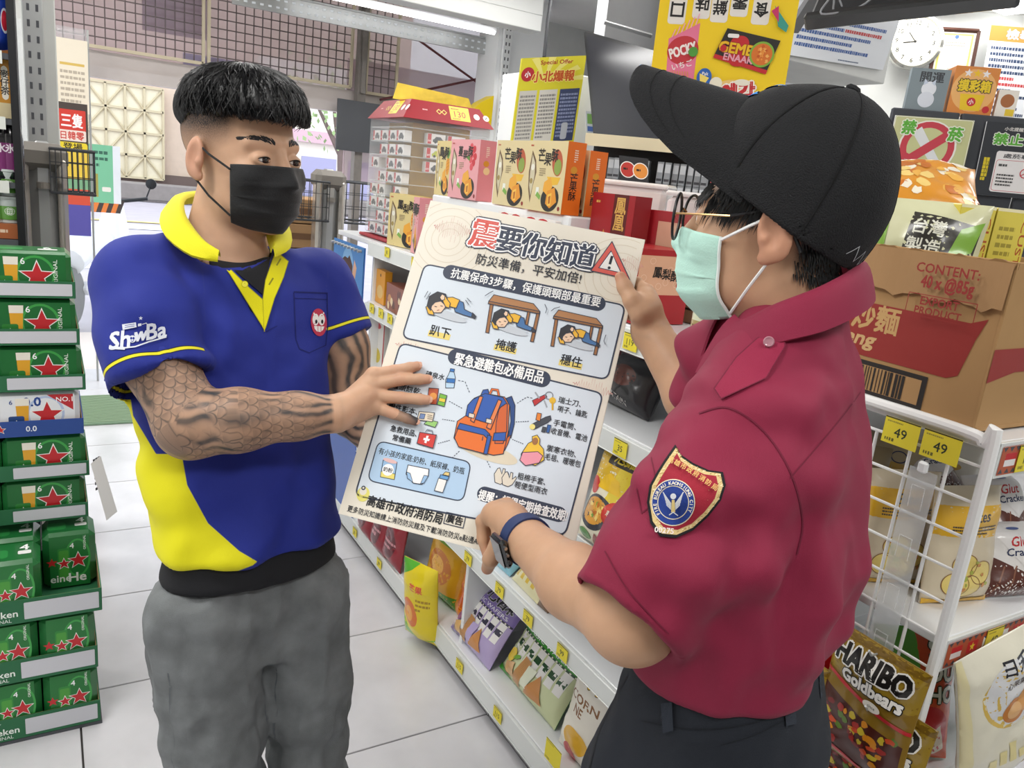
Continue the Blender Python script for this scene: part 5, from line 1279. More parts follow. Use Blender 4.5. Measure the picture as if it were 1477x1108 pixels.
A.poly(X([(cx-3, cy+14), (cx+3, cy+14), (cx+2, cy-4), (cx-2, cy-4)]), '#d9c27e'); A.circ(cx-988, 708-(cy-9), 4.2, '#d9dbe0'); A.line(X([(cx-6, cy+18), (cx, cy+14), (cx+7, cy+19)]), 1.4, '#cfd2d8')
for i, ch in enumerate('高雄市政府消防局'): A.text(ch, 968+i*8.4-988+i*.6, 708-(663+i*i*.18+i*4.4), 8.6, '#e0b870', .02, rot=-.5)
A.text('00275', 958-988, 708-765, 8, '#f0e4e0', .02, rot=-.1)
px_art(A, bvU, 'sleeve_patch', mB, 988, 708, .78, lift=.002, maxe=.0035, zk=4)
# trousers, belt
hb = R_B[0][0]; hL2 = hb-UPV*.12+Lc_*.085; hR2 = hb-UPV*.12-Lc_*.085
gl_ = hb[2]; kL2 = hL2+Fc_*.08-UPV*(gl_-.12-.50); kR2 = hR2+Fc_*.09-UPV*(gl_-.12-.50); aL2 = np.array([*(kL2-Fc_*.03)[:2], .09]); aR2 = np.array([*(kR2-Fc_*.0)[:2], .09])
def trous(p):
    d = s_loft(p, [(hb-UPV*.2+Fc_*.02, Lc_, R_B[0][2]+.006, R_B[0][3]+.014, 2.2), (hb-UPV*.10-Fc_*.01, Lc_, R_B[0][2]+.012, R_B[0][3]+.018, 2.2), (hb-UPV*.01, Lc_, R_B[0][2]-.004, R_B[0][3]-.004, 2.2), (hb+UPV*.012, Lc_, R_B[0][2]-.006, R_B[0][3]-.006, 2.2)])
    for h_, k_, a_ in ((hL2, kL2, aL2), (hR2, kR2, aR2)): d = smin(d, s_chain(p, [h_-UPV*.04, (h_+k_)/2, k_, a_], [.095, .088, .074, .066], .02), .016)
    return d
lo, hi = box_of([hb+UPV*.05, aL2, aR2], .2); V, F = surface(trous, lo, hi, .007); N = normals(V, F); V = V+N*(vnoise(V*[1, 1, 1.8], 10, 8)*.003)[:, None]
V = folds(V, N, hb-UPV*.12+Fc_*.1, (UPV+CR*.3, CR), .004, .014, .12, 2)
m_nav = mat('navy_twill', '#1b2029', .85, bump=.3, bscale=1200, var=.08)
trs = sdf_obj('trousers', V, F, m_nav, mB); bvT = bvh_of(V, F)
def tline(name, pts, w=1.6, col='#10141b', lift=.002, fill=None):
    A = Art(); X = [(x-1000, 1040-y) for x, y in pts]
    A.poly(X, fill) if fill else A.line(X, w, col)
    return px_art(A, bvT, name, mB, 1000, 1040, .85, m=M_FAB, lift=lift)
for x, y in ((962, 1020), (1140, 1010), (1190, 970)): tline('belt_loop', [(x-9, y-5), (x+7, y-7), (x+9, y+34), (x-6, y+38)], fill='#272d38', lift=.005)
tline('pocket_seam', crv([(1040, 1075), (1090, 1060), (1150, 1030)], 12)); tline('side_seam', crv([(905, 975), (880, 1020), (862, 1060), (850, 1108)], 12), 2.2); tline('waistband_seam', crv([(925, 1040), (1000, 1052), (1080, 1045), (1150, 1020)], 12))
for a_ in (aL2, aR2):
    def shoe(p, a=a_): return smax(smin(s_ell(p, np.array([a[0], a[1], .045])+Fc_*.06, (.13, .05, .052), np.stack([Fc_, Lc_, UPV], 1)), s_cone(p, [a[0], a[1], .05], [a[0], a[1], .12], .048, .048), .02), .004-p[:, 2], .004)
    V, F = surface(shoe, np.array([a_[0], a_[1], 0])-.2, np.array([a_[0], a_[1], 0])+.22, .006); sdf_obj('shoe', V, F, mat('black_shoe', '#1b1b1d', .5), mB)
# wrist watch
wc = LB[-1]+(palmB[1]-LB[-1])*.05; ax = _n3(LB[-1]-LB[-2]); wt = thing('wrist_watch', 'smart watch with dark screen and navy strap on the wrist holding the board', 'watch', tuple(wc))
dw = _n3(P(700, 790, 1.0)-P(760, 775, 1.0)); dw = _n3(dw-ax*(dw@ax)); d2 = np.cross(ax, dw)
pts = [wc+(dw*math.cos(a_)*.0300+d2*math.sin(a_)*.0300) for a_ in np.linspace(0, 2*PI, 33)[:-1]]; v = []; 
for p_ in pts:
    r_ = _n3(p_-wc)
    for (s_, o_) in ((-.010, 0), (.010, 0), (.010, .0025), (-.010, .0025)): v.append(p_+ax*s_+r_*o_)
m_strap = mat('navy_strap', '#2a3a66', .6); b = MB(); b.add(v, [(i*4+k, i*4+(k+1) % 4, ((i+1) % 32)*4+(k+1) % 4, ((i+1) % 32)*4+k) for i in range(32) for k in range(4)]); b.build('strap', m_strap, wt, True, world=True, sharp=40)
Rw = np.stack([ax, d2, dw], 1); b = MB(); b.box(wc+dw*.0345, (.036, .040, .011), .004, R=Rw); b.build('case', mat('watch_case', '#1a1c20', .2, .4, coat=1), wt, True, world=True)
b = MB(); b.box(wc+dw*.0403, (.031, .035, .0012), .0004, R=Rw); b.build('screen', mat('watch_screen', '#0b0d12', .05, coat=1), wt, True, world=True)
for k in (-1, 0, 1): b = MB(); b.cyl(wc+dw*.0345+ax*-.018+d2*.010*k, wc+dw*.0345+ax*-.0205+d2*.010*k, .0022, n=10); b.build('watch_button', mat('steel_knob', '#d8d8d8', .2, 1), wt, True, world=True)
# ================================================================== THE NOTICE BOARD IN THEIR HANDS
nb_ = thing('notice_board', 'cream earthquake safety notice board held between the two people', 'board', tuple(BO))
b = MB(); v = [BO, BO+BEX*BW, BO+BEX*BW+BEY*BH, BO+BEY*BH]; v = v+[q-BN*.005 for q in v]
b.add(v, [(0, 1, 2, 3), (7, 6, 5, 4), (4, 5, 1, 0), (5, 6, 2, 1), (6, 7, 3, 2), (7, 4, 0, 3)]); b.build('board_sheet', mat('board_white', '#efe9dc', .5), nb_, world=True)
A = Art(7e-5); MPX = .00107
def B(px, py): p = onb(px, py)-BO; return (p@BEX, p@BEY)
def BP(*pts): return [B(*p) for p in pts]
def BT(s, px, py, h, col, w=None, bold=.02, kk=None, **k):
    if kk: A.k = kk
    x, y = B(px, py); A.text(s, x, y, h*MPX, col, bold, w*MPX if w else None, **k)
def BL(pts, w, col, closed=False): A.line(BP(*pts), w*MPX, col, closed)
def BC(px, py, r, col, ry=None, rot=0): x, y = B(px, py); A.circ(x, y, r*MPX, col, ry*MPX if ry else None, rot=rot)
def BO_(pts, fill, w=1.1, col='#33394a'): A.outl(BP(*pts), fill, w*MPX, col)
NV = '#3c4458'
A.rect(.0008, .0008, BW-.0008, BH-.0008, '#efe8d9')
for cx, cy in ((648, 345), (893, 400)):
    for r in (16, 26, 36, 48, 58):
        A.k = 3
        x, y = B(cx, cy); pts = [p for p in A.ell(x, y, r*MPX, r*MPX, n=40)]
        seg = []
        for p in pts+pts[:1]:
            if .002 < p[0] < BW-.002 and .002 < p[1] < BH-.002 : seg.append(p)
            else:
                if len(seg) > 2: A.line(seg, .0011, '#e1d6c2')
                seg = []
        if len(seg) > 2: A.line(seg, .0011, '#e1d6c2')
def quake(x0, y0, x1, y1, n, amp, col, seed):
    A.k = 4
    q = random.Random(seed); pts = []
    for i in range(n):
        t_ = i/(n-1); a_ = amp*math.sin(PI*t_)*q.uniform(.35, 1)*(1 if i % 2 else -1); pts.append((x0+(x1-x0)*t_+a_*.22, y0+(y1-y0)*t_-a_))
    BL(pts, .9, col)
quake(626, 326, 682, 336, 38, 20, '#c9827a', 1); quake(897, 375, 928, 385, 22, 14, '#d99a92', 2); quake(570, 496, 612, 506, 26, 9, '#dba79c', 3); quake(826, 552, 884, 568, 34, 15, '#dba79c', 4)
def panel(pts, fill, w=2.2):
    A.k = 7 if w > 2 else 9   # rounded quad from px corners
    P4 = [np.array(B(*p)) for p in pts]; r = .012; out = []
    for i in range(4):
        c, a_, b_ = P4[i], P4[i-1], P4[(i+1) % 4]; u = (a_-c)/np.linalg.norm(a_-c); v_ = (b_-c)/np.linalg.norm(b_-c)
        for k in range(7):
            t_ = k/6; out.append(tuple(c+u*r*(1-t_)**2+v_*r*t_**2))
    A.poly(out, fill); A.line(out, w*MPX, NV, True)
LB_ = '#dfe9f3'
panel([(613, 381), (902, 441), (876, 548), (580, 487)], LB_); panel([(578, 495), (870, 568), (815, 773), (512, 715)], LB_)
def pill(px0, py0, px1, py1, hpx):
    A.k = 10
    a_, b_ = np.array(B(px0, py0)), np.array(B(px1, py1)); r = hpx*MPX/2; d = (b_-a_)/np.linalg.norm(b_-a_); n_ = np.array([-d[1], d[0]]); o = []
    for c, s_ in ((b_, 1), (a_, -1)):
        for k in range(13): t_ = -PI/2+PI*k/12; o.append(tuple(c+s_*(d*math.cos(t_)*r+n_*math.sin(t_)*r)))
    A.poly(o, NV)
pill(650, 393, 862, 438, 22); pill(658, 515, 782, 547, 23); pill(699, 713, 806, 742, 20)
for ch, x, y, c in (('震', 699, 338, '#dc5a50'), ('要', 735, 347, NV), ('你', 770, 355, NV), ('知', 805, 363, NV), ('道', 841, 370, NV)):
    for kk_, cc, bb in ((14, '#343b4e', .125), (16, '#ffffff', .085), (18, c, .04)): BT(ch, x, y, 40 if ch == '震' else 36, cc, w=39 if ch == '震' else 34, bold=bb, kk=kk_)
BT('防災準備，平安加倍!', 762, 388, 17, '#2b2f3a', w=152, bold=.008)
BT('抗震保命3步驟，保護頭頸部最重要', 757, 415, 15.5, '#ffffff', w=216, bold=.02)
BT('緊急避難包必備用品', 720, 531, 17.5, '#ffffff', w=126, bold=.03)
A.k = 20; A.poly(BP((882, 356), (902, 399), (858, 389)), '#ffffff'); A.line(BP((882, 356), (902, 399), (858, 389)), 8*MPX, NV, True); A.line(BP((882, 356), (902, 399), (858, 389)), 5.6*MPX, '#e0665c', True); A.poly(BP((882, 364), (893.5, 392), (867, 386)), '#f7f4f0')
BL([(883, 370), (879.5, 382)], 3.6, '#2b2f3a'); BC(878.6, 387, 2.1, '#2b2f3a')
for s_, x, y in (('趴下', 635, 479), ('掩護', 730, 499), ('穩住', 824, 521)):
    A.k = 12
    A.rect(*[B(x, y)[0]-.017, B(x, y)[1]-.010], *[B(x, y)[0]+.017, B(x, y)[1]-.001], '#f0da7c'); BT(s_, x, y, 15, '#1f222b', w=29, bold=.02)
def kid(ox, oy, s=1, sk='#f6d3b4'):
    A.k = 26
    q = lambda *p: [(ox+x*s, oy+y*s) for x, y in p]
    BL(q((-30, 10), (42, 22)), .6, '#c8cdd4'); x, y = B(ox+4*s, oy+15*s); A.circ(x, y, .040*s, '#cdd4dc', .0075*s, rot=-.12)
    BO_(q((24, -10), (34, -6), (36, 6), (52, 14), (50, 20), (36, 16), (20, 10), (18, 0)), '#4f7bb0'); BO_(q((50, 12), (56, 18), (54, 22), (48, 19)), '#3b3f48')
    BO_(q((-2, -4), (4, -14), (16, -15), (28, -10), (22, 4), (6, 0)), '#f3bc3c'); BO_(q((-24, -2), (-30, 2), (-26, 14), (-16, 16), (-18, 8)), '#f3bc3c')
    BO_(q((-22, -8), (-12, -16), (2, -12), (4, 2), (-4, 12), (-16, 12), (-22, 4)), sk); BO_(q((-28, 0), (-24, -16), (-10, -24), (4, -20), (8, -8), (2, -2), (-4, -8), (-14, -6), (-20, 0), (-22, 8)), '#33343a')
    BL(q((-15, 1), (-11, 2)), 1, '#33343a'); BL(q((-5, 0), (-1, 1)), 1, '#33343a'); BL(q((-11, 8), (-7, 7)), .8, '#a0584c')
    BO_(q((-2, -14), (2, -20), (6, -12), (12, -4), (10, 4), (4, 2), (0, -6)), '#f3bc3c'); BO_(q((-6, -14), (-2, -20), (3, -17), (2, -10), (-3, -9)), sk)
def table(ox, oy, s=1):
    A.k = 14
    q = lambda *p: [(ox+x*s, oy+y*s) for x, y in p]
    for a_ in (((-38, -8), (-33, -7), (-40, 38), (-45, 37)), ((35, 6), (40, 6), (30, 52), (25, 51)), ((22, -2), (26, -2), (20, 30), (16, 29))): BO_(q(*a_), '#a87348')
    BO_(q((-32, -22), (30, -8), (40, 4), (-40, -12)), '#b98458'); BO_(q((-40, -12), (40, 4), (39, 8), (-41, -8)), '#9a6a42')
kid(640, 442, .84); table(742, 446, .92); kid(731, 464, .74); table(834, 467, .88); kid(826, 486, .70)
for pts in ([(613, 430), (618, 421)], [(616, 433), (622, 423)], [(672, 434), (677, 441)], [(674, 431), (680, 437)], [(700, 428), (706, 424), (712, 421)], [(786, 440), (789, 447), (787, 453)], [(795, 450), (800, 446), (808, 444)], [(874, 484), (871, 493), (873, 498)]): BL(pts, .9, NV)
# backpack
A.k = 12
x, y = B(703, 652); A.circ(x, y, .046, '#e3d9c2', .012, rot=-.1)
BO_([(730, 575), (738, 572), (743, 585), (742, 612), (737, 632), (733, 630), (737, 608), (736, 588)], '#33508a'); BO_([(737, 628), (733, 640), (728, 650), (725, 646), (731, 632)], '#e2733a')
BO_([(693, 572), (697, 563), (704, 562), (706, 570), (702, 580)], '#3b63b5'); BL([(706, 570), (710, 562), (718, 563), (720, 572)], 3.4, NV); BL([(706, 570), (710, 562), (718, 563), (720, 572)], 2.2, '#e2733a')
BO_([(684, 575), (700, 568), (728, 573), (735, 585), (733, 625), (726, 655), (712, 657), (664, 645), (655, 632), (660, 608), (672, 600)], '#ee7a3a')
BO_([(722, 580), (732, 583), (731, 622), (726, 640), (714, 640), (716, 610)], '#d96a3c'); BO_([(713, 625), (730, 624), (729, 636), (711, 636)], '#3b63b5')
BO_([(682, 577), (700, 568), (726, 574), (731, 582), (722, 588), (714, 600), (710, 612), (694, 608), (672, 600), (675, 585)], '#3b63b5')
for a_ in (((692, 572), (697, 573), (684, 610), (679, 607)), ((719, 577), (724, 579), (708, 620), (702, 617))): BO_(a_, '#ee8a55')
for x_, y_ in ((681, 599), (706, 607)): BO_([(x_-4, y_-3), (x_+4, y_-1), (x_+3, y_+5), (x_-5, y_+3)], '#e9dccb', .9)
BO_([(664, 611), (700, 620), (707, 627), (700, 655), (662, 645), (656, 632)], '#ee7a3a'); BO_([(664, 611), (700, 620), (707, 627), (704, 634), (698, 628), (660, 619)], '#3b63b5'); BO_([(704, 628), (709, 630), (703, 656), (698, 655)], '#3b63b5'); BL([(697, 630), (696, 636)], 1.2, NV)
def dash(a_, b_, n=6):
    A.k = 11
    for i in range(n): p = [tuple(np.array(a_)+(np.array(b_)-np.array(a_))*(i+k)/n) for k in (0, .6)]; BL(p, 1, '#3c4458')
dash((661, 549), (671, 551), 2); dash((671, 551), (678, 568), 4); dash((648, 579), (668, 590)); dash((638, 605), (657, 608)); dash((632, 640), (650, 635)); dash((652, 661), (664, 650), 4); dash((701, 662), (708, 676), 4); dash((746, 582), (760, 573), 4); dash((760, 573), (770, 575), 2); dash((744, 609), (764, 608)); dash((739, 634), (756, 641))
# bottle, packet, tin, card, first-aid box
A.k = 12; BO_([(649, 536), (655, 537), (657, 545), (655, 560), (643, 560), (643, 548), (647, 541)], '#bfdcf3', .9); BO_([(645, 546), (657, 547), (656, 553), (644, 552)], '#3a78c0', .7); BO_([(650, 532), (656, 533), (655, 537), (649, 536)], '#3a78c0', .8)
BO_([(619, 560), (633, 561), (630, 584), (616, 583)], '#c05a3a', .9); BC(625, 572, 5, '#e9a050'); BO_([(635, 568), (645, 571), (641, 587), (631, 584)], '#7fbf4a', .9); BO_([(634, 574), (643, 576), (642, 581), (633, 579)], '#f3d34a', .5)
BO_([(618, 606), (632, 609), (628, 617), (612, 612)], '#9fd27a', .8); BO_([(605, 594), (627, 596), (624, 609), (602, 606)], '#efe2cc', .9); BO_([(607, 597), (614, 598), (612, 605), (605, 604)], '#7c93c2', .6)
for k in range(3): BL([(617, 599+k*2.6), (624, 600+k*2.6)], .8, '#6b5e50')
BL([(614, 624), (617, 620), (624, 622), (625, 627)], 1.6, '#8a94a0'); BO_([(606, 624), (630, 628), (625, 647), (602, 640)], '#d8453f', 1); BO_([(612, 632), (621, 634), (619, 637), (611, 635)], '#ffffff', .1, '#ffffff'); BO_([(616, 629), (619, 629.5), (615.5, 640), (612.5, 639)], '#ffffff', .1, '#ffffff')
A.k = 14; BT('礦泉水', 628, 542, 8.6, '#22252e', w=27); BT('罐頭餅乾、', 588, 561, 8.6, '#22252e', w=45); BT('巧克力、糖果', 582, 572, 8.6, '#22252e', w=48); BT('證件影本、', 582, 590, 8.6, '#22252e', w=42); BT('現金', 586, 601, 8.6, '#22252e', w=18); BT('急救用品、', 583, 622, 8.6, '#22252e', w=38); BT('常備藥', 580, 634, 8.6, '#22252e', w=26)
# knife and keys, torch, coat, gloves
A.k = 12; BO_([(768, 578), (787, 569), (789, 573), (771, 586)], '#c53a3c', .9); BL([(778, 575), (772, 566)], 2.2, '#a9adb5'); BL([(785, 578), (789, 588)], 2, '#a9adb5'); x, y = B(792, 571); A.line(A.ell(x, y, .0055, .0055), .0014, '#8d929c', True); BC(797, 578, 4.4, '#eec03e'); BL([(797, 580), (797, 592)], 2.4, '#e0ad2f')
BO_([(766, 613), (787, 602), (794, 600), (795, 606), (790, 610), (770, 620)], '#4b4f57', .9); BC(768, 616, 3.8, '#f4e58c'); BO_([(775, 596), (781, 597), (779, 608), (773, 606)], '#ee8a3a', .8); BO_([(783, 616), (788, 617), (786, 624), (781, 623)], '#4b4f57', .8); BO_([(790, 613), (795, 614), (792, 625), (788, 624)], '#3a66a8', .8)
BO_([(752, 655), (762, 640), (768, 637), (768, 630), (775, 628), (779, 634), (778, 641), (784, 648), (785, 664), (772, 672), (752, 664)], '#f6c945', .9); BC(772, 637, 4, '#a9764a', ry=5); BO_([(754, 653), (776, 652), (783, 658), (778, 668), (758, 672), (750, 664)], '#f3a0b0', .9)
A.k = 12
for dx in (0, 11):
    BO_([(718+dx, 676+dx*.5), (721+dx, 675+dx*.5), (724+dx, 684+dx*.5), (726+dx, 676+dx*.5), (729+dx, 677+dx*.5), (728+dx, 686+dx*.5), (733+dx, 682+dx*.5), (734+dx, 685+dx*.5), (728+dx, 695+dx*.4), (722+dx, 699+dx*.3), (714+dx, 696+dx*.3), (713+dx, 684+dx*.5)], '#e7dfcf', .9)
for s_, x_, y_, w_ in (('瑞士刀、', 822, 580, 31), ('哨子、鑰匙', 826, 594, 40), ('手電筒、', 815, 613, 31), ('收音機、電池', 821, 627, 49), ('禦寒衣物、', 810, 651, 40), ('毛毯、暖暖包', 812, 664, 48), ('粗棉手套、', 767, 691, 38), ('輕便型雨衣', 766, 704, 44)): BT(s_, x_, y_, 9, '#22252e', w=w_, bold=.01)
# baby box
panel([(546, 636), (680, 667), (668, 724), (530, 693)], '#b9d6f2', 1.6); BT('有小孩的家庭:奶粉、紙尿褲、奶瓶', 608, 665, 9, '#22252e', w=122, bold=.012)
A.k = 14; BO_([(553, 664), (573, 667), (569, 692), (549, 688)], '#9fc4e8', .9); BO_([(550, 680), (570, 684), (569, 692), (549, 688)], '#f0e07c', .6); BC(560, 678, 8, '#ffffff'); BT('奶粉', 560, 678, 6, '#22252e', w=13); x, y = B(563, 665); A.circ(x, y, .0108, '#e9c2c0', .003, rot=-.05)
BO_([(589, 671), (619, 677), (618, 687), (609, 699), (596, 697), (586, 684)], '#ffffff', 1); BO_([(587, 681), (592, 683), (596, 696), (588, 690)], '#9fc4e8', .7); BO_([(618, 687), (612, 686), (607, 698), (612, 697)], '#9fc4e8', .7)
BO_([(633, 690), (645, 693), (639, 711), (627, 708)], '#f7f7f4', .9); BO_([(636, 685), (648, 688), (646, 693), (634, 690)], '#6fa6da', .8); BO_([(643, 681), (649, 682), (648, 687), (639, 685)], '#f0d58c', .8)
# footer
A.k = 8
BC(524, 713, 9, '#ece37a', ry=10); BC(524, 709, 5, '#efe8d9'); BC(524.5, 704, 3, NV); BC(524.5, 704, 1.4, '#efe8d9')
BT('高雄市政府消防局', 584, 735, 15, '#1c1e24', w=106, bold=.025, shear=.04); BL([(644, 739), (672, 745), (668, 762), (640, 755), (644, 739)], 1.1, NV); BT('廣告', 656, 750, 11, '#1c1e24', w=22, bold=.03)
BT('更多防災知識請上消防防災館及下載消防防災e點通APP!', 599, 758, 8.6, '#22252e', w=192, bold=.015); BT('提醒：記得定期檢查效期!', 754, 729, 14, '#ffffff', w=120, bold=.03)
BT('高雄市政府消防局製', 795, 768, 4.5, '#22252e', w=32); BL([(778, 772), (806, 778), (804, 786), (776, 780), (778, 772)], 1, NV)
A.flat('printed_face', nb_, BO+BN*2e-4, BEX, BEY, mat('board_print', rough=.42, attr='Col', coat=.15), world=True)
# ================================================================== BEER STACK
GRN = '#1e6b33'
m_green = mat('beer_green', GRN, .35, coat=.4, bump=.2, bscale=30); m_tray = mat('tray_green', '#2a6a45', .6); m_trayb = mat('tray_blue', '#2d4c92', .6); m_in = mat('tray_inside', '#b8946a', .8)
def art6(A, w, h, zero=False):
    g1, g2 = ('#dfe4ea', '#b9c8e4') if zero else ('#23803c', '#3fa04a')
    A.rect(0, 0, w, h, '#e8ebee' if zero else '#1b6a31'); A.line(Art.ell(w*.60, h*.48, w*.24, h*.46), .006, g2, True)
    if zero: A.poly([(w*.62, h), (w*.98, h), (w*.98, h*.55)], '#c23238'); A.text('NO.1', w*.86, h*.86, h*.13, '#ffffff', .01); A.text('0.0', w*.42, h*.82, h*.24, '#24458f', .03)
    A.poly([(w*.22, h*.12), (w*.36, h*.12), (w*.38, h*.80), (w*.20, h*.80)], '#e3a62c'); A.poly([(w*.20, h*.72), (w*.38, h*.72), (w*.385, h*.92), (w*.195, h*.92)], '#efe9dc')
    A.rrect(w*.10, 0, w*.31, h*.44, w*.03, '#2a4a86' if zero else '#2c7f34'); A.star(w*.205, h*.18, h*.16, '#ffffff'); A.star(w*.205, h*.18, h*.13, '#c22a2f')
    A.star(w*.62, h*.44, h*.43, '#f2f2ee'); A.star(w*.62, h*.44, h*.37, '#c3272d')
    if not zero: A.text('6', w*.44, h*.82, h*.16, '#ffffff', .01); A.text('ORIGINAL', w*.86, h*.5, h*.09, '#e9f2e6', .01, w=h*.75, rot=PI/2)
    else: A.text('6', w*.14, h*.82, h*.12, '#24458f', .01)
def art4(A, w, h):
    A.rect(0, 0, w, h, '#1f7434'); A.line(Art.ell(w*.7, h*.55, w*.3, h*.36), .005, '#3fa04a', True); A.rrect(w*.20, h*.10, w*.50, h*.76, w*.05, '#2f8a38'); A.rrect(w*.23, h*.13, w*.47, h*.72, w*.04, '#4a9c3a')
    A.star(w*.35, h*.46, w*.2, '#ffffff'); A.star(w*.35, h*.46, w*.165, '#c3272d'); A.star(w*.71, h*.50, w*.29, '#f2f2ee'); A.star(w*.71, h*.50, w*.25, '#c3272d')
    A.star(w*.05, h*.5, w*.15, '#c3272d'); A.text('eine', w*.26, h*.17, h*.13, '#f2f2ee', .02); A.text('He', w*.68, h*.17, h*.17, '#f2f2ee', .03); A.text('4', w*.56, h*.80, h*.10, '#ffffff', .01); A.text('ORIGINAL', w*.88, h*.84, h*.04, '#e9f2e6', .01, w=h*.28, rot=PI/2)
def beer_pack(w, d, h, art, name, body=m_green, bev=.012):
    t = thing('beer_pack', 'x', 'beer pack'); b = MB(); b.box((0, 0, h/2), (w, d, h), bev); b.build('carton', body, t)
    A = Art(); art(A, w-2*bev, h-.012); A.flat('printed_face', t, (-w/2+bev, -d/2-.0003, .006), (1, 0, 0), (0, 0, 1), M_CARTON)
    A = Art(); A.rrect(w*.1, d*.25, w*.45, d*.6, .01, '#2f8a44'); A.rrect(w*.62, d*.35, w*.85, d*.5, .004, '#f2f2ee'); A.text(name, w*.73, d*.65, .03, '#ffffff', .02); A.flat('top_print', t, (-w/2, -d/2, h+.0003), (1, 0, 0), (0, 1, 0), M_CARTON)
    return t
def tray(w, d, h, col, art):
    t = thing('beer_tray', 'x', 'tray'); b = MB()
    b.box((0, 0, .002), (w, d, .004)); b.box((0, -d/2, h/2), (w, .003, h)); b.box((0, d/2, h/2), (w, .003, h)); b.box((-w/2, 0, h/2), (.003, d, h)); b.box((w/2, 0, h/2), (.003, d, h)); b.build('tray_walls', col, t)
    b = MB(); b.box((0, -d/2+.0022, h/2), (w-.004, .001, h-.001)); b.box((w/2-.0022, 0, h/2), (.001, d-.004, h-.001)); b.build('tray_lining', m_in, t)
    A = Art(); art(A, w, h); A.flat('tray_print', t, (-w/2, -d/2-.002, 0), (1, 0, 0), (0, 0, 1)); return t
def trayart(A, w, h, blue=False):
    if blue: A.text('Heineken', w*.30, h*.5, h*.36, '#e9edf5', .02); A.star(w*.53, h*.5, h*.30, '#f2f2ee'); A.star(w*.53, h*.5, h*.24, '#c3272d'); A.text('0.0', w*.70, h*.5, h*.34, '#e9edf5', .02)
    else:
        A.text('Heineken', w*.40, h*.45, h*.28, '#eaf2ea', .02); A.star(w*.40, h*.80, h*.17, '#f2f2ee'); A.star(w*.40, h*.80, h*.12, '#c3272d'); A.text('ORIGINAL', w*.41, h*.17, h*.15, '#eaf2ea', .0)
        A.rrect(w*.56, h*.14, w*.985, h*.86, .002, '#cdced4')
YB = 2.30; xr_ = ony(118, 560, YB)[0]
Wt = .40; TU = tray(Wt, .27, .043, m_tray, trayart); TB = tray(Wt, .27, .043, m_trayb, lambda A, w, h: trayart(A, w, h, True))
P6 = beer_pack(.193, .125, .112, art6, '6'); P6z = beer_pack(.193, .125, .112, lambda A, w, h: art6(A, w, h, True), '6', mat('beer_white', '#e3e7ec', .35, coat=.4))
ordn = ['lowest green', 'second green', 'blue alcohol-free', 'fourth green', 'fifth green', 'topmost green']
z0 = .553; pit = .1235; used = {}
def place(proto, loc, label, group):
    if id(proto) not in used: used[id(proto)] = 1; o = proto; o.location = loc; o['label'] = label; o['group'] = group; return o
    return dup(proto, None, loc, None, label, group)
b = MB()
for k in range(6):
    x = xr_-Wt/2+(.004, .010, .0, .008, -.002, -.008)[k]; z = z0+pit*k; blue = k == 2
    place(TB if blue else TU, (x, YB+.135, z), ('blue alcohol-free cardboard tray with white lettering, third from the bottom of the upper beer stack' if blue else '%s cardboard tray with pale sticker in the upper beer stack' % ordn[k]), 'shallow trays of the beer stack')
    for i, sx in enumerate((1, -1)):
        place(P6z if blue else P6, (x+sx*.0975, YB+.072, z+.004), ('white' if blue else 'green')+' six-can beer pack, %s column of the %s' % (('right', 'left')[i], ('blue tray' if blue else ordn[k]+' tray')), 'six-can packs in the upper beer stack')
P4 = beer_pack(.128, .13, .165, art4, '4', bev=.016); TL = tray(.40, .27, .066, m_tray, trayart); xl = ony(143, 990, 2.12)[0]
for k in range(3):
    z = .012+.172*k; x = xl-.2+(.0, -.002, .012)[k]
    place(TL, (x, 2.255, z), '%s deep green cardboard tray of the lower beer stack' % ('lowest', 'middle', 'top')[k], 'deep trays of the beer stack')
    for r in range(2):
        for i in range(3):
            if k == 2 and r == 0 and i == 2: continue
            place(P4, (x-.132+.132*i, 2.19+.134*r, z+.004), 'green four-can beer pack, %s column %s row of the %s deep tray' % (('left', 'middle', 'right')[i], ('front', 'back')[r], ('lowest', 'middle', 'top')[k]), 'four-can packs in the lower beer stack')
b = MB(); b.box((xl-.2, 2.26, .005), (.41, .28, .010)); tag(b.build('pallet_board', m_dk), 'thin dark board under the lowest beer tray', 'board')
sgn = thing('price_card', 'curled white price card hanging from the side of the beer stack', 'card', (xr_+.01, YB-.02, .60)); v = []; 
for i in range(9):
    u = i/8; v += [(.004+.055*u*.6, -.01-.03*u, .12-u*.16), (.03+.06*u*.6, .02-.03*u, .13-u*.16)]
mesh('card_sheet', v, [(i*2, i*2+1, i*2+3, i*2+2) for i in range(8)], mat('paper_white', '#dcdcda', .6), sgn, True)
A = Art(); A.lines(.006, .01, .04, .11, 6, '#3a3a40', seed=5); A.flat('card_print', sgn, (.012, -.003, .02), (.5, .5, .1), (-.05, .02, 1))
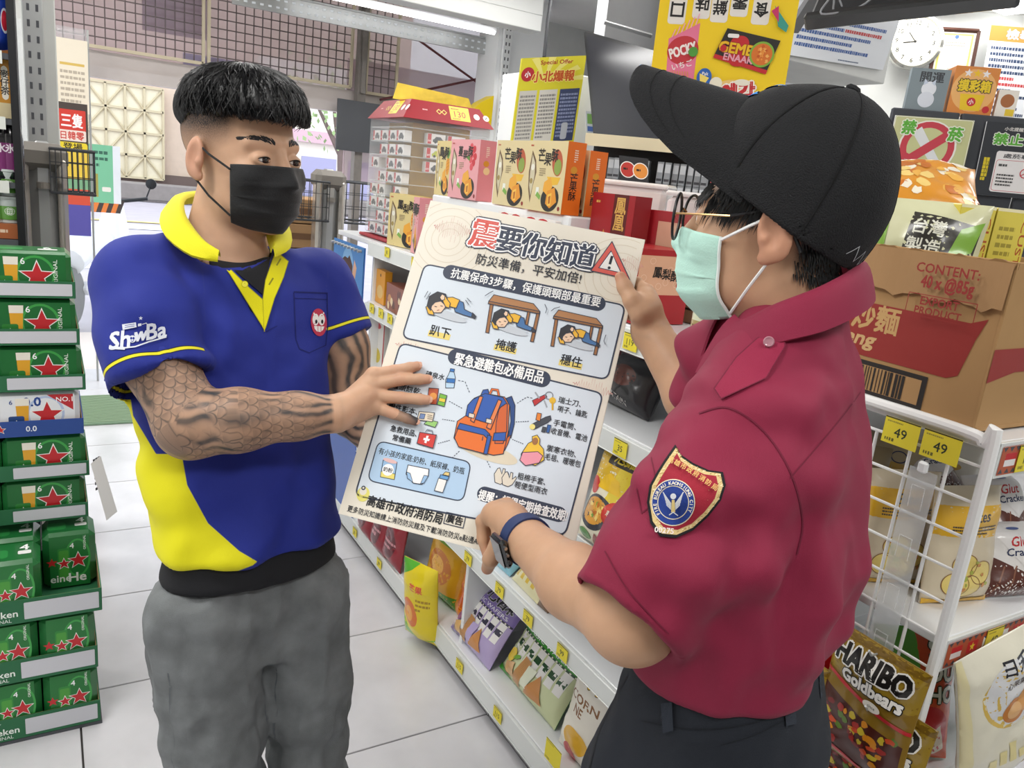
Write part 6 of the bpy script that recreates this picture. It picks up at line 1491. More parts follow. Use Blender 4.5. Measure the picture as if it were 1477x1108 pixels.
# ================================================================== GENERIC BOXES AND BAGS
def frame2(bl, br, z=None, x=None, y=None):
    f_ = (lambda p: onz(*p, z)) if z is not None else ((lambda p: onx(*p, x)) if x is not None else (lambda p: ony(*p, y)))
    o, e = f_(bl), f_(br); d = e-o; d[2] = 0; w = np.linalg.norm(d); return o, w, math.atan2(d[1], d[0])
def fbox(name, label, cat, bl, br, z, h, d, art=None, col='#cc3333', side=None, top=None, group=None, bev=.0015, m=None, wmax=None):
    if isinstance(bl[0], (int, float)) and len(bl) == 2: o, w, yaw = frame2(bl, br, z)
    else: o, w, yaw = bl
    if wmax: w = min(w, wmax)
    t = thing(name, label, cat, (o[0], o[1], z if z is not None else o[2]), yaw, group); b = MB(); b.box((w/2, d/2, h/2), (w, d, h), bev); b.build('carton', m or mat('carton_'+col.strip('#'), col, .4, coat=.15), t)
    if art: A = Art(); art(A, w, h); A.flat('printed_face', t, (0, -.0003, 0), (1, 0, 0), (0, 0, 1), M_CARTON)
    if side: A = Art(); side(A, d, h); A.flat('printed_side', t, (w+.0003, 0, 0), (0, 1, 0), (0, 0, 1), M_CARTON)
    if top: A = Art(); top(A, w, d); A.flat('printed_top', t, (0, 0, h+.0003), (1, 0, 0), (0, 1, 0), M_CARTON)
    return t
def bag(name, label, cat, bl, br, z, h, d, art, col, tilt=0, group=None, roll=0, seed=0, w=None, yaw=None, o=None, m=None, crimp=True, wr=.004, sag=0):
    if o is None: o, w_, y_ = frame2(bl, br, z); w = w or w_; yaw = y_ if yaw is None else yaw; o = (o[0], o[1], z)
    nx, nz = 22, 30; off = seed*3.7
    def prof(u, v):
        e = (np.clip(np.sin(PI*np.clip(u, 0, 1)), 0, 1))**.55; g_ = np.clip(np.minimum(v/.22, (1-v)/.26), 0, 1); g_ = np.sin(g_*PI/2)**.8*(1+sag*(.5-v)); return e*g_
    def wrk(x, zz, s):
        p = np.stack([np.asarray(x)*1.0+off, np.zeros_like(x)+s*9.1, np.asarray(zz)*1.3+off], 1); return vnoise(p, 24, seed, 2)*wr+np.abs(vnoise(p, 11, seed+3, 1))*wr*1.3
    def edge(x, zz): u = x/w; v = zz/h; xe = w*(.5+(u-.5)*(1-.05*np.sin(PI*np.clip(v, 0, 1)))); return xe
    def front(V, Z):
        u, v = V[:, 0]/w, V[:, 1]/h; y = -(d/2)*prof(u, v)-wrk(V[:, 0], V[:, 1], 0)*np.clip(prof(u, v)*2, 0, 1)-Z
        if crimp: y = y+np.where((v < .05) | (v > .95), .0006*np.sin(V[:, 1]*2600), 0)
        return np.stack([edge(V[:, 0], V[:, 1]), y, V[:, 1]], 1)
    g = np.array([(w*i/(nx-1), h*j/(nz-1)) for j in range(nz) for i in range(nx)]); fv = front(g, np.zeros(len(g))); bv = fv.copy(); u, v = g[:, 0]/w, g[:, 1]/h
    bv[:, 1] = (d/2)*prof(u, v)*.9+wrk(g[:, 0], g[:, 1], 1)*.5*np.clip(prof(u, v)*2, 0, 1)+.0012
    n = nx*nz; F = []
    for j in range(nz-1):
        for i in range(nx-1): a = j*nx+i; F += [(a, a+1, a+nx+1, a+nx), (n+a, n+a+nx, n+a+nx+1, n+a+1)]
    for i in range(nx-1): F += [(i, n+i, n+i+1, i+1), ((nz-1)*nx+i, (nz-1)*nx+i+1, n+(nz-1)*nx+i+1, n+(nz-1)*nx+i)]
    for j in range(nz-1): F += [(j*nx, (j+1)*nx, n+(j+1)*nx, n+j*nx), (j*nx+nx-1, n+j*nx+nx-1, n+(j+1)*nx+nx-1, (j+1)*nx+nx-1)]
    mm = m or mat('film_'+col.strip('#'), col, .3, coat=.5, bump=.35, bscale=40)
    r = mesh(name, np.concatenate([fv, bv]), F, mm, None, True); tag(r, label, cat, group); r.location = o; r.rotation_euler = (-tilt, roll, yaw)
    if art: A = Art(1e-4); art(A, w, h); A.wrap('printed_film', r, lambda V, Z: front(V, Z+.0011), w/16, M_GLOSS)
    return r
def noisy(A, x0, y0, x1, y1, n, cols, r, seed=0, jitter=.35, el=1):
    q = random.Random(seed); A.k += 1
    for k in range(n): A.k = A.k-.85; A.blob(q.uniform(x0+r, x1-r), q.uniform(y0+r, y1-r), r*q.uniform(.6, 1.2), q.choice(cols), 9, jitter, r*el*q.uniform(.6, 1.2), q.random())
# ================================================================== GIFT BOXES ON THE GONDOLA TOP
def pastry(base, side, fruit, title, side_t):
    def f(A, w, h):
        A.rect(0, 0, w, h, base); A.poly([(w*.10, h*.86), (w*.22, h*.72), (w*.26, h*.55), (w*.20, h*.35), (w*.16, h*.10), (w*.08, h*.3), (w*.05, h*.55)], '#6d5238'); A.poly([(w*.11, h*.80), (w*.2, h*.68), (w*.22, h*.5), (w*.16, h*.2), (w*.10, h*.35), (w*.09, h*.55)], '#cfc6a8'); A.circ(w*.15, h*.62, w*.045, '#e9e6da'); A.circ(w*.14, h*.42, w*.04, '#a08a4e')
        if fruit == 'mango': A.circ(w*.78, h*.70, w*.13, '#b85a3c', ry=h*.19, rot=.3); A.circ(w*.80, h*.64, w*.09, '#8aa04a', ry=h*.11); A.poly([(w*.55, h*.50), (w*.9, h*.5), (w*.84, h*.40), (w*.66, h*.38)], '#e9b93a')
        elif fruit == 'berry':
            for i, (x, y) in enumerate(((.72, .88), (.82, .84), (.76, .76), (.86, .72), (.72, .67), (.82, .62), (.76, .55))): A.circ(w*x, h*y, w*.055, '#c9343f' if i % 2 else '#d9505a')
            A.poly([(w*.55, h*.70), (w*.68, h*.76), (w*.7, h*.64)], '#5b8a3c')
        else:
            A.circ(w*.80, h*.55, w*.11, '#e39a2e', ry=h*.17)
            for i in range(7): A.poly([(w*.76, h*.68), (w*(.62+.06*i), h*(.92-.02*abs(i-3))), (w*.84, h*.68)], '#4f8a3c' if i % 2 else '#6aa24a')
            for i in range(4): A.line([(w*.70, h*(.45+.06*i)), (w*.9, h*(.50+.06*i))], w*.008, '#a8641c')
        A.circ(w*.68, h*.19, w*.23, '#2a2724', ry=h*.18, rot=.15); A.poly([(w*.50, h*.42), (w*.66, h*.50), (w*.72, h*.36), (w*.60, h*.24), (w*.48, h*.30)], '#e9a83a'); A.poly([(w*.60, h*.30), (w*.78, h*.36), (w*.86, h*.16), (w*.70, h*.06), (w*.58, h*.12)], '#e3952c'); A.poly([(w*.62, h*.25), (w*.72, h*.28), (w*.72, h*.10), (w*.63, h*.09)], '#f0c050'); A.poly([(w*.645, h*.22), (w*.70, h*.24), (w*.70, h*.13), (w*.655, h*.12)], '#b5651c')
        for i, ch in enumerate(title): A.text(ch, w*(.36+.17*i), h*(.80-.06*(i % 2)), h*.17, '#28221e', .03, rot=-.05*i)
        A.lines(w*.34, h*.50, w*.50, h*.62, 4, '#9a8a6a', seed=2); A.rrect(w*.30, h*.22, w*.38, h*.34, w*.01, '#eef0e6'); A.poly([(w*.30, h*.22), (w*.42, h*.16), (w*.44, h*.22), (w*.34, h*.28)], '#7fae4e'); A.circ(w*.93, h*.07, w*.03, '#8e2a26'); A.lines(w*.05, h*.91, w*.2, h*.95, 1, '#c04a3a')
    def s(A, d, h):
        A.rect(0, 0, d, h, side); A.text(title, d*.5, h*.52, d*.40, '#26201c', .02, vert=True) if side_t else A.circ(d*.5, h*.5, d*.2, '#f0d8a0'); A.circ(d*.45, h*.62, d*.18, '#d99a2e', ry=h*.05); A.lines(d*.4, h*.72, d*.6, h*.9, 6, '#f2e6d0')
    return f, s
mg = pastry('#dccb9c', '#e2701f', 'mango', '芒果酥', True); bz = pastry('#e6a3a8', '#dd8f96', 'berry', '蔓莓酥', False); pn = pastry('#dcc98c', '#c8a94a', 'pine', '鳳梨酥', False)
ZT = 1.307
rs_ = thing('display_riser', 'white riser block under the row of pastry gift boxes', 'riser', (1.14, 1.66, ZT)); b = MB(); b.box((.095, .42, .103), (.19, .84, .206), .004); b.build('riser_block', m_white, rs_)
ZU = ZT+.207
def gift(lbl, y, w, z, ar, col, x=1.13, grp='pastry gift boxes on the top shelf', h=.18, d=.055, yaw=-PI/2): return fbox('gift_box', lbl, 'gift box', ((np.array([x, y, z]), w, yaw)), None, z, h, d, ar[0], col, ar[1], group=grp)
gift('mango pastry gift box nearest the camera on the riser, orange side showing', 1.876, .186, ZU, mg, '#e2701f')
gift('mango pastry gift box second from the camera on the riser', 2.075, .186, ZU, mg, '#e2701f', x=1.14)
gift('orange-sided mango gift box standing just behind the nearest mango box', 1.86, .17, ZU, mg, '#e2701f', x=1.20, h=.165)
gift('pink berry pastry gift box standing on the riser', 2.37, .20, ZU, bz, '#dd8f96', x=1.135)
gift('beige pastry gift box left of the pink one on the riser', 2.50, .115, ZU, pn, '#c8a94a', x=1.145, h=.175)
gift('pineapple pastry gift box standing on the shelf left of the notice board', 2.80, .20, ZT, pn, '#c8a94a', x=1.105, h=.19, yaw=-1.32)
gift('pink berry gift box half hidden by the corner of the notice board', 2.56, .05, ZT, bz, '#dd8f96', x=1.10, h=.19)
def rw(A, w, h):
    A.rect(0, 0, w, h, '#efe9e4')
    for x in (.12, .33, .60, .80): A.circ(w*x, h*.55, h*.38, '#c3272d', ry=h*.45)
    for k in range(12): A.rect(w*(.90+k*.006), h*.1, w*(.903+k*.006), h*.6, '#222222')
fbox('snack_carton', 'low white carton with red apples below the mango gift boxes', 'carton', ((np.array([1.118, 1.99, ZT]), .30, -PI/2)), None, ZT, .19, .018, rw, '#efe9e4')
b = None
# other pale cartons behind (right of the boxes) and red gift sets
def redbox(A, w, h):
    A.rect(0, 0, w, h, '#9c1c24'); A.poly([(w*.35, h*.68), (w*.5, h*.55), (w*.52, h*.3), (w*.3, h*.18), (w*.18, h*.36), (w*.28, h*.5)], '#c98a3a'); A.circ(w*.36, h*.36, w*.1, '#7a3a1c'); A.circ(w*.36, h*.36, w*.06, '#e3b050'); A.rrect(w*.52, h*.62, w*.86, h*1.0, w*.01, '#5a1a18'); A.text('鳳凰', w*.69, h*.90, h*.14, '#d9ab58', .02, vert=True); A.rect(w*.62, h*.12, w*.9, h*.15, '#c9a04e'); A.lines(w*.1, h*.9, w*.3, h*.94, 1, '#d9ab58')
def redside(A, d, h): A.rect(0, 0, d, h, '#8a161e')
ZR = 1.307
fbox('gift_box', 'dark red gift box with gold pastry picture and brown crest label', 'gift box', ((np.array([1.20, 1.655, ZR]), .17, -PI/2)), None, ZR, .272, .05, redbox, '#9c1c24', redside, group='red gift boxes beside the mango boxes')
fbox('gift_box', 'small red gift box with pink panel behind the notice board corner', 'gift box', ((np.array([1.26, 1.50, ZR]), .11, -1.2)), None, ZR, .245, .06, lambda A, w, h: (A.rect(0, 0, w, h, '#a31e28'), A.rect(w*.25, 0, w*.8, h*.9, '#d9a58a'), A.circ(w*.5, h*.25, w*.3, '#b5222c'), A.rrect(w*.35, h*.35, w*.75, h*.55, w*.02, '#f2ece2')), '#a31e28', redside, group='red gift boxes beside the mango boxes')
fbox('gift_box', 'narrow red gift box beside the mint mask', 'gift box', ((np.array([1.35, 1.42, ZR]), .09, -.9)), None, ZR, .235, .05, lambda A, w, h: (A.rect(0, 0, w, h, '#9c1c24'), A.poly([(w*.3, h*.5), (w*.8, h*.7), (w*.6, h*.4)], '#6aa24a')), '#9c1c24', redside, group='red gift boxes beside the mango boxes')
def bigred(A, w, h):
    A.rect(0, 0, w, h, '#a3161f'); A.rect(0, h*.40, w, h*.92, '#dba98a')
    q = random.Random(4)
    for k in range(14): A.line(Art.ell(w*q.uniform(.05, .95), h*q.uniform(.45, .88), w*.05, h*.04), .0012, '#e9c4a8', True)
    for i, ch in enumerate('鳳梨酥'): A.text(ch, w*(.36+.17*i), h*(.70-.02*i), h*.14, '#1d1612', .03)
    A.circ(w*.84, h*.56, w*.09, '#c3343c', ry=h*.11, rot=-.3); noisy(A, w*.76, h*.48, w*.92, h*.64, 26, ['#f2e6e2', '#d9505a'], .0035, 3); A.circ(w*.95, h*.54, w*.03, '#e3c12c')
fbox('gift_box', 'large red gift case with peach lid picture behind the right hand', 'gift box', ((np.array([1.10, 1.318, ZR]), .147, -.03)), None, ZR, .165, .16, bigred, '#a3161f', redside, group='red gift boxes beside the mango boxes')
fbox('snack_carton', 'patterned brown and white carton under the green mask', 'carton', (985, 464), (1003, 468), ZR, .12, .1, lambda A, w, h: (A.rect(0, 0, w, h, '#8a6a52'), A.rect(0, h*.5, w, h, '#e3d6c4'), A.text('王', w*.5, h*.4, h*.3, '#1d1612', .03)), '#8a6a52')
for k, (bl, br, hh, lb) in enumerate(((1.42, 1.98, .30, 'frosted clear plastic tub behind the red gift box, left one'), (1.50, 1.72, .285, 'frosted clear plastic tub with label behind the red gift box, right one'))):
    w, yaw = .23, -.9; o = (bl, br); t = thing('plastic_tub', lb, 'tub', (o[0], o[1], ZR), yaw); b = MB(); b.box((w/2, .07, hh/2), (w, .14, hh), .015); b.build('tub_body', mat('frosted_plastic', '#ece6e6', .25, alpha=.8, coat=.5), t)
    b = MB(); b.box((w/2, .07, hh+.006), (w+.01, .15, .014), .005); b.build('tub_lid', mat('clear_lid', '#f2f0f0', .15, alpha=.85, coat=.6), t); A = Art(); A.rrect(w*.3, hh*.35, w*.75, hh*.8, .01, '#f2efec'); A.circ(w*.52, hh*.58, .012, '#5a86b8', ry=.006); A.flat('tub_label', t, (0, -.001, 0), (1, 0, 0), (0, 0, 1))
o = onz(935, 345, ZR); bag('snack_bag', 'glossy red snack bag lying on the plastic tubs', 'snack bag', None, None, 0, .09, .05, lambda A, w, h: (A.rect(0, 0, w, h, '#b5161f'), A.circ(w*.4, h*.5, h*.2, '#d9505a')), '#b5161f', 1.0, w=.17, yaw=-.6, o=(1.66, 1.72, ZR+.30), seed=2)
def ginger(A, w, h): A.rect(0, 0, w, h, '#dfe3c4'); A.rect(0, 0, w, h*.3, '#b09a68'); A.circ(w*.6, h*.66, w*.22, '#a8783c', ry=h*.16); A.circ(w*.6, h*.66, w*.16, '#d9a650', ry=h*.11); A.lines(w*.1, h*.06, w*.9, h*.26, 4, '#7a6238')
bag('snack_bag', 'pale green snack bag standing beside the maroon collar', 'snack bag', (992, 492), (1035, 500), ZR, .16, .05, ginger, '#dfe3c4', seed=4, group=None)
# 130 toy car display
dspx = ony; DX = 1.20
t = thing('toy_car_display', 'red-topped clear rotating rack of boxed toy cars with 130 price cards', 'display rack', (1.31, 2.95, ZT)); w2 = .175
b = MB(); b.box((0, 0, .006), (w2*2+.04, w2*2+.04, .012), .004); b.build('display_base', mat('display_red', '#9c0d20', .45), t)
b = MB()
for sx in (-1, 1):
    b.box((sx*w2, 0, .24), (.004, w2*2, .44)); b.box((0, sx*w2, .24), (w2*2, .004, .44))
b.build('clear_case', mat('thin_clear', '#f6fafc', .05, alpha=.10, coat=.4), t)
b = MB()
for r in range(9):
    z = .02+r*.051
    for sx in (-1, 1): b.box((sx*(w2-.02), 0, z), (.035, w2*2-.01, .0025)); b.box((0, sx*(w2-.02), z), (w2*2-.01, .035, .0025))
b.build('clear_ledges', mat('clear_ledge', '#eef2f4', .1, alpha=.5, coat=.5), t)
b = MB(); m_y = mat('mustard_insert', '#b98f2e', .6); b.box((0, 0, .24), (.24, .24, .42), .002); b.build('inner_insert', m_y, t)
b = MB(); s0, s1, z0_, z1_ = w2+.012, w2-.035, .46, .53
v = [(-s0, -s0, z0_), (s0, -s0, z0_), (s0, s0, z0_), (-s0, s0, z0_), (-s1, -s1, z1_), (s1, -s1, z1_), (s1, s1, z1_), (-s1, s1, z1_)]; b.add(v, [(0, 1, 5, 4), (1, 2, 6, 5), (2, 3, 7, 6), (3, 0, 4, 7), (4, 5, 6, 7), (3, 2, 1, 0)]); b.build('display_header', mat('display_red', '#b01226'), t)
for fn, (o_, ex_, nn) in (('left', ((-s0, s0, z0_), (0, -1, 0), 0)), ('near', ((-s0, -s0, z0_), (1, 0, 0), 1))):
    A = Art(); L = 2*s0; A.rrect(L*.52, .018, L*.74, .078, .002, '#f0d23a'); A.text('130', L*.63, .045, .026, '#b03a1c', .01); A.lines(L*.54, .062, L*.72, .072, 1, '#a8641c'); A.lines(L*.54, .021, L*.72, .029, 1, '#a8641c')
    for cx in (.40, .455): A.line([(L*cx-.010, .045), (L*cx, .055), (L*cx+.010, .045), (L*cx, .035)], .003, '#e9cf6a', True)
    A.circ(L*.82, .045, .013, '#e9e6e6'); A.circ(L*.93, .045, .013, '#e9e6e6'); A.line([(L*.92, .04), (L*.94, .05)], .003, '#1d1d28'); A.lines(L*.22, .04, L*.33, .05, 1, '#e9b0b0')
    n_ = np.array([-(z1_-z0_), 0, -(s0-s1)]) if nn == 0 else np.array([0, -(z1_-z0_), -(s0-s1)]); up_ = np.array([(s0-s1), 0, z1_-z0_]) if nn == 0 else np.array([0, s0-s1, z1_-z0_]); up_ = up_/np.linalg.norm(up_)
    A.flat('header_print', t, np.array(o_)+np.cross(np.array(ex_, float), up_)*.0006, ex_, up_, M_CARTON)
b = MB(); v = [(-.17, -.03, .53), (.17, -.03, .53), (.15, -.02, .575), (-.15, -.02, .59)]; v = v+[(x, y+.004, z) for x, y, z in v]; b.add(v, [(0, 1, 2, 3), (7, 6, 5, 4), (0, 4, 5, 1), (1, 5, 6, 2), (2, 6, 7, 3), (3, 7, 4, 0)]); b.build('gold_sign', mat('gold_foil', '#e6c84a', .3, .4, var=.2, vscale=20), t)
tc_ = thing('toy_car_box', 'x', 'toy box'); b = MB(); b.box((0, 0, .019), (.074, .03, .038), .001); b.build('carton', mat('toy_white', '#e9e6e4', .4), tc_)
A = Art(); A.rect(-.036, .001, -.021, .037, '#c3222c'); A.text('64', -.0285, .012, .008, '#ffffff'); A.poly([(-.014, .008), (.030, .008), (.032, .017), (.024, .020), (.017, .028), (-.002, .028), (-.010, .019), (-.015, .017)], '#3d4148'); A.circ(-.004, .009, .005, '#15151a'); A.circ(.022, .009, .005, '#15151a'); A.flat('printed_face', tc_, (0, -.0154, 0), (1, 0, 0), (0, 0, 1), M_CARTON)
tg = dup(tc_); A = Art(); A.poly([(-.014, .008), (.030, .008), (.032, .017), (.024, .020), (.017, .028), (-.002, .028), (-.010, .019), (-.015, .017)], '#b9c21e'); A.circ(-.004, .009, .005, '#15151a'); A.circ(.022, .009, .005, '#15151a'); A.flat('car_picture', tg, (0, -.0158, 0), (1, 0, 0), (0, 0, 1), M_CARTON)
G_ = 'boxed toy cars in the clear display'; q = random.Random(8); first = True; cx0, cy0 = t.location[0], t.location[1]
for (c_, r_) in ((.0, 8), (.0, 6.0), (0, 5.0)):
    pass
spots = [('near', i, r) for r in range(8) for i in range(4)]+[('left', i, r) for r in range(8) for i in range(4)]
for face, i, r in spots:
    if face == 'near' and (i in (0, 3) or r < 5) and not (r == 0 and i > 0): continue
    if face == 'left' and q.random() < .12: continue
    x, y, rz = (cx0-w2+.05+i*.083, cy0-w2+.022, 0) if face == 'near' else (cx0-w2+.022, cy0+w2-.05-i*.083, -PI/2)
    lb = ('yellow-green off-roader toy box in the near side of the clear display' if (face, i, r) == ('near', 1, 6) else 'boxed toy car, %s row from bottom, %s column, %s side of the display' % (['bottom', 'second', 'third', 'fourth', 'fifth', 'sixth', 'seventh', 'top'][r], ['first', 'second', 'third', 'fourth'][i], face))
    src = tg if lb.startswith('yellow') else tc_
    if src is tc_ and first: o = tc_; first = False; o.location = (x, y, ZT+.022+r*.051); o.rotation_euler = (0, 0, rz); o['label'] = lb; o['group'] = G_
    elif src is tg: tg.location = (x, y, ZT+.022+r*.051); tg['label'] = lb; tg['group'] = G_
    else: dup(tc_, None, (x, y, ZT+.022+r*.051), rz, lb, G_)
# hanging girl poster section at the far end of the gondola
t = thing('drink_banner', 'blue banner with a girl and price tags at the far end of the shelf', 'banner', (GX-.012, YM, .85)); L = YM-Y1-.02
b = MB(); b.box((.003, -L/2-.005, .2), (.004, L, .44)); b.build('banner_sheet', mat('banner_blue', '#3a6fb8', .4), t)
A = Art(); A.rect(0, -.02, L, .42, '#4a86c8'); A.circ(L*.5, .33, .07, '#7fb0e0'); A.poly([(L*.30, -.02), (L*.75, -.02), (L*.70, .12), (L*.62, .17), (L*.42, .17), (L*.36, .12)], '#c23a44'); A.circ(L*.52, .25, .045, '#d9a585', ry=.055); A.blob(L*.50, .31, .075, '#4a2a26', 16, .3, .055, 3); A.poly([(L*.34, .15), (L*.05, .30), (L*.10, .34), (L*.42, .19)], '#dba98c'); A.poly([(L*.66, .15), (L*.80, .33), (L*.72, .36), (L*.58, .19)], '#dba98c')
A.lines(L*.02, .06, L*.3, .12, 2, '#d95a6a'); A.circ(L*.83, .06, .028, '#e9a24a', ry=.04)
A.flat('banner_print', t, (-.0005, 0, 0), (0, -1, 0), (0, 0, 1))
b = MB()
for k in range(9): b.cyl((-.004, -.02-k*L/9, .405), (-.02, -.02-k*L/9, .405), .006, n=8)
b.build('banner_rings', m_steel, t)
for k in range(4): 
    c = onx((505, 517, 532, 526)[k] if k < 3 else 519, (397, 405, 415, 400)[k], GX-.03)
    price_tag('39', np.array([GX-.02, YM-.06-k*.085, .90-.012*k]), EXG, UP, 'small yellow price tag on the blue banner, %s of four from the entrance' % ('first', 'second', 'third', 'fourth')[k], None, .04, .045)
t = thing('rack_panel', 'blue side rack panel with round white emblem below the drink banner', 'panel', (GX-.006, YM, .08)); b = MB(); b.box((.01, -L/2-.005, .38), (.012, L, .76), .002); b.build('panel_sheet', mat('cobalt_panel', '#2457b0', .4, coat=.2), t)
A = Art(); A.circ(L*.42, .50, .062, '#dfe6f2'); A.circ(L*.42, .50, .055, '#2457b0'); A.circ(L*.42, .50, .050, '#dfe6f2'); A.blob(L*.40, .51, .026, '#6a87bf', 8, .4); A.blob(L*.46, .48, .018, '#24458f', 8, .4); A.flat('emblem_print', t, (-.0005+.003, 0, 0), (0, -1, 0), (0, 0, 1))
pk = thing('bottle_pouch', 'x', 'pouch'); bq = MB(); bq.tube([(0, 0, .19), (.05, 0, .188), (.10, 0, .188)], .002, 5); bq.build('peg', m_steel, pk); b = MB(); b.tube([(0, 0, 0), (0, 0, .02), (0, 0, .13), (0, 0, .155)], [.018, .022, .022, .012], 12); b.build('pouch_body', mat('aqua_film', '#7fc0e0', .12, alpha=.75, coat=.7), pk, True); b = MB(); b.box((0, 0, .175), (.036, .003, .05), .001); b.build('hang_card', mat('red_card', '#d23a48', .4), pk)
for k in range(6):
    o = pk if k == 0 else dup(pk); o.location = (GX-.05-.03*(k % 2), YM-.04-k*.06, .70-.02*(k % 3)); o['label'] = 'clear blue bottle pouch with red card, %s from the entrance below the banner' % ['first', 'second', 'third', 'fourth', 'fifth', 'sixth'][k]; o['group'] = 'blue bottle pouches hooked below the banner'
# ================================================================== SNACKS ON THE SHELVES
def lab(A, w, h, base, band, title, tcol, bandy=(.55, .8), blobs=None, bc=None, seed=1, tsz=.14, tw=.8):
    A.rect(0, 0, w, h, base); A.rect(0, h*bandy[0], w, h*bandy[1], band)
    if blobs: noisy(A, w*.08, h*.08, w*.92, h*bandy[0], blobs, bc, w*.09, seed)
    A.text(title, w*.5, h*(bandy[0]+bandy[1])/2, h*tsz, tcol, .03, w=w*tw)
GS = 'snack bags on the gondola shelves'
def redp(A, w, h): A.rect(0, 0, w, h, '#8e2430'); A.circ(w*.5, h*.45, w*.3, '#5a1620', ry=h*.3); A.rect(0, h*.85, w, h, '#cf2a5a'); A.lines(w*.2, h*.3, w*.8, h*.5, 2, '#c98a90')
for k, (bl, br) in enumerate((((517, 758), (535, 782)), ((535, 781), (556, 806)), ((553, 800), (577, 828)))):
    bag('snack_bag', 'dark red jerky packet, %s on the bottom deck under the notice board' % ('farthest', 'middle', 'nearest')[k], 'snack bag', bl, br, .122, .21, .05, redp, '#a3323e', .1, GS, seed=20+k)
def mangob(A, w, h):
    A.rect(0, 0, w, h, '#e9d21e'); A.poly([(0, 0), (w, 0), (w, h*.10), (w*.6, h*.04), (w*.3, h*.16), (0, h*.34)], '#6cc02a'); A.poly([(0, h*.8), (w*.35, h*.92), (w*.5, h), (0, h)], '#57b030'); A.circ(w*.36, h*.40, w*.24, '#e0762a', ry=h*.18, rot=.3); A.circ(w*.33, h*.38, w*.14, '#f0a83c', ry=h*.1); A.lines(w*.55, h*.45, w*.9, h*.62, 3, '#b08a1c'); A.text('芒果', w*.55, h*.74, h*.09, '#e8543a', .03)
bag('snack_bag', 'yellow and green mango snack bag hanging over the bottom deck edge', 'snack bag', None, None, 0, .30, .07, mangob, '#e9d21e', -.12, GS, seed=31, w=.15, yaw=-1.15, o=(GX-.055, 2.21, .03))
def oran(A, w, h): A.rect(0, 0, w, h, '#d9a428'); A.poly([(0, 0), (w, 0), (w, h*.2), (0, h*.1)], '#4f9a2c'); A.circ(w*.5, h*.5, w*.32, '#c9782a', ry=h*.26); A.circ(w*.46, h*.52, w*.18, '#e9b04a', ry=h*.14); A.rect(0, h*.85, w, h, '#7aa82c')
bag('snack_bag', 'golden snack bag with green corner behind the yellow mango bag', 'snack bag', (613, 838), (660, 885), .122, .24, .08, oran, '#c98f28', .15, GS, seed=32)
bag('snack_bag', 'orange snack bag crumpled beside the purple wafers', 'snack bag', (656, 880), (684, 912), .122, .2, .06, lambda A, w, h: (A.rect(0, 0, w, h, '#dd8426'), A.circ(w*.5, h*.45, w*.3, '#c8561e', ry=h*.25), A.circ(w*.5, h*.7, w*.2, '#efc04a')), '#dd8426', .25, GS, seed=33)
def wafer(base, dk, lt):
    def f(A, w, h):
        A.rect(0, 0, w, h, lt)
        for k in range(7): x = w*(.08+.125*k); A.poly([(x, h*.34), (x+w*.10, h*.34), (x+w*.12, h*.66), (x+w*.02, h*.68)], '#efece9'); A.poly([(x+w*.005, h*.46), (x+w*.10, h*.46), (x+w*.108, h*.55), (x+w*.012, h*.55)], dk)
        A.rect(0, h*.68, w, h, base); A.rect(0, h*.655, w, h*.685, dk)
        for k in range(16): A.rect(w*(k+.3)/16, h*.66, w*(k+.62)/16, h*.68, '#e9e3d4')
        A.text('CLASSIC WAFERS', w*.5, h*.735, h*.055, '#e9e6ee', .01, w=w*.82); A.text('夾心酥', w*.52, h*.88, h*.17, '#1d1c22', .05, w=w*.82, outline='#e9e6ee', ow=.02)
        A.poly([(w*.30, h*.05), (w*.42, h*.02), (w*.48, h*.42), (w*.36, h*.44)], '#cf9a62'); A.poly([(w*.52, h*.06), (w*.80, h*.10), (w*.66, h*.40)], '#c98a50'); A.poly([(w*.44, h*.1), (w*.56, h*.12), (w*.60, h*.40), (w*.46, h*.38)], lt if base != '#3d9a2c' else '#e3e6cf'); A.poly([(w*.12, h*.04), (w*.32, h*.08), (w*.26, h*.26), (w*.10, h*.18)], '#dcb07a')
        for k in range(7): A.line([(w*.31+w*.016*k, h*.06), (w*.37+w*.016*k, h*.42)], .0008, '#a8743c')
        A.circ(w*.14, h*.30, w*.07, '#8a3a6a' if base != '#3d9a2c' else '#e3c43c'); A.circ(w*.24, h*.33, w*.06, '#6aa82c', ry=h*.03, rot=.5); A.poly([(0, 0), (w*.25, 0), (0, h*.10)], base)
    return f
bag('wafer_bag', 'purple classic wafers bag on the bottom deck', 'snack bag', (652, 905), (706, 968), .122, .215, .07, wafer('#7c68a8', '#2a2440', '#b5a4cf'), '#7c68a8', .55, GS, seed=34)
bag('wafer_bag', 'green classic wafers bag on the bottom deck nearest the aisle end', 'snack bag', (722, 962), (800, 1054), .122, .225, .08, wafer('#3d9a2c', '#1c4a24', '#cfd6a8'), '#3d9a2c', .55, GS, seed=35)
bag('snack_bag', 'white corn snack bag with yellow and black print beside the dark trousers', 'snack bag', (806, 1068), (860, 1130), .122, .26, .07, lambda A, w, h: (A.rect(0, 0, w, h, '#ece6da'), A.text('CORN', w*.45, h*.66, h*.09, '#8a5a2c', .03, w=w*.7), A.text('NE', w*.4, h*.54, h*.09, '#8a5a2c', .03), A.text('好小子', w*.5, h*.88, h*.12, '#e9c21e', .03, outline='#1d1c22', ow=.05), A.circ(w*.5, h*.25, w*.3, '#e3b03c', ry=h*.12), A.circ(w*.4, h*.08, w*.15, '#c3272d')), '#ece6da', .2, GS, seed=36)
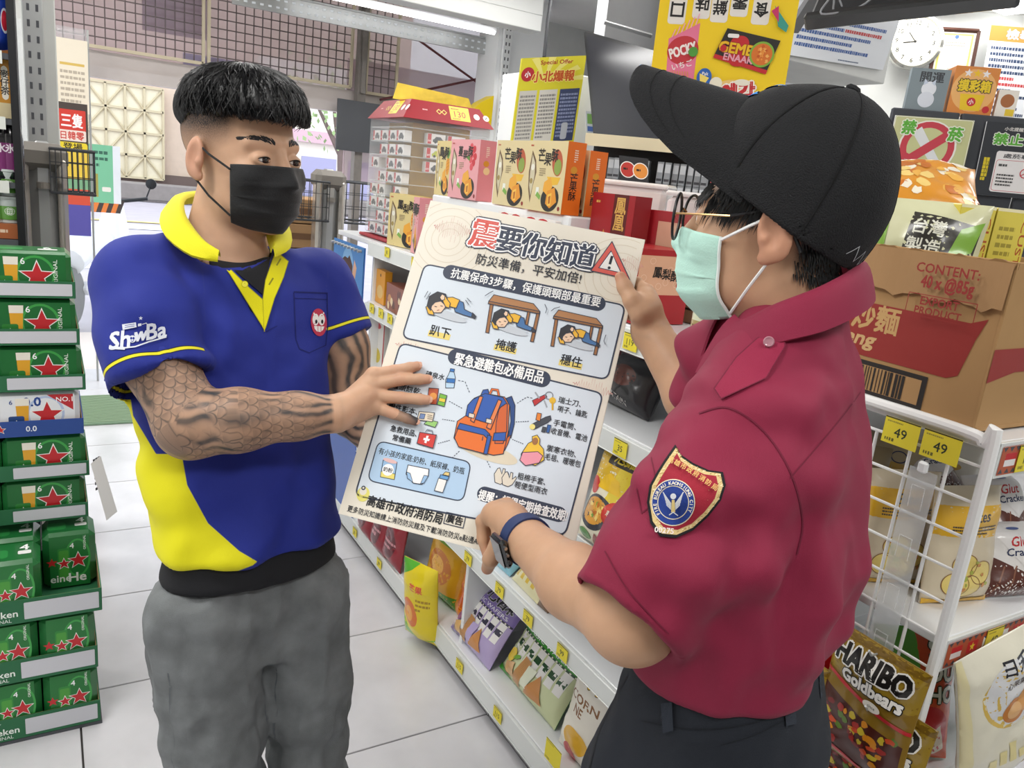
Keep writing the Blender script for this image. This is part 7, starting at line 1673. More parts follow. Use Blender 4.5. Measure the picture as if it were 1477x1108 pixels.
def blu(A, w, h): A.rect(0, 0, w, h, '#8cc4d6'); A.circ(w*.5, h*.4, w*.3, '#e3d68a', ry=h*.2); A.circ(w*.25, h*.25, w*.15, '#d9c04a'); A.rect(0, h*.8, w, h, '#5aa0b8')
bag('snack_bag', 'light blue snack bag lying by the watch', 'snack bag', (700, 800), (735, 832), .482, .15, .06, blu, '#8cc4d6', .9, GS, seed=40)
bag('snack_bag', 'cream snack bag with yellow biscuit sticks on the second shelf', 'snack bag', (738, 834), (775, 872), .482, .17, .06, lambda A, w, h: (A.rect(0, 0, w, h, '#e3dcb0'), [A.poly([(w*x, h*.1), (w*(x+.1), h*.1), (w*(x+.15), h*.7), (w*(x+.05), h*.7)], '#d9b84a') for x in (.1, .3, .5, .7)]), '#e3dcb0', .9, GS, seed=41)
bag('snack_bag', 'brown snack bag on the second shelf beside the cream one', 'snack bag', (775, 872), (790, 885), .482, .14, .06, lambda A, w, h: (A.rect(0, 0, w, h, '#6a4a2c'), A.circ(w*.5, h*.5, w*.3, '#c9a24a')), '#6a4a2c', .9, GS, seed=42)
def noodle(A, w, h):
    A.rect(0, 0, w, h, '#e9e2c8'); A.rect(0, h*.55, w, h, '#e3b82a'); A.poly([(w*.5, h*.4), (w, h*.2), (w, h*.9), (w*.7, h)], '#e9cf3a'); A.rrect(w*.35, h*.80, w*.95, h*.98, w*.03, '#2c1f18'); A.text('泡麵', w*.65, h*.89, h*.12, '#e9cf3a', .03); A.circ(w*.2, h*.55, w*.13, '#c9342a'); A.poly([(w*.3, h*.55), (w*.75, h*.55), (w*.7, h*.68), (w*.5, h*.72), (w*.35, h*.66)], '#f0c22a')
    A.circ(w*.42, h*.32, w*.34, '#3a3a42', ry=h*.17, rot=.1); A.circ(w*.40, h*.33, w*.28, '#d99a3c', ry=h*.13, rot=.1); noisy(A, w*.2, h*.24, w*.62, h*.43, 22, ['#e9b85a', '#c9742a', '#6aa22c', '#efd27a'], .006, 6); A.circ(w*.76, h*.38, w*.17, '#c9342a'); A.text('蔥香', w*.76, h*.38, h*.05, '#f2e6d0', .02); A.circ(w*.3, h*.08, w*.15, '#4f8a3c', ry=h*.05); A.poly([(w*.45, h*.02), (w*.65, h*.0), (w*.75, h*.1), (w*.55, h*.14)], '#8a3a2c')
bag('noodle_bag', 'yellow noodle snack bag with a bowl picture on the third shelf', 'snack bag', (833, 768), (895, 812), .777, .25, .07, noodle, '#e9dcb0', .25, GS, seed=43)
bag('snack_bag', 'black snack bag lying on the fourth shelf by the forearm', 'snack bag', (868, 575), (935, 608), 1.067, .13, .10, lambda A, w, h: (A.rect(0, 0, w, h, '#1d1b20'), A.circ(w*.5, h*.6, w*.25, '#5a2a20', ry=h*.2), A.text('MOUNTAIN', w*.45, h*.2, h*.1, '#b9b4b0', .01, rot=-.2)), '#1d1b20', .35, GS, seed=44)
bag('snack_bag', 'dark maroon snack bag deep on the fourth shelf', 'snack bag', (880, 540), (930, 560), 1.067, .17, .08, lambda A, w, h: (A.rect(0, 0, w, h, '#4a1620'), noisy(A, 0, h*.3, w, h*.9, 10, ['#5a2a34', '#7a6a70'], .02, 5)), '#3a1620', .1, GS, seed=45)
# far shelf section beside the banner
m_dark = None
gbox('section_back', GX+.30, GX+.31, 1.96, Y1-.01, .13, 1.26, mat('section_back_grey', '#6d6e72', .7))  # plain even grey panel closing the back of the far section
fbox('snack_pack', 'orange hanging biscuit packet in the far fourth shelf', 'packet', (541, 434), (553, 441), 1.067, .13, .03, lambda A, w, h: (A.rect(0, 0, w, h, '#e9a02c'), A.circ(w*.5, h*.35, w*.35, '#e9c27a', ry=h*.2), A.circ(w*.5, h*.85, w*.06, '#3a2a1c')), '#e9a02c')
fbox('snack_carton', 'open snack carton with chocolate cookie picture in the far fourth shelf', 'carton', (556, 444), (590, 466), 1.067, .10, .12, lambda A, w, h: (A.rect(0, 0, w, h, '#8a4a34'), noisy(A, 0, 0, w, h, 16, ['#5a2a20', '#c98a4a', '#a3343c', '#e9d2a8'], .016, 7)), '#8a4a34')
for k in range(5):
    bag('snack_bag', '%s snack bag leaning in the far fourth shelf' % ('yellow', 'purple', 'grey', 'sky blue', 'mustard')[k], 'snack bag', None, None, 0, .15, .05, None, ('#c9a32c', '#5a3a5a', '#8a8a86', '#4aa8c8', '#b98f2e')[k], .3, GS, seed=60+k, w=.11, yaw=-1.4+.1*k, o=(GX+.14+.02*(k % 2), 2.80-.11*k, 1.067))
def curry(A, w, h): A.rect(0, 0, w, h, '#ece8e2'); A.lines(w*.15, h*.6, w*.8, h*.68, 1, '#3a2a2a', .8); A.circ(w*.5, h*.28, w*.28, '#d9c23a', ry=h*.13); A.circ(w*.5, h*.80, w*.22, '#d94a52', ry=h*.05); A.lines(w*.15, h*.50, w*.85, h*.56, 1, '#8a8a88'); A.poly([(w*.92, 0), (w, 0), (w, h), (w*.92, h)], '#b5222c')
for k, (bl, br) in enumerate((((533, 528), (556, 545)), ((558, 547), (578, 562)), ((580, 563), (600, 578)))):
    fbox('food_carton', 'tall white carton with yellow oval and red edge, %s on the far third shelf' % ('farthest', 'middle', 'nearest')[k], 'carton', bl, br, .777, .235, .04, curry, '#ece8e2', group='white cartons on the far third shelf', wmax=.15)
# ================================================================== END RACK AT THE NEAR END OF THE GONDOLA
EY = .52
er = thing('end_rack', 'white end rack with wire side panel at the near end of the gondola', 'rack', (GX, EY, 0))
ZE = [(.12, 'lowest'), (.45, 'fourth'), (.745, 'third'), (1.008, 'second'), (1.31, 'top')]
def flagstrip(A, w, h):
    A.rect(0, 0, w, h, '#b4593a')
    for k in range(int(w/.016)): A.poly([(k*.016+.002, .002), (k*.016+.014, .002), (k*.016+.008, .009)], '#4a4a50'); A.poly([(k*.016+.002, h-.002), (k*.016+.014, h-.002), (k*.016+.008, h-.009)], '#4a4a50')
    for k in range(int(w/.042)):
        x = .012+k*.042; A.k = 4; c = ['#e9e6e6', '#c3272d', '#24458f', '#c3272d', '#c3272d'][k % 5]; A.rect(x, h*.28, x+.028, h*.74, c)
        if k % 5 == 0: A.rect(x, h*.51, x+.028, h*.74, '#c3272d')
        if k % 5 in (1, 4): A.star(x+.014, h*.51, .008, '#e9cf3a')
        if k % 5 == 2: A.rect(x, h*.28, x+.028, h*.51, '#c3272d'); A.poly([(x, h*.28), (x+.014, h*.51), (x, h*.74)], '#f2f2f2')
        if k % 5 == 3: A.rect(x, h*.51, x+.028, h*.74, '#f2f2f2')
for z, nm in ZE:
    b = MB(); b.box((.36, .167, z-.008), (.70, .334, .016), .002); b.build('shelf_board', m_shelf, er); b = MB(); b.box((.36, -.003, z-.026), (.70, .006, .052), .001); b.build('price_channel', m_strip, er)
    A = Art(); flagstrip(A, .69, .042); A.flat('flag_strip', er, (.014, -.0066, z-.047), (1, 0, 0), (0, 0, 1))
    b = MB(); b.box((.36, -.006, z-.003), (.70, .004, .005)); b.build('channel_lip', m_clear, er)
for z, num, x in ((1.31, '15', .057), (1.008, '49', .115), (.745, '39', .20)):
    price_tag(num, (GX+x, EY-.0085, z-.046), (1, 0, 0), UP, 'yellow price tag reading %s on the end rack channel' % num, None, .046, .040)
b = MB(); b.tube(crv([(0, 0, 0), (0, 0, .6), (0, 0, 1.27), (0, .012, 1.303), (0, .04, 1.312), (0, .2, 1.312), (0, .33, 1.312)], 40), .0085, 10); b.build('side_frame', m_wire, er, True)
b = MB(); b.tube([(0, .33, 0), (0, .33, 1.31)], .007, 8); b.build('rear_post', m_wire, er, True)
for k in range(5): b = MB(); b.tube([(0, .052+.058*k, .02), (0, .052+.058*k, 1.272)], .0026, 6); b.build('wire', m_wire, er, True)
for k in range(24): b = MB(); b.tube([(-.001, .003, 1.272-.052*k), (-.001, .33, 1.272-.052*k)], .0024, 6); b.build('wire', m_wire, er, True)
EXW = np.array([0, -1., 0])
price_tag('49', (GX-.0115, .672, 1.262), EXW, UP, 'yellow price tag reading 49 on the wire panel, left one', None, .056, .040)
price_tag('49', (GX-.0115, .610, 1.262), EXW, UP, 'yellow price tag reading 49 on the wire panel, right one', None, .056, .040)
t = thing('clip_strip', 'clear plastic clip strip hanging on the wire panel', 'strip', (GX-.006, .60, .90)); b = MB(); b.box((0, 0, .17), (.0012, .042, .34)); b.build('strip_sheet', mat('clear_strip', '#eef2f4', .1, alpha=.35, coat=.6), t)
b = MB(); b.box((-.004, 0, .345), (.010, .014, .018), .003); b.build('clip', m_white, t)
for k in range(4): b = MB(); b.tube([(-.002, -.010, .04+.08*k), (-.003, -.010, .075+.08*k), (-.003, .010, .075+.08*k), (-.002, .010, .04+.08*k)], .0008, 4); b.build('hook', m_clear, t, True)
# bags on the end rack shelves (facing the camera, -Y)
GE = 'snack bags on the end rack'
def bisc(A, w, h): A.rect(0, 0, w, h, '#d9cbb0'); A.rect(0, h*.60, w, h*.86, '#e3b12e'); A.text('Bites', w*.5, h*.78, h*.09, '#3a3430', .02, shear=.2); A.lines(w*.15, h*.62, w*.85, h*.70, 3, '#4a423a'); [A.circ(w*x, h*y, w*.17, '#e9d27a', ry=h*.10) for x, y in ((.4, .36), (.66, .30), (.5, .18), (.3, .2))]; [A.line(Art.ell(w*x, h*y, w*.17, h*.10), .0012, '#8a5a2c', True) for x, y in ((.4, .36), (.66, .30), (.5, .18), (.3, .2))]; noisy(A, w*.25, h*.12, w*.8, h*.44, 14, ['#c98a4a', '#a8b04a'], .004, 8); A.rect(0, 0, w, h*.05, '#e3b12e')
bag('biscuit_bag', 'beige biscuit bag with yellow band, right one behind the wire', 'snack bag', None, None, 0, .19, .05, bisc, '#d9cbb0', .12, GE, seed=71, w=.13, yaw=-.25, o=(1.16, .60, 1.009))
bag('biscuit_bag', 'beige biscuit bag with yellow band, left one behind the wire', 'snack bag', None, None, 0, .19, .05, bisc, '#d9cbb0', .12, GE, seed=72, w=.13, yaw=-.40, o=(1.115, .69, 1.009))
def crk(A, w, h): A.rect(0, 0, w, h, '#e9e6e4'); A.poly([(0, 0), (w, 0), (w, h*.58), (w*.5, h*.30), (0, h*.58)], '#5a2c22'); [A.line([(w*x, 0), (w*(x+.18), h*.4)], .0022, '#8a5a44') for x in (.05, .2, .5, .7, .82)]; A.poly([(w*.12, h*.85), (w*.88, h*.85), (w*.5, h*.34)], '#ece9e8'); A.text('Glut', w*.48, h*.72, h*.13, '#c3272d', .02, shear=.2); A.text('Cracken', w*.5, h*.58, h*.10, '#24305a', .02); A.circ(w*.5, h*.90, w*.12, '#24458f', ry=h*.02)
for k, (x, y, z, tl) in enumerate(((1.315, .57, 1.010, .5), (1.375, .62, 1.070, .6), (1.305, .67, 1.013, .25), (1.46, .57, 1.010, .5), (1.34, .73, 1.10, .9))):
    bag('cracker_bag', 'brown and white cracker bag, %s' % ('nearest on the second shelf of the end rack', 'upper one resting on the nearest cracker bag', 'behind the nearest one beside the wire', 'rightmost on the second shelf', 'topmost lying at the back')[k], 'snack bag', None, None, 0, .12, .07, crk, '#e9e6e4', tl, GE, seed=80+k, w=.125, yaw=-.25+.1*(k % 2), o=(x-.03, y, z))
for k, (x, y, c) in enumerate(((1.12, .84, '#8a7a5a'), (1.25, .84, '#b9a888'), (1.38, .82, '#d8d2c4'))):
    bag('snack_bag', '%s snack bag at the back of the second shelf of the end rack' % ('olive brown', 'sand coloured', 'off white')[k], 'snack bag', None, None, 0, .20, .06, lambda A, w, h, c=c: (A.rect(0, 0, w, h, c), A.circ(w*.5, h*.7, w*.25, '#c9a24a', ry=h*.05), A.line(Art.ell(w*.35, h*.8, w*.09, w*.07), .002, '#24305a', True), A.line(Art.ell(w*.6, h*.8, w*.09, w*.07), .002, '#24305a', True)), c, .3, GE, seed=90+k, w=.15, yaw=-.9, o=(x, y, 1.010))
def you(A, w, h): A.rect(0, 0, w, h, '#d9562a'); A.rect(0, 0, w*.45, h, '#5fae3c'); A.circ(w*.62, h*.25, w*.3, '#c3272d', ry=h*.2); A.poly([(w*.6, h*.2), (w*.8, h*.3), (w*.9, h*.1), (w*.7, h*.02)], '#e9e1cf'); A.text('SU', w*.72, h*.86, h*.12, '#ecf2e4', .04, outline='#1c3a1c', ow=.05); A.text('OU', w*.74, h*.70, h*.12, '#ecf2e4', .04, outline='#1c3a1c', ow=.05); A.text('HO', w*.76, h*.54, h*.12, '#ecf2e4', .04, outline='#1c3a1c', ow=.05); A.text('Crispy', w*.35, h*.40, h*.06, '#f2ece0', .02, rot=.3)
bag('snack_bag', 'green and orange crispy snack bag on the third shelf behind the white post', 'snack bag', None, None, 0, .21, .06, you, '#5fae3c', .25, GE, seed=95, w=.14, yaw=-.5, o=(GX+.02, .60, .748))
def hiho(A, w, h): A.rect(0, 0, w, h, '#e6e2cf'); A.circ(w*.5, h*.66, w*.34, '#d9b85a', ry=h*.22); A.circ(w*.5, h*.68, w*.31, '#dfe0e2', ry=h*.22); A.text('日禾', w*.52, h*.86, h*.10, '#22222a', .03); A.text('心栗菓', w*.5, h*.74, h*.05, '#4a3a34', .01); A.circ(w*.46, h*.56, w*.12, '#c9803c', ry=h*.08, rot=.4); A.circ(w*.62, h*.60, w*.12, '#d99a52', ry=h*.08, rot=.4); A.circ(w*.46, h*.56, w*.08, '#e3b27a', ry=h*.05, rot=.4); [A.rect(w*(.2+.1*k), h*.2, w*(.27+.1*k), h*(.26+.04*(k % 3)), '#e9dca0') for k in range(6)]; A.poly([(0, 0), (w, 0), (w, h*.05), (0, h*.05)], '#d9b62a'); A.rect(0, 0, w*.06, h, '#e9dfb0')
bag('snack_bag', 'large cream bag with yellow edge hanging at the third shelf of the end rack', 'snack bag', None, None, 0, .25, .05, hiho, '#e6e2cf', .05, GE, seed=96, w=.19, yaw=-.12, o=(1.165, .475, .745), roll=-.30)
# gummy bags hooked on the wire side, facing the aisle
def gum(A, w, h):
    A.rect(0, 0, w, h, '#8a6a1c'); A.rect(0, h*.66, w, h, '#a08224'); A.rect(0, h*.94, w, h, '#7a5c18')
    A.poly([(w*.03, h*.10), (w*.97, h*.02), (w*.97, h*.40), (w*.03, h*.52)], '#4a1c14'); noisy(A, w*.05, h*.10, w*.95, h*.46, 46, ['#a3241c', '#c9481c', '#d98a1c', '#5a7a1c', '#c9b02a', '#7a1414'], w*.045, 12, .3, .8)
    A.poly([(0, h*.62), (w, h*.50), (w, h*.53), (0, h*.65)], '#c3272d'); A.poly([(0, h*.08), (w, -.0), (w, h*.03), (0, h*.12)], '#c3272d')
    A.text('HARIBO', w*.5, h*.84, h*.15, '#1b1714', .055, w=w*.80, outline='#f7f4ee', ow=.05); A.text('Goldbears', w*.56, h*.69, h*.095, '#f7f4ee', .05, w=w*.66, outline='#1b1714', ow=.05); A.circ(w*.62, h*.58, w*.10, '#ece6da', ry=h*.035); A.text('since', w*.62, h*.58, h*.022, '#333333')
    A.circ(w*.12, h*.2, w*.09, '#7fae3c', ry=h*.05); A.circ(w*.16, h*.22, w*.05, '#e9a06a', ry=h*.03)
GH = 'gummy bags hooked on the wire panel'
p0 = onx(1208, 903, 1.045); p1 = onx(1335, 978, 1.045)
wd = p0[1]-p1[1]
bag('gummy_bag', 'gold gummy sweets bag in front hanging on the wire panel', 'sweets bag', None, None, 0, .205, .035, gum, '#8f7022', .04, GH, seed=101, w=.155, yaw=-PI/2, o=(1.045, .655, .765))
bag('gummy_bag', 'gold gummy sweets bag lower behind the front gummy bag', 'sweets bag', None, None, 0, .205, .035, gum, '#8f7022', .02, GH, seed=102, w=.155, yaw=-1.5, o=(1.066, .640, .675))
bag('gummy_bag', 'gold gummy sweets bag lowest and farthest left on the wire panel', 'sweets bag', None, None, 0, .205, .035, gum, '#8f7022', .02, GH, seed=103, w=.155, yaw=-1.6, o=(1.045, .80, .68))
bag('gummy_bag', 'red and yellow edged gummy bag hanging behind the maroon shirt', 'sweets bag', None, None, 0, .20, .035, lambda A, w, h: (A.rect(0, 0, w, h, '#7a2014'), A.rect(w*.8, 0, w, h, '#c3161c'), A.rect(w*.60, h*.8, w*.8, h, '#e9c21e'), noisy(A, w*.1, h*.1, w*.78, h*.8, 26, ['#c9a21c', '#e3c12c', '#8a2014'], w*.07, 13)), '#a31c1c', .02, GH, seed=104, w=.12, yaw=-1.45, o=(1.060, .77, .86))
for k, (y, z) in enumerate(((.58, .955), (.565, .87), (.72, .87), (.71, 1.045))):
    h_ = MB(); h_.tube([(GX-.004, y, z), (1.03, y, z+.004), (1.022, y, z+.014)], .0018, 6); tag(h_.build('peg_hook', m_steel, None, True), 'thin steel peg hook on the wire panel, %s' % ('second from the top', 'third from the top', 'lowest', 'topmost')[k], 'hook')
# ------------------------------------------------------------------ carton of noodles on top
cb = thing('cardboard_box', 'open brown noodle carton with red band and barcode on the end rack', 'box', (GX+.004, .552, 1.313)); BWd, BDp, BHt = .40, .33, .235   # along y, x, z
m_cb = mat('kraft_card', '#b08a5c', .85, var=.07, vscale=6, bump=.15, bscale=60); m_cb2 = mat('kraft_edge', '#8f6c44', .9)
for nm, c, d in (('side_wall', (.003, BWd/2, BHt/2), (.005, BWd, BHt)), ('side_wall', (BDp, BWd/2, BHt/2), (.005, BWd, BHt)), ('end_wall', (BDp/2, .003, BHt/2), (BDp, .005, BHt)), ('end_wall', (BDp/2, BWd, BHt/2), (BDp, .005, BHt))):
    b = MB(); b.box(c, d, .001); b.build(nm, m_cb, cb)
b = MB(); b.box((BDp/2, BWd/2, .004), (BDp, BWd, .006)); b.build('box_bottom', m_cb, cb)
b = MB(); q = random.Random(6); pts = []
for i in range(41): pts.append((-.0005, BWd*(1-i/40), BHt-.002+q.uniform(-.004, .004)))
v = [(x, y, BHt-.010) for x, y, z in pts]+pts; b.add(v+[(x+.006, y, z) for x, y, z in v], [(i, i+1, 42+i, 41+i) for i in range(40)]+[(82+i, 123+i, 124+i, 83+i) for i in range(40)]+[(41+i, 42+i, 124+i, 123+i) for i in range(40)]); b.build('torn_edge', m_cb2, cb)
b = MB(); v = []; n_ = 30
for j, zz in enumerate((BHt*.99, BHt*.72)):
    for i in range(n_+1): v.append((-.004-.002*math.sin(i*.9)-.003*j, BWd*(1-i/n_), zz+(.004*math.sin(i*1.3)+.0025*math.sin(i*3.1))*j))
b.add(v+[(x+.003, y, z) for x, y, z in v], [(i, i+1, n_+2+i, n_+1+i) for i in range(n_)]+[(2*(n_+1)+i, 3*(n_+1)+i, 3*(n_+1)+i+1, 2*(n_+1)+i+1) for i in range(n_)]+[(n_+1+i, n_+2+i, 3*(n_+1)+i+1, 3*(n_+1)+i) for i in range(n_)]); b.build('folded_flap', mat('kraft_flap', '#a8835a', .85, var=.07), cb)
A = Art(6e-5); rd = '#96302c'; w, h = BWd, BHt
A.poly([(0, h*.27), (w*.86, h*.27), (w*.90, h*.30), (w*.93, h*.53), (w*.955, h*.66), (w*.90, h*.62), (0, h*.62)], rd)
A.text('捷拌炒麵', w*.44, h*.53, h*.17, '#c9a26a', .03, w=w*.40); A.text('Mie Goreng', w*.33, h*.37, h*.12, '#d2ad78', .04, w=w*.46, shear=.25)
A.rect(w*.05, h*.03, w*.80, h*.245, '#2a2624'); A.rect(w*.07, h*.055, w*.78, h*.215, '#b08a5c'); q = random.Random(3); x = w*.09
while x < w*.72:
    ww = w*q.choice([.004, .004, .008, .012]); A.k = 16; A.rect(x, h*.058, x+ww, h*.212, '#2a2624'); x += ww+w*q.choice([.004, .007, .01])
A.text('8900-82656 01094 4', w*.47, h*.012, h*.035, '#2a2624', .0, w=w*.5)
A.flat('side_print', cb, (-.0003, w, 0), (0, -1, 0), (0, 0, 1))
A = Art(6e-5); A.text('CONTENT:', w*.80, h*.90, h*.055, rd, .02); A.text('40 x @85g', w*.81, h*.81, h*.10, rd, .03, w=w*.19); A.line([(w*.68, h*.74), (w*.93, h*.74)], .0012, rd); A.line([(w*.68, h*.61), (w*.93, h*.61)], .0012, rd); A.line([(w*.68, h*.61), (w*.68, h*.74)], .0012, rd); A.line([(w*.93, h*.61), (w*.93, h*.74)], .0012, rd); A.text('EXPORT', w*.80, h*.705, h*.05, rd, .03, w=w*.14); A.text('PRODUCT', w*.80, h*.645, h*.045, rd, .03, w=w*.17); A.text('DATE 2026 01 06', w*.30, h*.72, h*.04, '#5a4a3c', 0, w=w*.28); A.text('5UM 03', w*.28, h*.67, h*.035, '#5a4a3c', 0, w=w*.12)
A.flat('stamp_print', cb, (-.0170, w, 0), (0, -1, 0), (0, 0, 1))
A = Art(); A.poly([(.0, h*.30), (BDp*.2, h*.36), (BDp, h*.38), (BDp, h*.53), (0, h*.50)], rd); A.flat('end_print', cb, (0, -.0003, 0), (1, 0, 0), (0, 0, 1))
# snacks standing in the carton
def carr(A, w, h): A.rect(0, 0, w, h, '#cfcfa8'); A.poly([(w*.30, h*.52), (w*.95, h*.46), (w*.97, h*.82), (w*.34, h*.88)], '#33302a'); A.poly([(w*.30, h*.44), (w*.96, h*.38), (w*.96, h*.46), (w*.30, h*.52)], '#6a9a3c'); A.text('台灣', w*.52, h*.76, h*.12, '#e3e3d4', .02, rot=-.06); A.text('製造', w*.50, h*.61, h*.12, '#e3e3d4', .02, rot=-.06); A.text('Made in Taiwan', w*.6, h*.45, h*.04, '#e3e9d4', 0, rot=-.06); A.poly([(w*.72, h*.50), (w*.80, h*.78), (w*.98, h*.86), (w*.94, h*.62)], '#7fae3c'); A.text('蘿蔔', w*.5, h*.24, h*.24, '#28241e', .04, w=w*.7); A.rect(0, 0, w*.12, h, '#7fae3c')
GC = 'snack packs standing in the carton'
bag('snack_bag', 'pale green radish chip bag standing in the carton', 'snack bag', None, None, 0, .20, .06, carr, '#cfcfa8', .22, GC, seed=111, w=.155, yaw=-1.15, o=(GX+.04, .80, 1.425))
bag('snack_bag', 'orange and brown chip bag lying on top of the carton', 'snack bag', None, None, 0, .17, .05, lambda A, w, h: (A.rect(0, 0, w, h, '#d9912a'), noisy(A, 0, h*.1, w, h, 60, ['#e9b04a', '#c9701c', '#f0cf7a', '#efe6d2'], .012, 14), A.rrect(w*.02, h*.1, w*.2, h*.4, .01, '#e9e6e0')), '#7a4e24', 1.05, GC, seed=112, w=.19, yaw=-.85, o=(GX+.07, .86, 1.60))
bag('snack_bag', 'green leafed chip bag at the left of the carton behind the cap', 'snack bag', None, None, 0, .19, .05, lambda A, w, h: (A.rect(0, 0, w, h, '#d3d3b4'), A.poly([(0, h*.5), (w*.6, h*.9), (w*.8, h*.6), (w*.3, h*.3)], '#6aae2c'), A.rect(0, 0, w, h*.3, '#5a8a3c')), '#8a6a44', .1, GC, seed=113, w=.15, yaw=-1.4, o=(GX+.04, .93, 1.38))
def cus(A, d, h): A.rect(0, 0, d, h, '#e3d45a'); A.text('CUSTARD', d*.86, h*.5, d*.16, '#b5562a', .02, w=h*.8, rot=PI/2-PI); A.lines(d*.15, h*.15, d*.62, h*.85, 9, '#a89a3c', seed=7); A.circ(d*.15, h*.3, d*.12, '#c98a3c', ry=h*.2); A.rect(0, h*.97, d, h, '#f2ecc0'); A.rrect(d*.2, h*.03, d*.45, h*.12, .002, '#ece9f0')
for k in range(2):
    fbox('cake_box', 'yellow custard cake box standing in the carton, %s one' % ('left', 'right')[k], 'food box', ((np.array([1.195+.053*k, .705-.026*k, 1.46]), .056, -.46)), None, 1.46, .16, .03, cus, '#dccb4c', group=GC)
bag('snack_bag', 'white and red packet corner at the right end of the carton', 'snack bag', None, None, 0, .13, .04, lambda A, w, h: (A.rect(0, 0, w, h, '#ece6e6'), A.rect(0, h*.4, w, h*.7, '#c3273a')), '#ece6e6', .3, GC, seed=114, w=.10, yaw=-.3, o=(GX+.215, .60, 1.43))
fbox('snack_carton', 'low blue carton edge under the noodle carton on the end rack', 'carton', ((np.array([GX+.20, .53, 1.312]), .36, 0)), None, 1.312, .02, .02, None, '#2a5a9a')
# ================================================================== TOP SIGNS AND SCREENS
def pann(name, label, cat, tl, tr, bl, th, art, t=None, n=None, o=None, m=None, mp=None, group=None, frame=None):
    """flat board whose corners are found on a given plane"""
    f_ = lambda p: onpl(*p, o, n); a_, b_, c_ = f_(tl), f_(tr), f_(bl); ex = b_-a_; ey = a_-c_
    e = thing(name, label, cat, tuple(c_), group=group); nn = np.cross(ex, ey); nn = nn/np.linalg.norm(nn); L, H = np.linalg.norm(ex), np.linalg.norm(ey)
    v = [c_, c_+ex, c_+ex+ey, c_+ey]; v = v+[q-nn*th for q in v]; b = MB(); b.add(v, [(0, 1, 2, 3), (7, 6, 5, 4), (4, 5, 1, 0), (5, 6, 2, 1), (6, 7, 3, 2), (7, 4, 0, 3)]); b.build('board', m or m_white, e, world=True)
    A = Art(1.5e-4); art(A, L, H); A.flat('printed_face', e, c_+nn*5e-4, ex/L, ey/H, mp, world=True)
    if frame: 
        b = MB(); q4 = [c_, c_+ex, c_+ex+ey, c_+ey]
        for i in range(4): b.tube([q4[i], q4[(i+1) % 4]], frame[0], 4)
        b.build('frame', frame[1], e, world=True)
    return e
# yellow hanging poster
yp_o = P(1040, 60, 2.0); yn = _n3(-RW[:, 2]*.95-RW[:, 0]*.10); yn[2] = 0; yn = _n3(yn)
def yel_(A, w, h):
    A.rect(0, 0, w, h, '#f5d11c'); X = lambda x, y: ((x-935)/218*w, (170-y)/215*h)     # x,y in rough picture units on this sheet
    for ch, x, y in (('口', 965, 8), ('味', 1003, -2), ('鮮', 1032, 2), ('零', 1062, -8), ('食', 1097, 2)): A.k = 3; p = X(x, y); A.rrect(p[0]-.022, p[1]-.035, p[0]+.022, p[1]+.035, .008, '#e9e4dc'); A.text(ch, *p, .034, '#1e1c1c', .03, rot=PI)
    A.k = 3
    p = [X(957, 52), X(1004, 26), X(1006, 115), X(962, 135)]; A.poly(p, '#e87a9a'); c = X(982, 68); A.circ(*c, .040, '#c3343c', ry=.034, rot=.3); A.text('POCKY', *c, .024, '#f7ece8', .04, w=.068, rot=.35); A.text('いちご', *X(984, 90), .016, '#f7ece8', .02, rot=.3)
    for k in range(8): A.line([X(966+k*4, 100), X(964+k*5, 126)], .0022, '#d99a5a'); A.line([X(963+k*5, 120), X(963+k*5, 134)], .003, '#8a5ab0')
    for k in range(6): A.line([X(962+k*7, 50-k*4), X(966+k*7, 38-k*5)], .0025, '#f0a8c0')
    A.circ(*X(999, 70), .012, '#4f9a3c'); 
    A.poly([X(1048, 32), X(1134, 46), X(1119, 96), X(1032, 76)], '#2a2622'); A.poly([X(1034, 71), X(1121, 91), X(1119, 97), X(1032, 77)], '#c3272d'); A.rrect(X(1056, 90)[0], X(0, 88)[1], X(1086, 0)[0], X(0, 42)[1], .02, '#c3272d'); A.text('GEMEZ', *X(1073, 62), .024, '#e9b81e', .05, rot=-.1, outline='#8a1418', ow=.03); A.text('ENAAK', *X(1072, 76), .016, '#e9a0b0', .04, rot=-.1); A.circ(*X(1108, 68), .031, '#7fae3c'); A.circ(*X(1108, 68), .026, '#d9742a'); noisy(A, X(1098, 0)[0], X(0, 82)[1], X(1120, 0)[0], X(0, 54)[1], 24, ['#e9943c', '#c95a1c', '#f0b05a'], .004, 21); A.circ(*X(1046, 62), .008, '#c3272d'); A.rrect(X(1050, 0)[0], X(0, 46)[1], X(1068, 0)[0], X(0, 40)[1], .004, '#f0ece8')
    A.circ(*X(1022, 108), .019, '#2a62b0', ry=.023); A.poly([X(1014, 102), X(1030, 108), X(1024, 118), X(1016, 114)], '#f0d86a'); A.text('Pak', *X(1023, 102), .008, '#f2f2f2', .02)
    A.circ(*X(1064, 128), .048, '#edc878', ry=.030, rot=.2); A.circ(*X(1042, 116), .016, '#ece6d0'); A.text('예감', *X(1080, 128), .048, '#c3272d', .06, w=.08, rot=.12, outline='#f7f0e6', ow=.06); A.circ(*X(1084, 112), .02, '#ece6d4', ry=.008); A.circ(*X(942, 126), .014, '#b5222c')
    A.poly([X(1116, -4), X(1142, 24), X(1140, 34), X(1126, 26)], '#3a9a8a'); A.poly([X(1112, 4), X(1122, -4), X(1126, 20)], '#c9346a')
pann('hanging_poster', 'bright yellow snack poster hanging upside down behind the black cap', 'poster', (957, -40), (1158, -30), (931, 165), .004, yel_, n=yn, o=yp_o, m=mat('poster_yellow', '#f5d11c', .5))
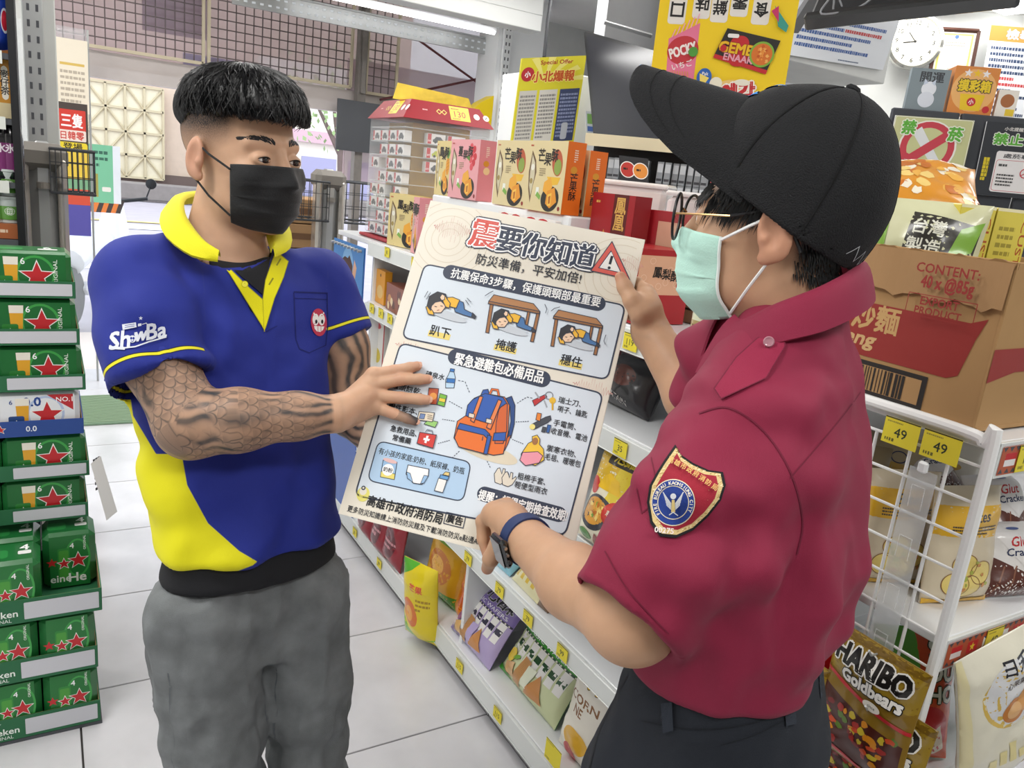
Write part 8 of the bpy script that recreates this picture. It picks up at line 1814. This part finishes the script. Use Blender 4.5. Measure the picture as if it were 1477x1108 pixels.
# dark screen edge at the top and its bracket (seen from below)
t = thing('hanging_monitor', 'black flat monitor seen from below at the top of the picture', 'monitor', tuple(P(1300, 20, 1.9)))
a_, b_ = P(1162, 36, 2.0), P(1466, 2, 1.75); ex = b_-a_; L = np.linalg.norm(ex); ex /= L; bk = _n3(np.cross(ex, UPV)); bk = bk if bk@CF > 0 else -bk; up2 = _n3(UPV*.80+bk*.60); nn = np.cross(ex, up2)
b = MB(); c = a_+ex*L/2+up2*.15+bk*.02; b.box(c, (L, .30, .035), .008, R=np.stack([ex, up2, nn], 1)); b.build('screen_panel', m_blk, t, world=True)
b = MB(); b.box(a_+ex*L/2+up2*.012, (L+.01, .024, .045), .006, R=np.stack([ex, up2, nn], 1)); b.build('bezel', mat('bezel_black', '#0d0e12', .25, coat=.5), t, world=True)
b = MB(); c0 = P(1185, 26, 1.95)
for k in range(3): b.tube(crv([P(1195+k*8, 0, 1.98), P(1185+k*22, 20+k*4, 1.96), P(1235+k*25, 12-k*3, 1.93), P(1262+k*20, -6, 1.93)], 16), .0025, 6)
b.build('cables', mat('grey_cable', '#8a8c90', .5), t, True, world=True)['kind'] = 'stuff'
t = thing('monitor_mount', 'grey metal ceiling mount beside the yellow poster', 'bracket', tuple(P(1165, 10, 2.3))); b = MB(); b.tube([P(1190, -30, 2.3), P(1142, 45, 2.35)], .028, 4, flat=.4); b.build('mount_arm', m_dk, t, world=True)
# notices on the soffit
def notice(A, w, h):
    A.rect(0, 0, w, h, '#eef1f6'); q = random.Random(9)
    for r in range(7):
        y = h*(.90-.115*r); A.k = 3; A.lines(w*(.20 if r in (0, 1, 3) else .13), y-h*.045, w*.93, y+h*.035, 1, '#4a6aa8' if r != 3 else '#4a6aa8', .8, seed=r+20)
        if r == 3: A.k = 4; A.rect(w*.52, y-h*.045, w*.93, y+h*.035, '#eef1f6'); A.lines(w*.53, y-h*.045, w*.93, y+h*.035, 1, '#c9484a', .8, seed=77)
    A.k = 3; A.text('4.', w*.09, h*.62, h*.06, '#4a6aa8'); A.text('5.', w*.09, h*.40, h*.06, '#4a6aa8'); A.lines(w*.55, h*.03, w*.95, h*.07, 1, '#5a6a8a')
np_ = np.array([0, 3.0, 2]); pann('rules_notice', 'white notice board with blue and red lines on the soffit behind the cap', 'notice', (1146, -12), (1300, 22), (1118, 76), .01, notice, n=np.array([0, -1., 0]), o=np_)
pann('rules_notice', 'second white notice sheet left of the rules notice, mostly behind the poster', 'notice', (1060, -40), (1142, -20), (1035, 48), .01, notice, n=np.array([0, -1., 0]), o=np_)
# clock, certificate, orange notice on the slanted wall
ow = P(1350, 100, 4.9)
def oR(px, py, off=0): return onpl(px, py, ow+nR*(.04+off), nR)
cc = oR(1320, 60, .02); t = thing('wall_clock', 'round silver wall clock with cream dial', 'clock', tuple(cc)); Rr = np.stack([dR, np.cross(nR, dR), nR], 1)
if Rr[2, 1] < 0: Rr[:, 1] *= -1
Rr[:, 2] = np.cross(Rr[:, 0], Rr[:, 1]); rc = .155
b = MB(); b.lathe([(.001, -.03), (rc, -.03), (rc+.012, -.01), (rc+.008, .012), (rc-.010, .016), (rc-.014, .006), (rc-.016, -.0)], cc, 40, R=Rr); b.build('clock_case', mat('chrome_ring', '#cfcfca', .12, .9), t, True, world=True)
A = Art(2e-4); A.circ(0, 0, rc-.014, '#e9e4cf', n=40)
for i in range(12): a_ = PI/2-i*PI/6; A.k = 3; A.text(str(i or 12), math.cos(a_)*rc*.70, math.sin(a_)*rc*.70, .026, '#2a2a2a', .02)
for i in range(60): a_ = i*PI/30; A.k = 3; A.line([(math.cos(a_)*rc*.84, math.sin(a_)*rc*.84), (math.cos(a_)*rc*.88, math.sin(a_)*rc*.88)], .002, '#2a2a2a')
A.k = 5; A.line([(0, 0), (-.070, -.012)], .008, '#1a1a1a'); A.line([(0, 0), (-.045, .050)], .006, '#1a1a1a'); A.circ(0, 0, .008, '#1a1a1a')
A.flat('clock_dial', t, cc+nR*.002, dR, Rr[:, 1], world=True)
def cert(A, w, h): A.rect(0, 0, w, h, '#e3e1d4'); A.line([(w*.12, h*.08), (w*.88, h*.08), (w*.88, h*.92), (w*.12, h*.92)], w*.05, '#d9cf6a', True); A.circ(w*.5, h*.88, w*.05, '#4a6aa8'); A.lines(w*.25, h*.70, w*.75, h*.8, 2, '#9a968a'); A.text('授權書', w*.5, h*.3, h*.05, '#5a5a5a')
pann('certificate_frame', 'framed certificate with yellow border beside the wall clock', 'frame', (1353, 42), (1412, 45), (1338, 122), .01, cert, n=nR, o=ow+nR*.05, frame=(.014, mat('dark_wood', '#4a2c22', .5)))
def orn(A, w, h):
    A.rect(0, 0, w, h, '#eef0f4'); A.rect(0, h*.86, w, h, '#e08a3c'); A.text('檢舉不法', w*.62, h*.93, h*.09, '#f7f4ee', .03, w=w*.75, outline='#8a8078', ow=.03)
    for r in range(13): A.k = 4; A.lines(w*.05, h*(.78-.055*r), w*.95, h*(.815-.055*r), 1, '#3a4a6a' if r not in (5, 6) else '#c9484a', .9, seed=r+50)
pann('report_notice', 'tall white notice with orange heading at the right edge', 'notice', (1430, 36), (1530, 44), (1404, 190), .01, orn, n=nR, o=ow+nR*.05)
b = MB(); tl_ = oR(1477, 12, .3); tt = thing('ceiling_spot_lamp', 'bright square ceiling lamp at the upper right corner', 'lamp', (tl_[0], tl_[1], 2.90)); b.box((0, 0, -.01), (.5, .5, .02), .003); b.build('lamp_panel', mat('lamp_white', '#ffffff', .5, emit=6), tt)
# counter partition boards (no smoking etc.)
oc = P(1350, 220, 3.1)
def oC(px, py, off=0): return onpl(px, py, oc+nR*off, nR)
pt = thing('counter_partition', 'dark grey partition panels carrying the no smoking signs at the counter', 'partition', tuple(oC(1282, 300)))
a_, b_ = oC(1286, 160), oC(1600, 175); tp = (a_[2]+b_[2])/2; ex = b_-a_; ex[2] = 0; L = np.linalg.norm(ex); b = MB(); m_part = mat('charcoal_panel', '#3b3e44', .5, bump=.05)
for k in range(3): b = MB(); b.box(a_+ex*(k+.5)/3-np.array([0, 0, a_[2]-tp/2])-nR*.02, (L/3-.01, .03, tp), .004, R=rotm(0, 0, math.atan2(ex[1], ex[0]))); b.build('panel', m_part, pt, world=True)
def nosm(A, w, h):
    A.rrect(0, 0, w, h, w*.03, '#c6c893'); A.line(Art.rr(w*.01, h*.01, w*.99, h*.99, w*.03), w*.008, '#ecebe0', True)
    A.circ(w*.48, h*.56, w*.37, '#ecebe0', ry=h*.40); A.circ(w*.48, h*.56, w*.345, '#c5404e', ry=h*.38); A.circ(w*.48, h*.56, w*.26, '#c6c893', ry=h*.29)
    A.poly([(w*.26, h*.76), (w*.36, h*.86), (w*.68, h*.36), (w*.58, h*.30)], '#dfe2e4'); A.poly([(w*.58, h*.30), (w*.68, h*.36), (w*.74, h*.26), (w*.64, h*.20)], '#c98a2a'); A.poly([(w*.20, h*.38), (w*.30, h*.30), (w*.74, h*.70), (w*.66, h*.80)], '#c5404e')
    A.text('禁', w*.20, h*.84, h*.20, '#5fae3c', .05, outline='#f2f2e6', ow=.06); A.text('菸', w*.80, h*.78, h*.20, '#5fae3c', .05, outline='#f2f2e6', ow=.06); A.circ(w*.20, h*.32, w*.13, '#c5404e'); A.text('小北', w*.2, h*.32, h*.09, '#f2f2f2', .04)
pann('no_smoking_sign', 'green no smoking sign with red ring on the counter partition', 'sign', (1292, 166), (1406, 174), (1272, 262), .008, nosm, n=nR, o=oc+nR*.012)
def forb(A, w, h):
    A.rect(0, 0, w, h, '#2f3238'); A.text('小北提醒您', w*.42, h*.92, h*.05, '#ece9e4', .02, w=w*.32); A.text('禁止', w*.34, h*.78, h*.15, '#5fae3c', .05, w=w*.40, outline='#eef2e6', ow=.06); A.circ(w*.74, h*.78, h*.075, '#ece6e6'); A.line(Art.ell(w*.74, h*.78, h*.06, h*.06), h*.016, '#c5404e', True); A.line([(w*.68, h*.74), (w*.80, h*.82)], h*.014, '#c5404e')
    A.k = 3; A.rrect(w*.22, h*.06, w*1.0, h*.62, .01, '#ece9e8'); A.line(Art.rr(w*.24, h*.08, w*.98, h*.50, .01), h*.006, '#c5404e', True); A.text('處菸專區08', w*.62, h*.56, h*.06, '#2f3238', .02, w=w*.6); A.lines(w*.28, h*.40, w*.52, h*.46, 1, '#4a4a4a'); A.lines(w*.28, h*.14, w*.52, h*.32, 4, '#4a4a4a'); A.line(Art.ell(w*.66, h*.34, h*.06, h*.06), h*.014, '#c5404e', True); A.line([(w*.60, h*.30), (w*.72, h*.38)], h*.012, '#c5404e'); A.lines(w*.06, h*.20, w*.14, h*.52, 6, '#d9c42a', 1, seed=5)
pann('ban_sign', 'dark prohibition sign with green heading at the right edge', 'sign', (1424, 175), (1530, 183), (1402, 280), .008, forb, n=nR, o=oc+nR*.012)
def card1(A, w, h): A.rect(0, 0, w, h, '#7d8a90'); A.text('開運', w*.55, h*.80, h*.24, '#33363c', .03, w=w*.6); A.circ(w*.52, h*.52, w*.19, '#dfe3ea'); A.circ(w*.50, h*.26, w*.21, '#d3d8e2', ry=h*.19); A.poly([(w*.36, h*.60), (w*.38, h*.76), (w*.48, h*.66)], '#c3cede'); A.poly([(w*.66, h*.60), (w*.66, h*.76), (w*.56, h*.66)], '#c3cede')
def card2(A, w, h): A.rect(0, 0, w, h, '#d9873c'); A.circ(w*.5, h*.5, w*.5, '#e9b06a', ry=h*.45); [A.star(w*x, h*.86, w*.10, c) for x, c in ((.3, '#ece6e6'), (.5, '#f0c21e'), (.7, '#ece6e6'))]; A.poly([(w*.22, h*.42), (w*.78, h*.42), (w*.72, h*.08), (w*.28, h*.08)], '#e9c21e'); A.text('摸彩箱', w*.5, h*.60, h*.24, '#e9c91e', .05, w=w*.72, outline='#33261c', ow=.06); A.circ(w*.5, h*.26, w*.10, '#c3272d'); A.text('小', w*.5, h*.26, h*.1, '#f2f2f2', .03); A.circ(w*.86, h*.12, w*.08, '#c3272d')
zt_ = tp
def standc(name, label, pxl, pxr, h, art, m, off=-.02, dpt=.03):
    o1, o2 = oC(pxl, 165, off), oC(pxr, 168, off); ex_ = o2-o1; ex_[2] = 0; w_ = np.linalg.norm(ex_); return fbox(name, label, 'display box', ((np.array([o1[0], o1[1], zt_]), w_, math.atan2(ex_[1], ex_[0]))), None, zt_, h, dpt, art, m)
standc('lucky_cat_card', 'grey card with a white cat drawing on the partition', 1302, 1358, .155, card1, '#8a969c')
standc('raffle_box', 'orange raffle box with yellow lettering on the partition', 1364, 1428, .175, card2, '#c98244', dpt=.1)
standc('mascot_stand', 'small brown and white figure card beside the raffle box', 1434, 1462, .10, lambda A, w, h: (A.rect(0, 0, w, h, '#ece6dc'), A.circ(w*.5, h*.6, w*.35, '#a8683c'), A.rect(w*.5, h*.05, w*.95, h*.3, '#e9c93a')), '#ece6dc')
# television and cigarette rack behind the cap
n_tv = _n3(np.array([-.75, -.66, 0])); oTV = P(900, 120, 3.7)
pann('television', 'black television mounted on the grey wall behind the cap', 'television', (842, 44), (1010, 92), (856, 196), .05, lambda A, w, h: (A.rect(0, 0, w, h, '#101116'), A.rect(w*.02, h*.04, w*.98, h*.97, '#20222e')), n=n_tv, o=oTV, m=m_blk, mp=mat('tv_glass', rough=.08, attr='Col', coat=1))
b = MB(); p_, q_2 = P(800, 90, 3.9), P(960, 150, 3.9); tvw = thing('tv_bracket', 'slotted steel bracket above the television', 'bracket', tuple(P(905, 40, 3.6))); b.tube([P(872, 32, 3.62), P(940, 52, 3.62)], .02, 4, flat=.5); b.build('bracket_bar', m_steel, tvw, world=True)
cr_ = thing('cigarette_rack', 'dark rack filled with grey packets below the television', 'rack', tuple(oR(900, 300)));
a_, b_ = onpl(845, 205, P(900, 230, 3.3), n_tv), onpl(1030, 255, P(900, 230, 3.3), n_tv); ex = b_-a_; ex[2] = 0; L = np.linalg.norm(ex); ex /= L; yw = math.atan2(ex[1], ex[0])
cr_.location = (a_[0], a_[1], 0); cr_.rotation_euler = (0, 0, yw); zc = a_[2]
b = MB(); b.box((L/2, .17, zc/2), (L, .02, zc)); b.box((L/2, .09, zc+.012), (L, .20, .024)); b.box((L/2, .09, zc-.24), (L, .20, .02)); b.box((L/2, .09, zc-.52), (L, .20, .02)); b.box((L/2, .09, .5), (L, .2, 1.0)); b.build('rack_case', m_blk, cr_)
b = MB(); b.box((L/2, -.015, zc+.012), (L, .01, .05)); b.build('shelf_edge', mat('beige_edge', '#cfc3a4', .5), cr_)
pk = thing('cigarette_pack', 'x', 'packet'); b = MB(); b.box((0, 0, .044), (.026, .056, .088), .001); b.build('pack_body', mat('pack_grey', '#8d9196', .4), pk); A = Art(); A.rect(-.011, .045, .011, .08, '#c3c7cc'); A.rect(-.011, .01, .011, .02, '#3a3c42'); A.flat('pack_print', pk, (0, -.0284, 0), (1, 0, 0), (0, 0, 1), M_CARTON)
q = random.Random(5); first = True; n_ = int(L/.031)
for r in range(2):
    for k in range(n_):
        if q.random() < .15: continue
        lx, ly = .02+k*.031, .05+q.uniform(-.012, .02); x = a_[0]+ex[0]*lx-ex[1]*ly; y = a_[1]+ex[1]*lx+ex[0]*ly; z = zc-.228-.28*r
        lb = 'grey cigarette packet in the dark rack below the television'
        if first: o = pk; o.location = (x, y, z); o.rotation_euler = (0, 0, yw); o['label'] = lb; o['group'] = 'packets in the cigarette rack'; first = False
        else: dup(pk, None, (x, y, z), yw, lb, 'packets in the cigarette rack')
        if q.random() < .8: dup(pk, None, (x, y, z+.089), yw, lb, 'packets in the cigarette rack')
pann('round_tag', 'round red and orange paired stickers on the cigarette rack', 'sticker', (893, 224), (935, 229), (893, 262), .002, lambda A, w, h: (A.rect(0, 0, .001, .001, '#111111'), A.circ(w*.3, h*.5, w*.27, '#e9e4de'), A.circ(w*.3, h*.5, w*.24, '#b5342c'), A.circ(w*.74, h*.5, w*.27, '#e9e4de'), A.circ(w*.74, h*.5, w*.24, '#d98a3a'), A.lines(w*.15, h*.45, w*.45, h*.6, 1, '#2a1c1a'), A.lines(w*.6, h*.45, w*.9, h*.6, 1, '#2a1c1a')), n=n_tv, o=P(915, 240, 3.22), m=mat('dark_card', '#2a2a2e', .6))
# promo board at the end of a shelf
pb_o = P(800, 150, 4.0); pb_n = _n3(np.array([-.25, -.97, 0]))
def promo(A, w, h):
    A.rect(0, 0, w, h, '#d9cf2a')
    for k in range(14): a0 = k*PI/7; A.k = 3; A.poly([(w*.4, h*.75), (w*.4+w*.6*math.cos(a0), min(h, h*.75+w*.35*math.sin(a0))), (w*.4+w*.6*math.cos(a0+.2), min(h, h*.75+w*.35*math.sin(a0+.2)))], '#e9e07a') if math.sin(a0) > -.2 and math.cos(a0) > -.6 else None
    A.k = 5; A.text('Special Offer', w*.55, h*.94, h*.055, '#a8341c', .03, w=w*.5); A.circ(w*.12, h*.83, w*.10, '#b5222c'); A.text('小', w*.12, h*.83, h*.06, '#f2f2f2', .05); A.text('小北爆報', w*.52, h*.80, h*.11, '#c3541c', .05, w=w*.66, outline='#f0e67a', ow=.05)
    A.k = 5
    for x0, x1, c in ((.03, .30, '#c9c6bc'), (.34, .62, '#d3d0c6'), (.66, .97, '#3c4668')): A.k = 5; A.rect(w*x0, h*.10, w*x1, h*.66, c); A.lines(w*(x0+.02), h*.14, w*(x1-.02), h*.62, 12, '#8a8884' if x0 < .6 else '#8a94b4', .6, seed=int(x0*90))
    A.rrect(w*.76, h*.12, w*.86, h*.30, .01, '#b9bec6')
pann('promo_board', 'yellow special offer board with leaflet pictures on the end of a shelf', 'board', (753, 84), (846, 80), (735, 222), .02, promo, n=pb_n, o=pb_o, m=mat('promo_yellow', '#d9cf2a', .5))
c = onpl(795, 215, pb_o, pb_n); b = MB(); b.box((c[0]+.25, c[1]+.35, c[2]/2+.20), (.50, .5, c[2]+.40), .004); sh = thing('side_shelf', 'white slotted shelf end behind the promo board', 'shelf', (0, 0, 0)); b.build('shelf_case', m_white, sh)
pe = pann('leaflet_holder', 'small clear holder of leaflets beside the promo board', 'holder', (845, 160), (862, 162), (846, 196), .01, lambda A, w, h: (A.rect(0, 0, w, h, '#dfe8ea'), A.rect(w*.1, h*.5, w*.9, h*.9, '#8ac06a'), A.rect(w*.1, h*.2, w*.9, h*.4, '#5a7ac0')), n=pb_n, o=pb_o-np.array([0, .1, 0]))
t = thing('yellow_fitting', 'yellow angled fitting hanging past the white pillar', 'fitting', tuple(ony(690, 170, 5.2))); b = MB(); p_ = ony(692, 165, 5.2); b.prism([(0, 0), (.26, 0), (.26, .22), (.16, .16)], p_-np.array([.16, 0, .08]), (1, 0, 0), (0, 0, 1), (0, .12, 0)); b.build('yellow_shell', mat('machine_yellow', '#e0c21c', .4), t, world=True)
# black cable running down the white wall
b = MB(); b.tube([P(795, -5, 4.6), P(790, 30, 4.6), P(785, 82, 4.6)], .012, 6); tag(b.build('cable', m_blk, None, True), 'black cable running down the white wall above the promo board', 'cable')
# ================================================================== DRINKS RACK AT THE LEFT EDGE
dr = thing('drinks_rack', 'dark drinks rack with price strips at the left edge', 'rack', (-.42, 2.78, 0)); xr2 = ony(27, 150, 2.75)[0]+.42
b = MB(); b.box((xr2/2, .20, 1.25), (xr2, .02, 2.5)); b.box((xr2-.01, .10, 1.25), (.02, .20, 2.5)); b.build('rack_case', m_blk, dr)
lv = [ony(5, y, 2.78)[2] for y in (345, 262, 170, 75)]
for z in lv+[lv[3]+.35, .3, .6, .9]: b = MB(); b.box((xr2/2, .1, z-.01), (xr2-.03, .19, .016)); b.build('shelf_board', m_dk, dr)
for k, z in enumerate(lv[1:]):
    A = Art(); A.rect(0, 0, xr2-.04, .035, '#d9dcd6'); [A.rect(x, .003, x+.05, .032, c) for x, c in ((.16, '#d97a8a'), (.22, '#e9d83a'), (.05, '#d97a8a'))]; A.flat('price_strip', dr, (.005, -.003, z-.032), (1, 0, 0), (0, 0, 1))
bt = thing('drink_bottle', 'x', 'bottle'); b = MB(); b.lathe([(.03, 0), (.034, .01), (.034, .12), (.028, .16), (.013, .20), (.013, .235), (.017, .237), (.017, .255)], n=20); b.build('bottle_body', mat('dark_bottle', '#15121a', .08, coat=1), bt, True); b = MB(); b.lathe([(.0175, .236), (.0175, .262), (.012, .266)], n=16); b.build('cap', mat('silver_cap', '#a9a9b0', .3, .7), bt, True)
A = Art(); A.rrect(-.018, .03, .018, .11, .006, '#7a2a6a'); A.text('氷', 0, .095, .025, '#efe6ee', .03); A.wrap('bottle_label', bt, lambda V, Z: np.stack([.0346*np.sin(V[:, 0]/.0346), -(.0346+Z)*np.cos(V[:, 0]/.0346), V[:, 1]], 1), .006)
xs = [ony(px, 230, 2.82)[0] for px in (16, 2, -14)]
for k, x in enumerate(xs): o = bt if k == 0 else dup(bt); o.location = (x, 2.84, lv[1]); o['label'] = 'black drink bottle with purple label, %s on the drinks rack' % ('nearest the post', 'second from the post', 'third from the post')[k]; o['group'] = 'bottles on the drinks rack'
for k, (py, hh, c, lb) in enumerate(((170, .17, '#c98a24', 'golden brown tea carton with white oval'), )):
    x0 = ony(-22, 168, 2.82)[0]; x1 = ony(21, 168, 2.82)[0]; fbox('drink_carton', lb+' on the drinks rack', 'carton', ((np.array([x0, 2.82, lv[2]]), x1-x0, 0)), None, lv[2], hh, .1, lambda A, w, h: (A.rect(0, 0, w, h, '#c98a24'), A.rect(0, 0, w, h*.25, '#d9c9a0'), A.rrect(w*.62, h*.3, w*.84, h*.85, .01, '#efe9dc'), A.text('麥仔茶', w*.73, h*.72, .022, '#2a2420', .02, vert=True)), c)
    fbox('drink_carton', 'dark orange cartons stacked on the tea carton', 'carton', ((np.array([x0, 2.83, lv[2]+.171]), x1-x0, 0)), None, lv[2]+.171, .09, .1, lambda A, w, h: (A.rect(0, 0, w, h, '#a8641c'), A.rect(0, h*.48, w, h*.52, '#6a3c14')), '#a8641c')
x0, x1 = ony(-25, 45, 2.82)[0], ony(19, 45, 2.82)[0]; bag('snack_bag', 'blue packet with round emblem at the top of the drinks rack', 'snack bag', None, None, 0, .17, .06, lambda A, w, h: (A.rect(0, 0, w, h, '#1c3a9a'), A.circ(w*.75, h*.5, w*.14, '#dfe3ee', ry=h*.2), A.circ(w*.75, h*.5, w*.11, '#c3273a', ry=h*.16)), '#1c3a9a', .05, None, seed=130, w=x1-x0, yaw=0, o=(x0, 2.84, lv[3]))
cu = thing('drink_cup', 'x', 'cup'); b = MB(); b.lathe([(.026, 0), (.036, .07), (.038, .072), (.038, .078)], n=20); b.build('cup_body', mat('cup_white', '#cfd6d4', .3, coat=.4), cu, True); A = Art(); A.rect(-.03, .01, .03, .05, '#6aa24a'); A.circ(.0, .035, .012, '#ecf2e4'); A.wrap('cup_label', cu, lambda V, Z: np.stack([(.0275+.0125*V[:, 1]/.07+Z)*np.sin(V[:, 0]/.03), -(.0285+.0105*V[:, 1]/.07+Z)*np.cos(V[:, 0]/.03), V[:, 1]], 1), .008)
i = 0
for r in range(2):
    for px in (14, -10):
        o = cu if i == 0 else dup(cu); x = ony(px, 300, 2.82)[0]; o.location = (x, 2.84, lv[0]+.095+.079*r if False else lv[0]+.045+.079*r); o['label'] = 'white and green drink cup, %s row %s on the drinks rack' % (('lower', 'upper')[r], ('right', 'left')[i % 2]); o['group'] = 'cups on the drinks rack'; i += 1
x0, x1 = ony(-25, 335, 2.82)[0], ony(26, 335, 2.82)[0]; fbox('drink_carton', 'brown carton under the green cups on the drinks rack', 'carton', ((np.array([x0, 2.80, lv[0]]), x1-x0, 0)), None, lv[0], .044, .12, lambda A, w, h: (A.rect(0, 0, w, h, '#a8603a'), A.lines(w*.5, h*.3, w*.95, h*.7, 1, '#e3c9b0')), '#a8603a')
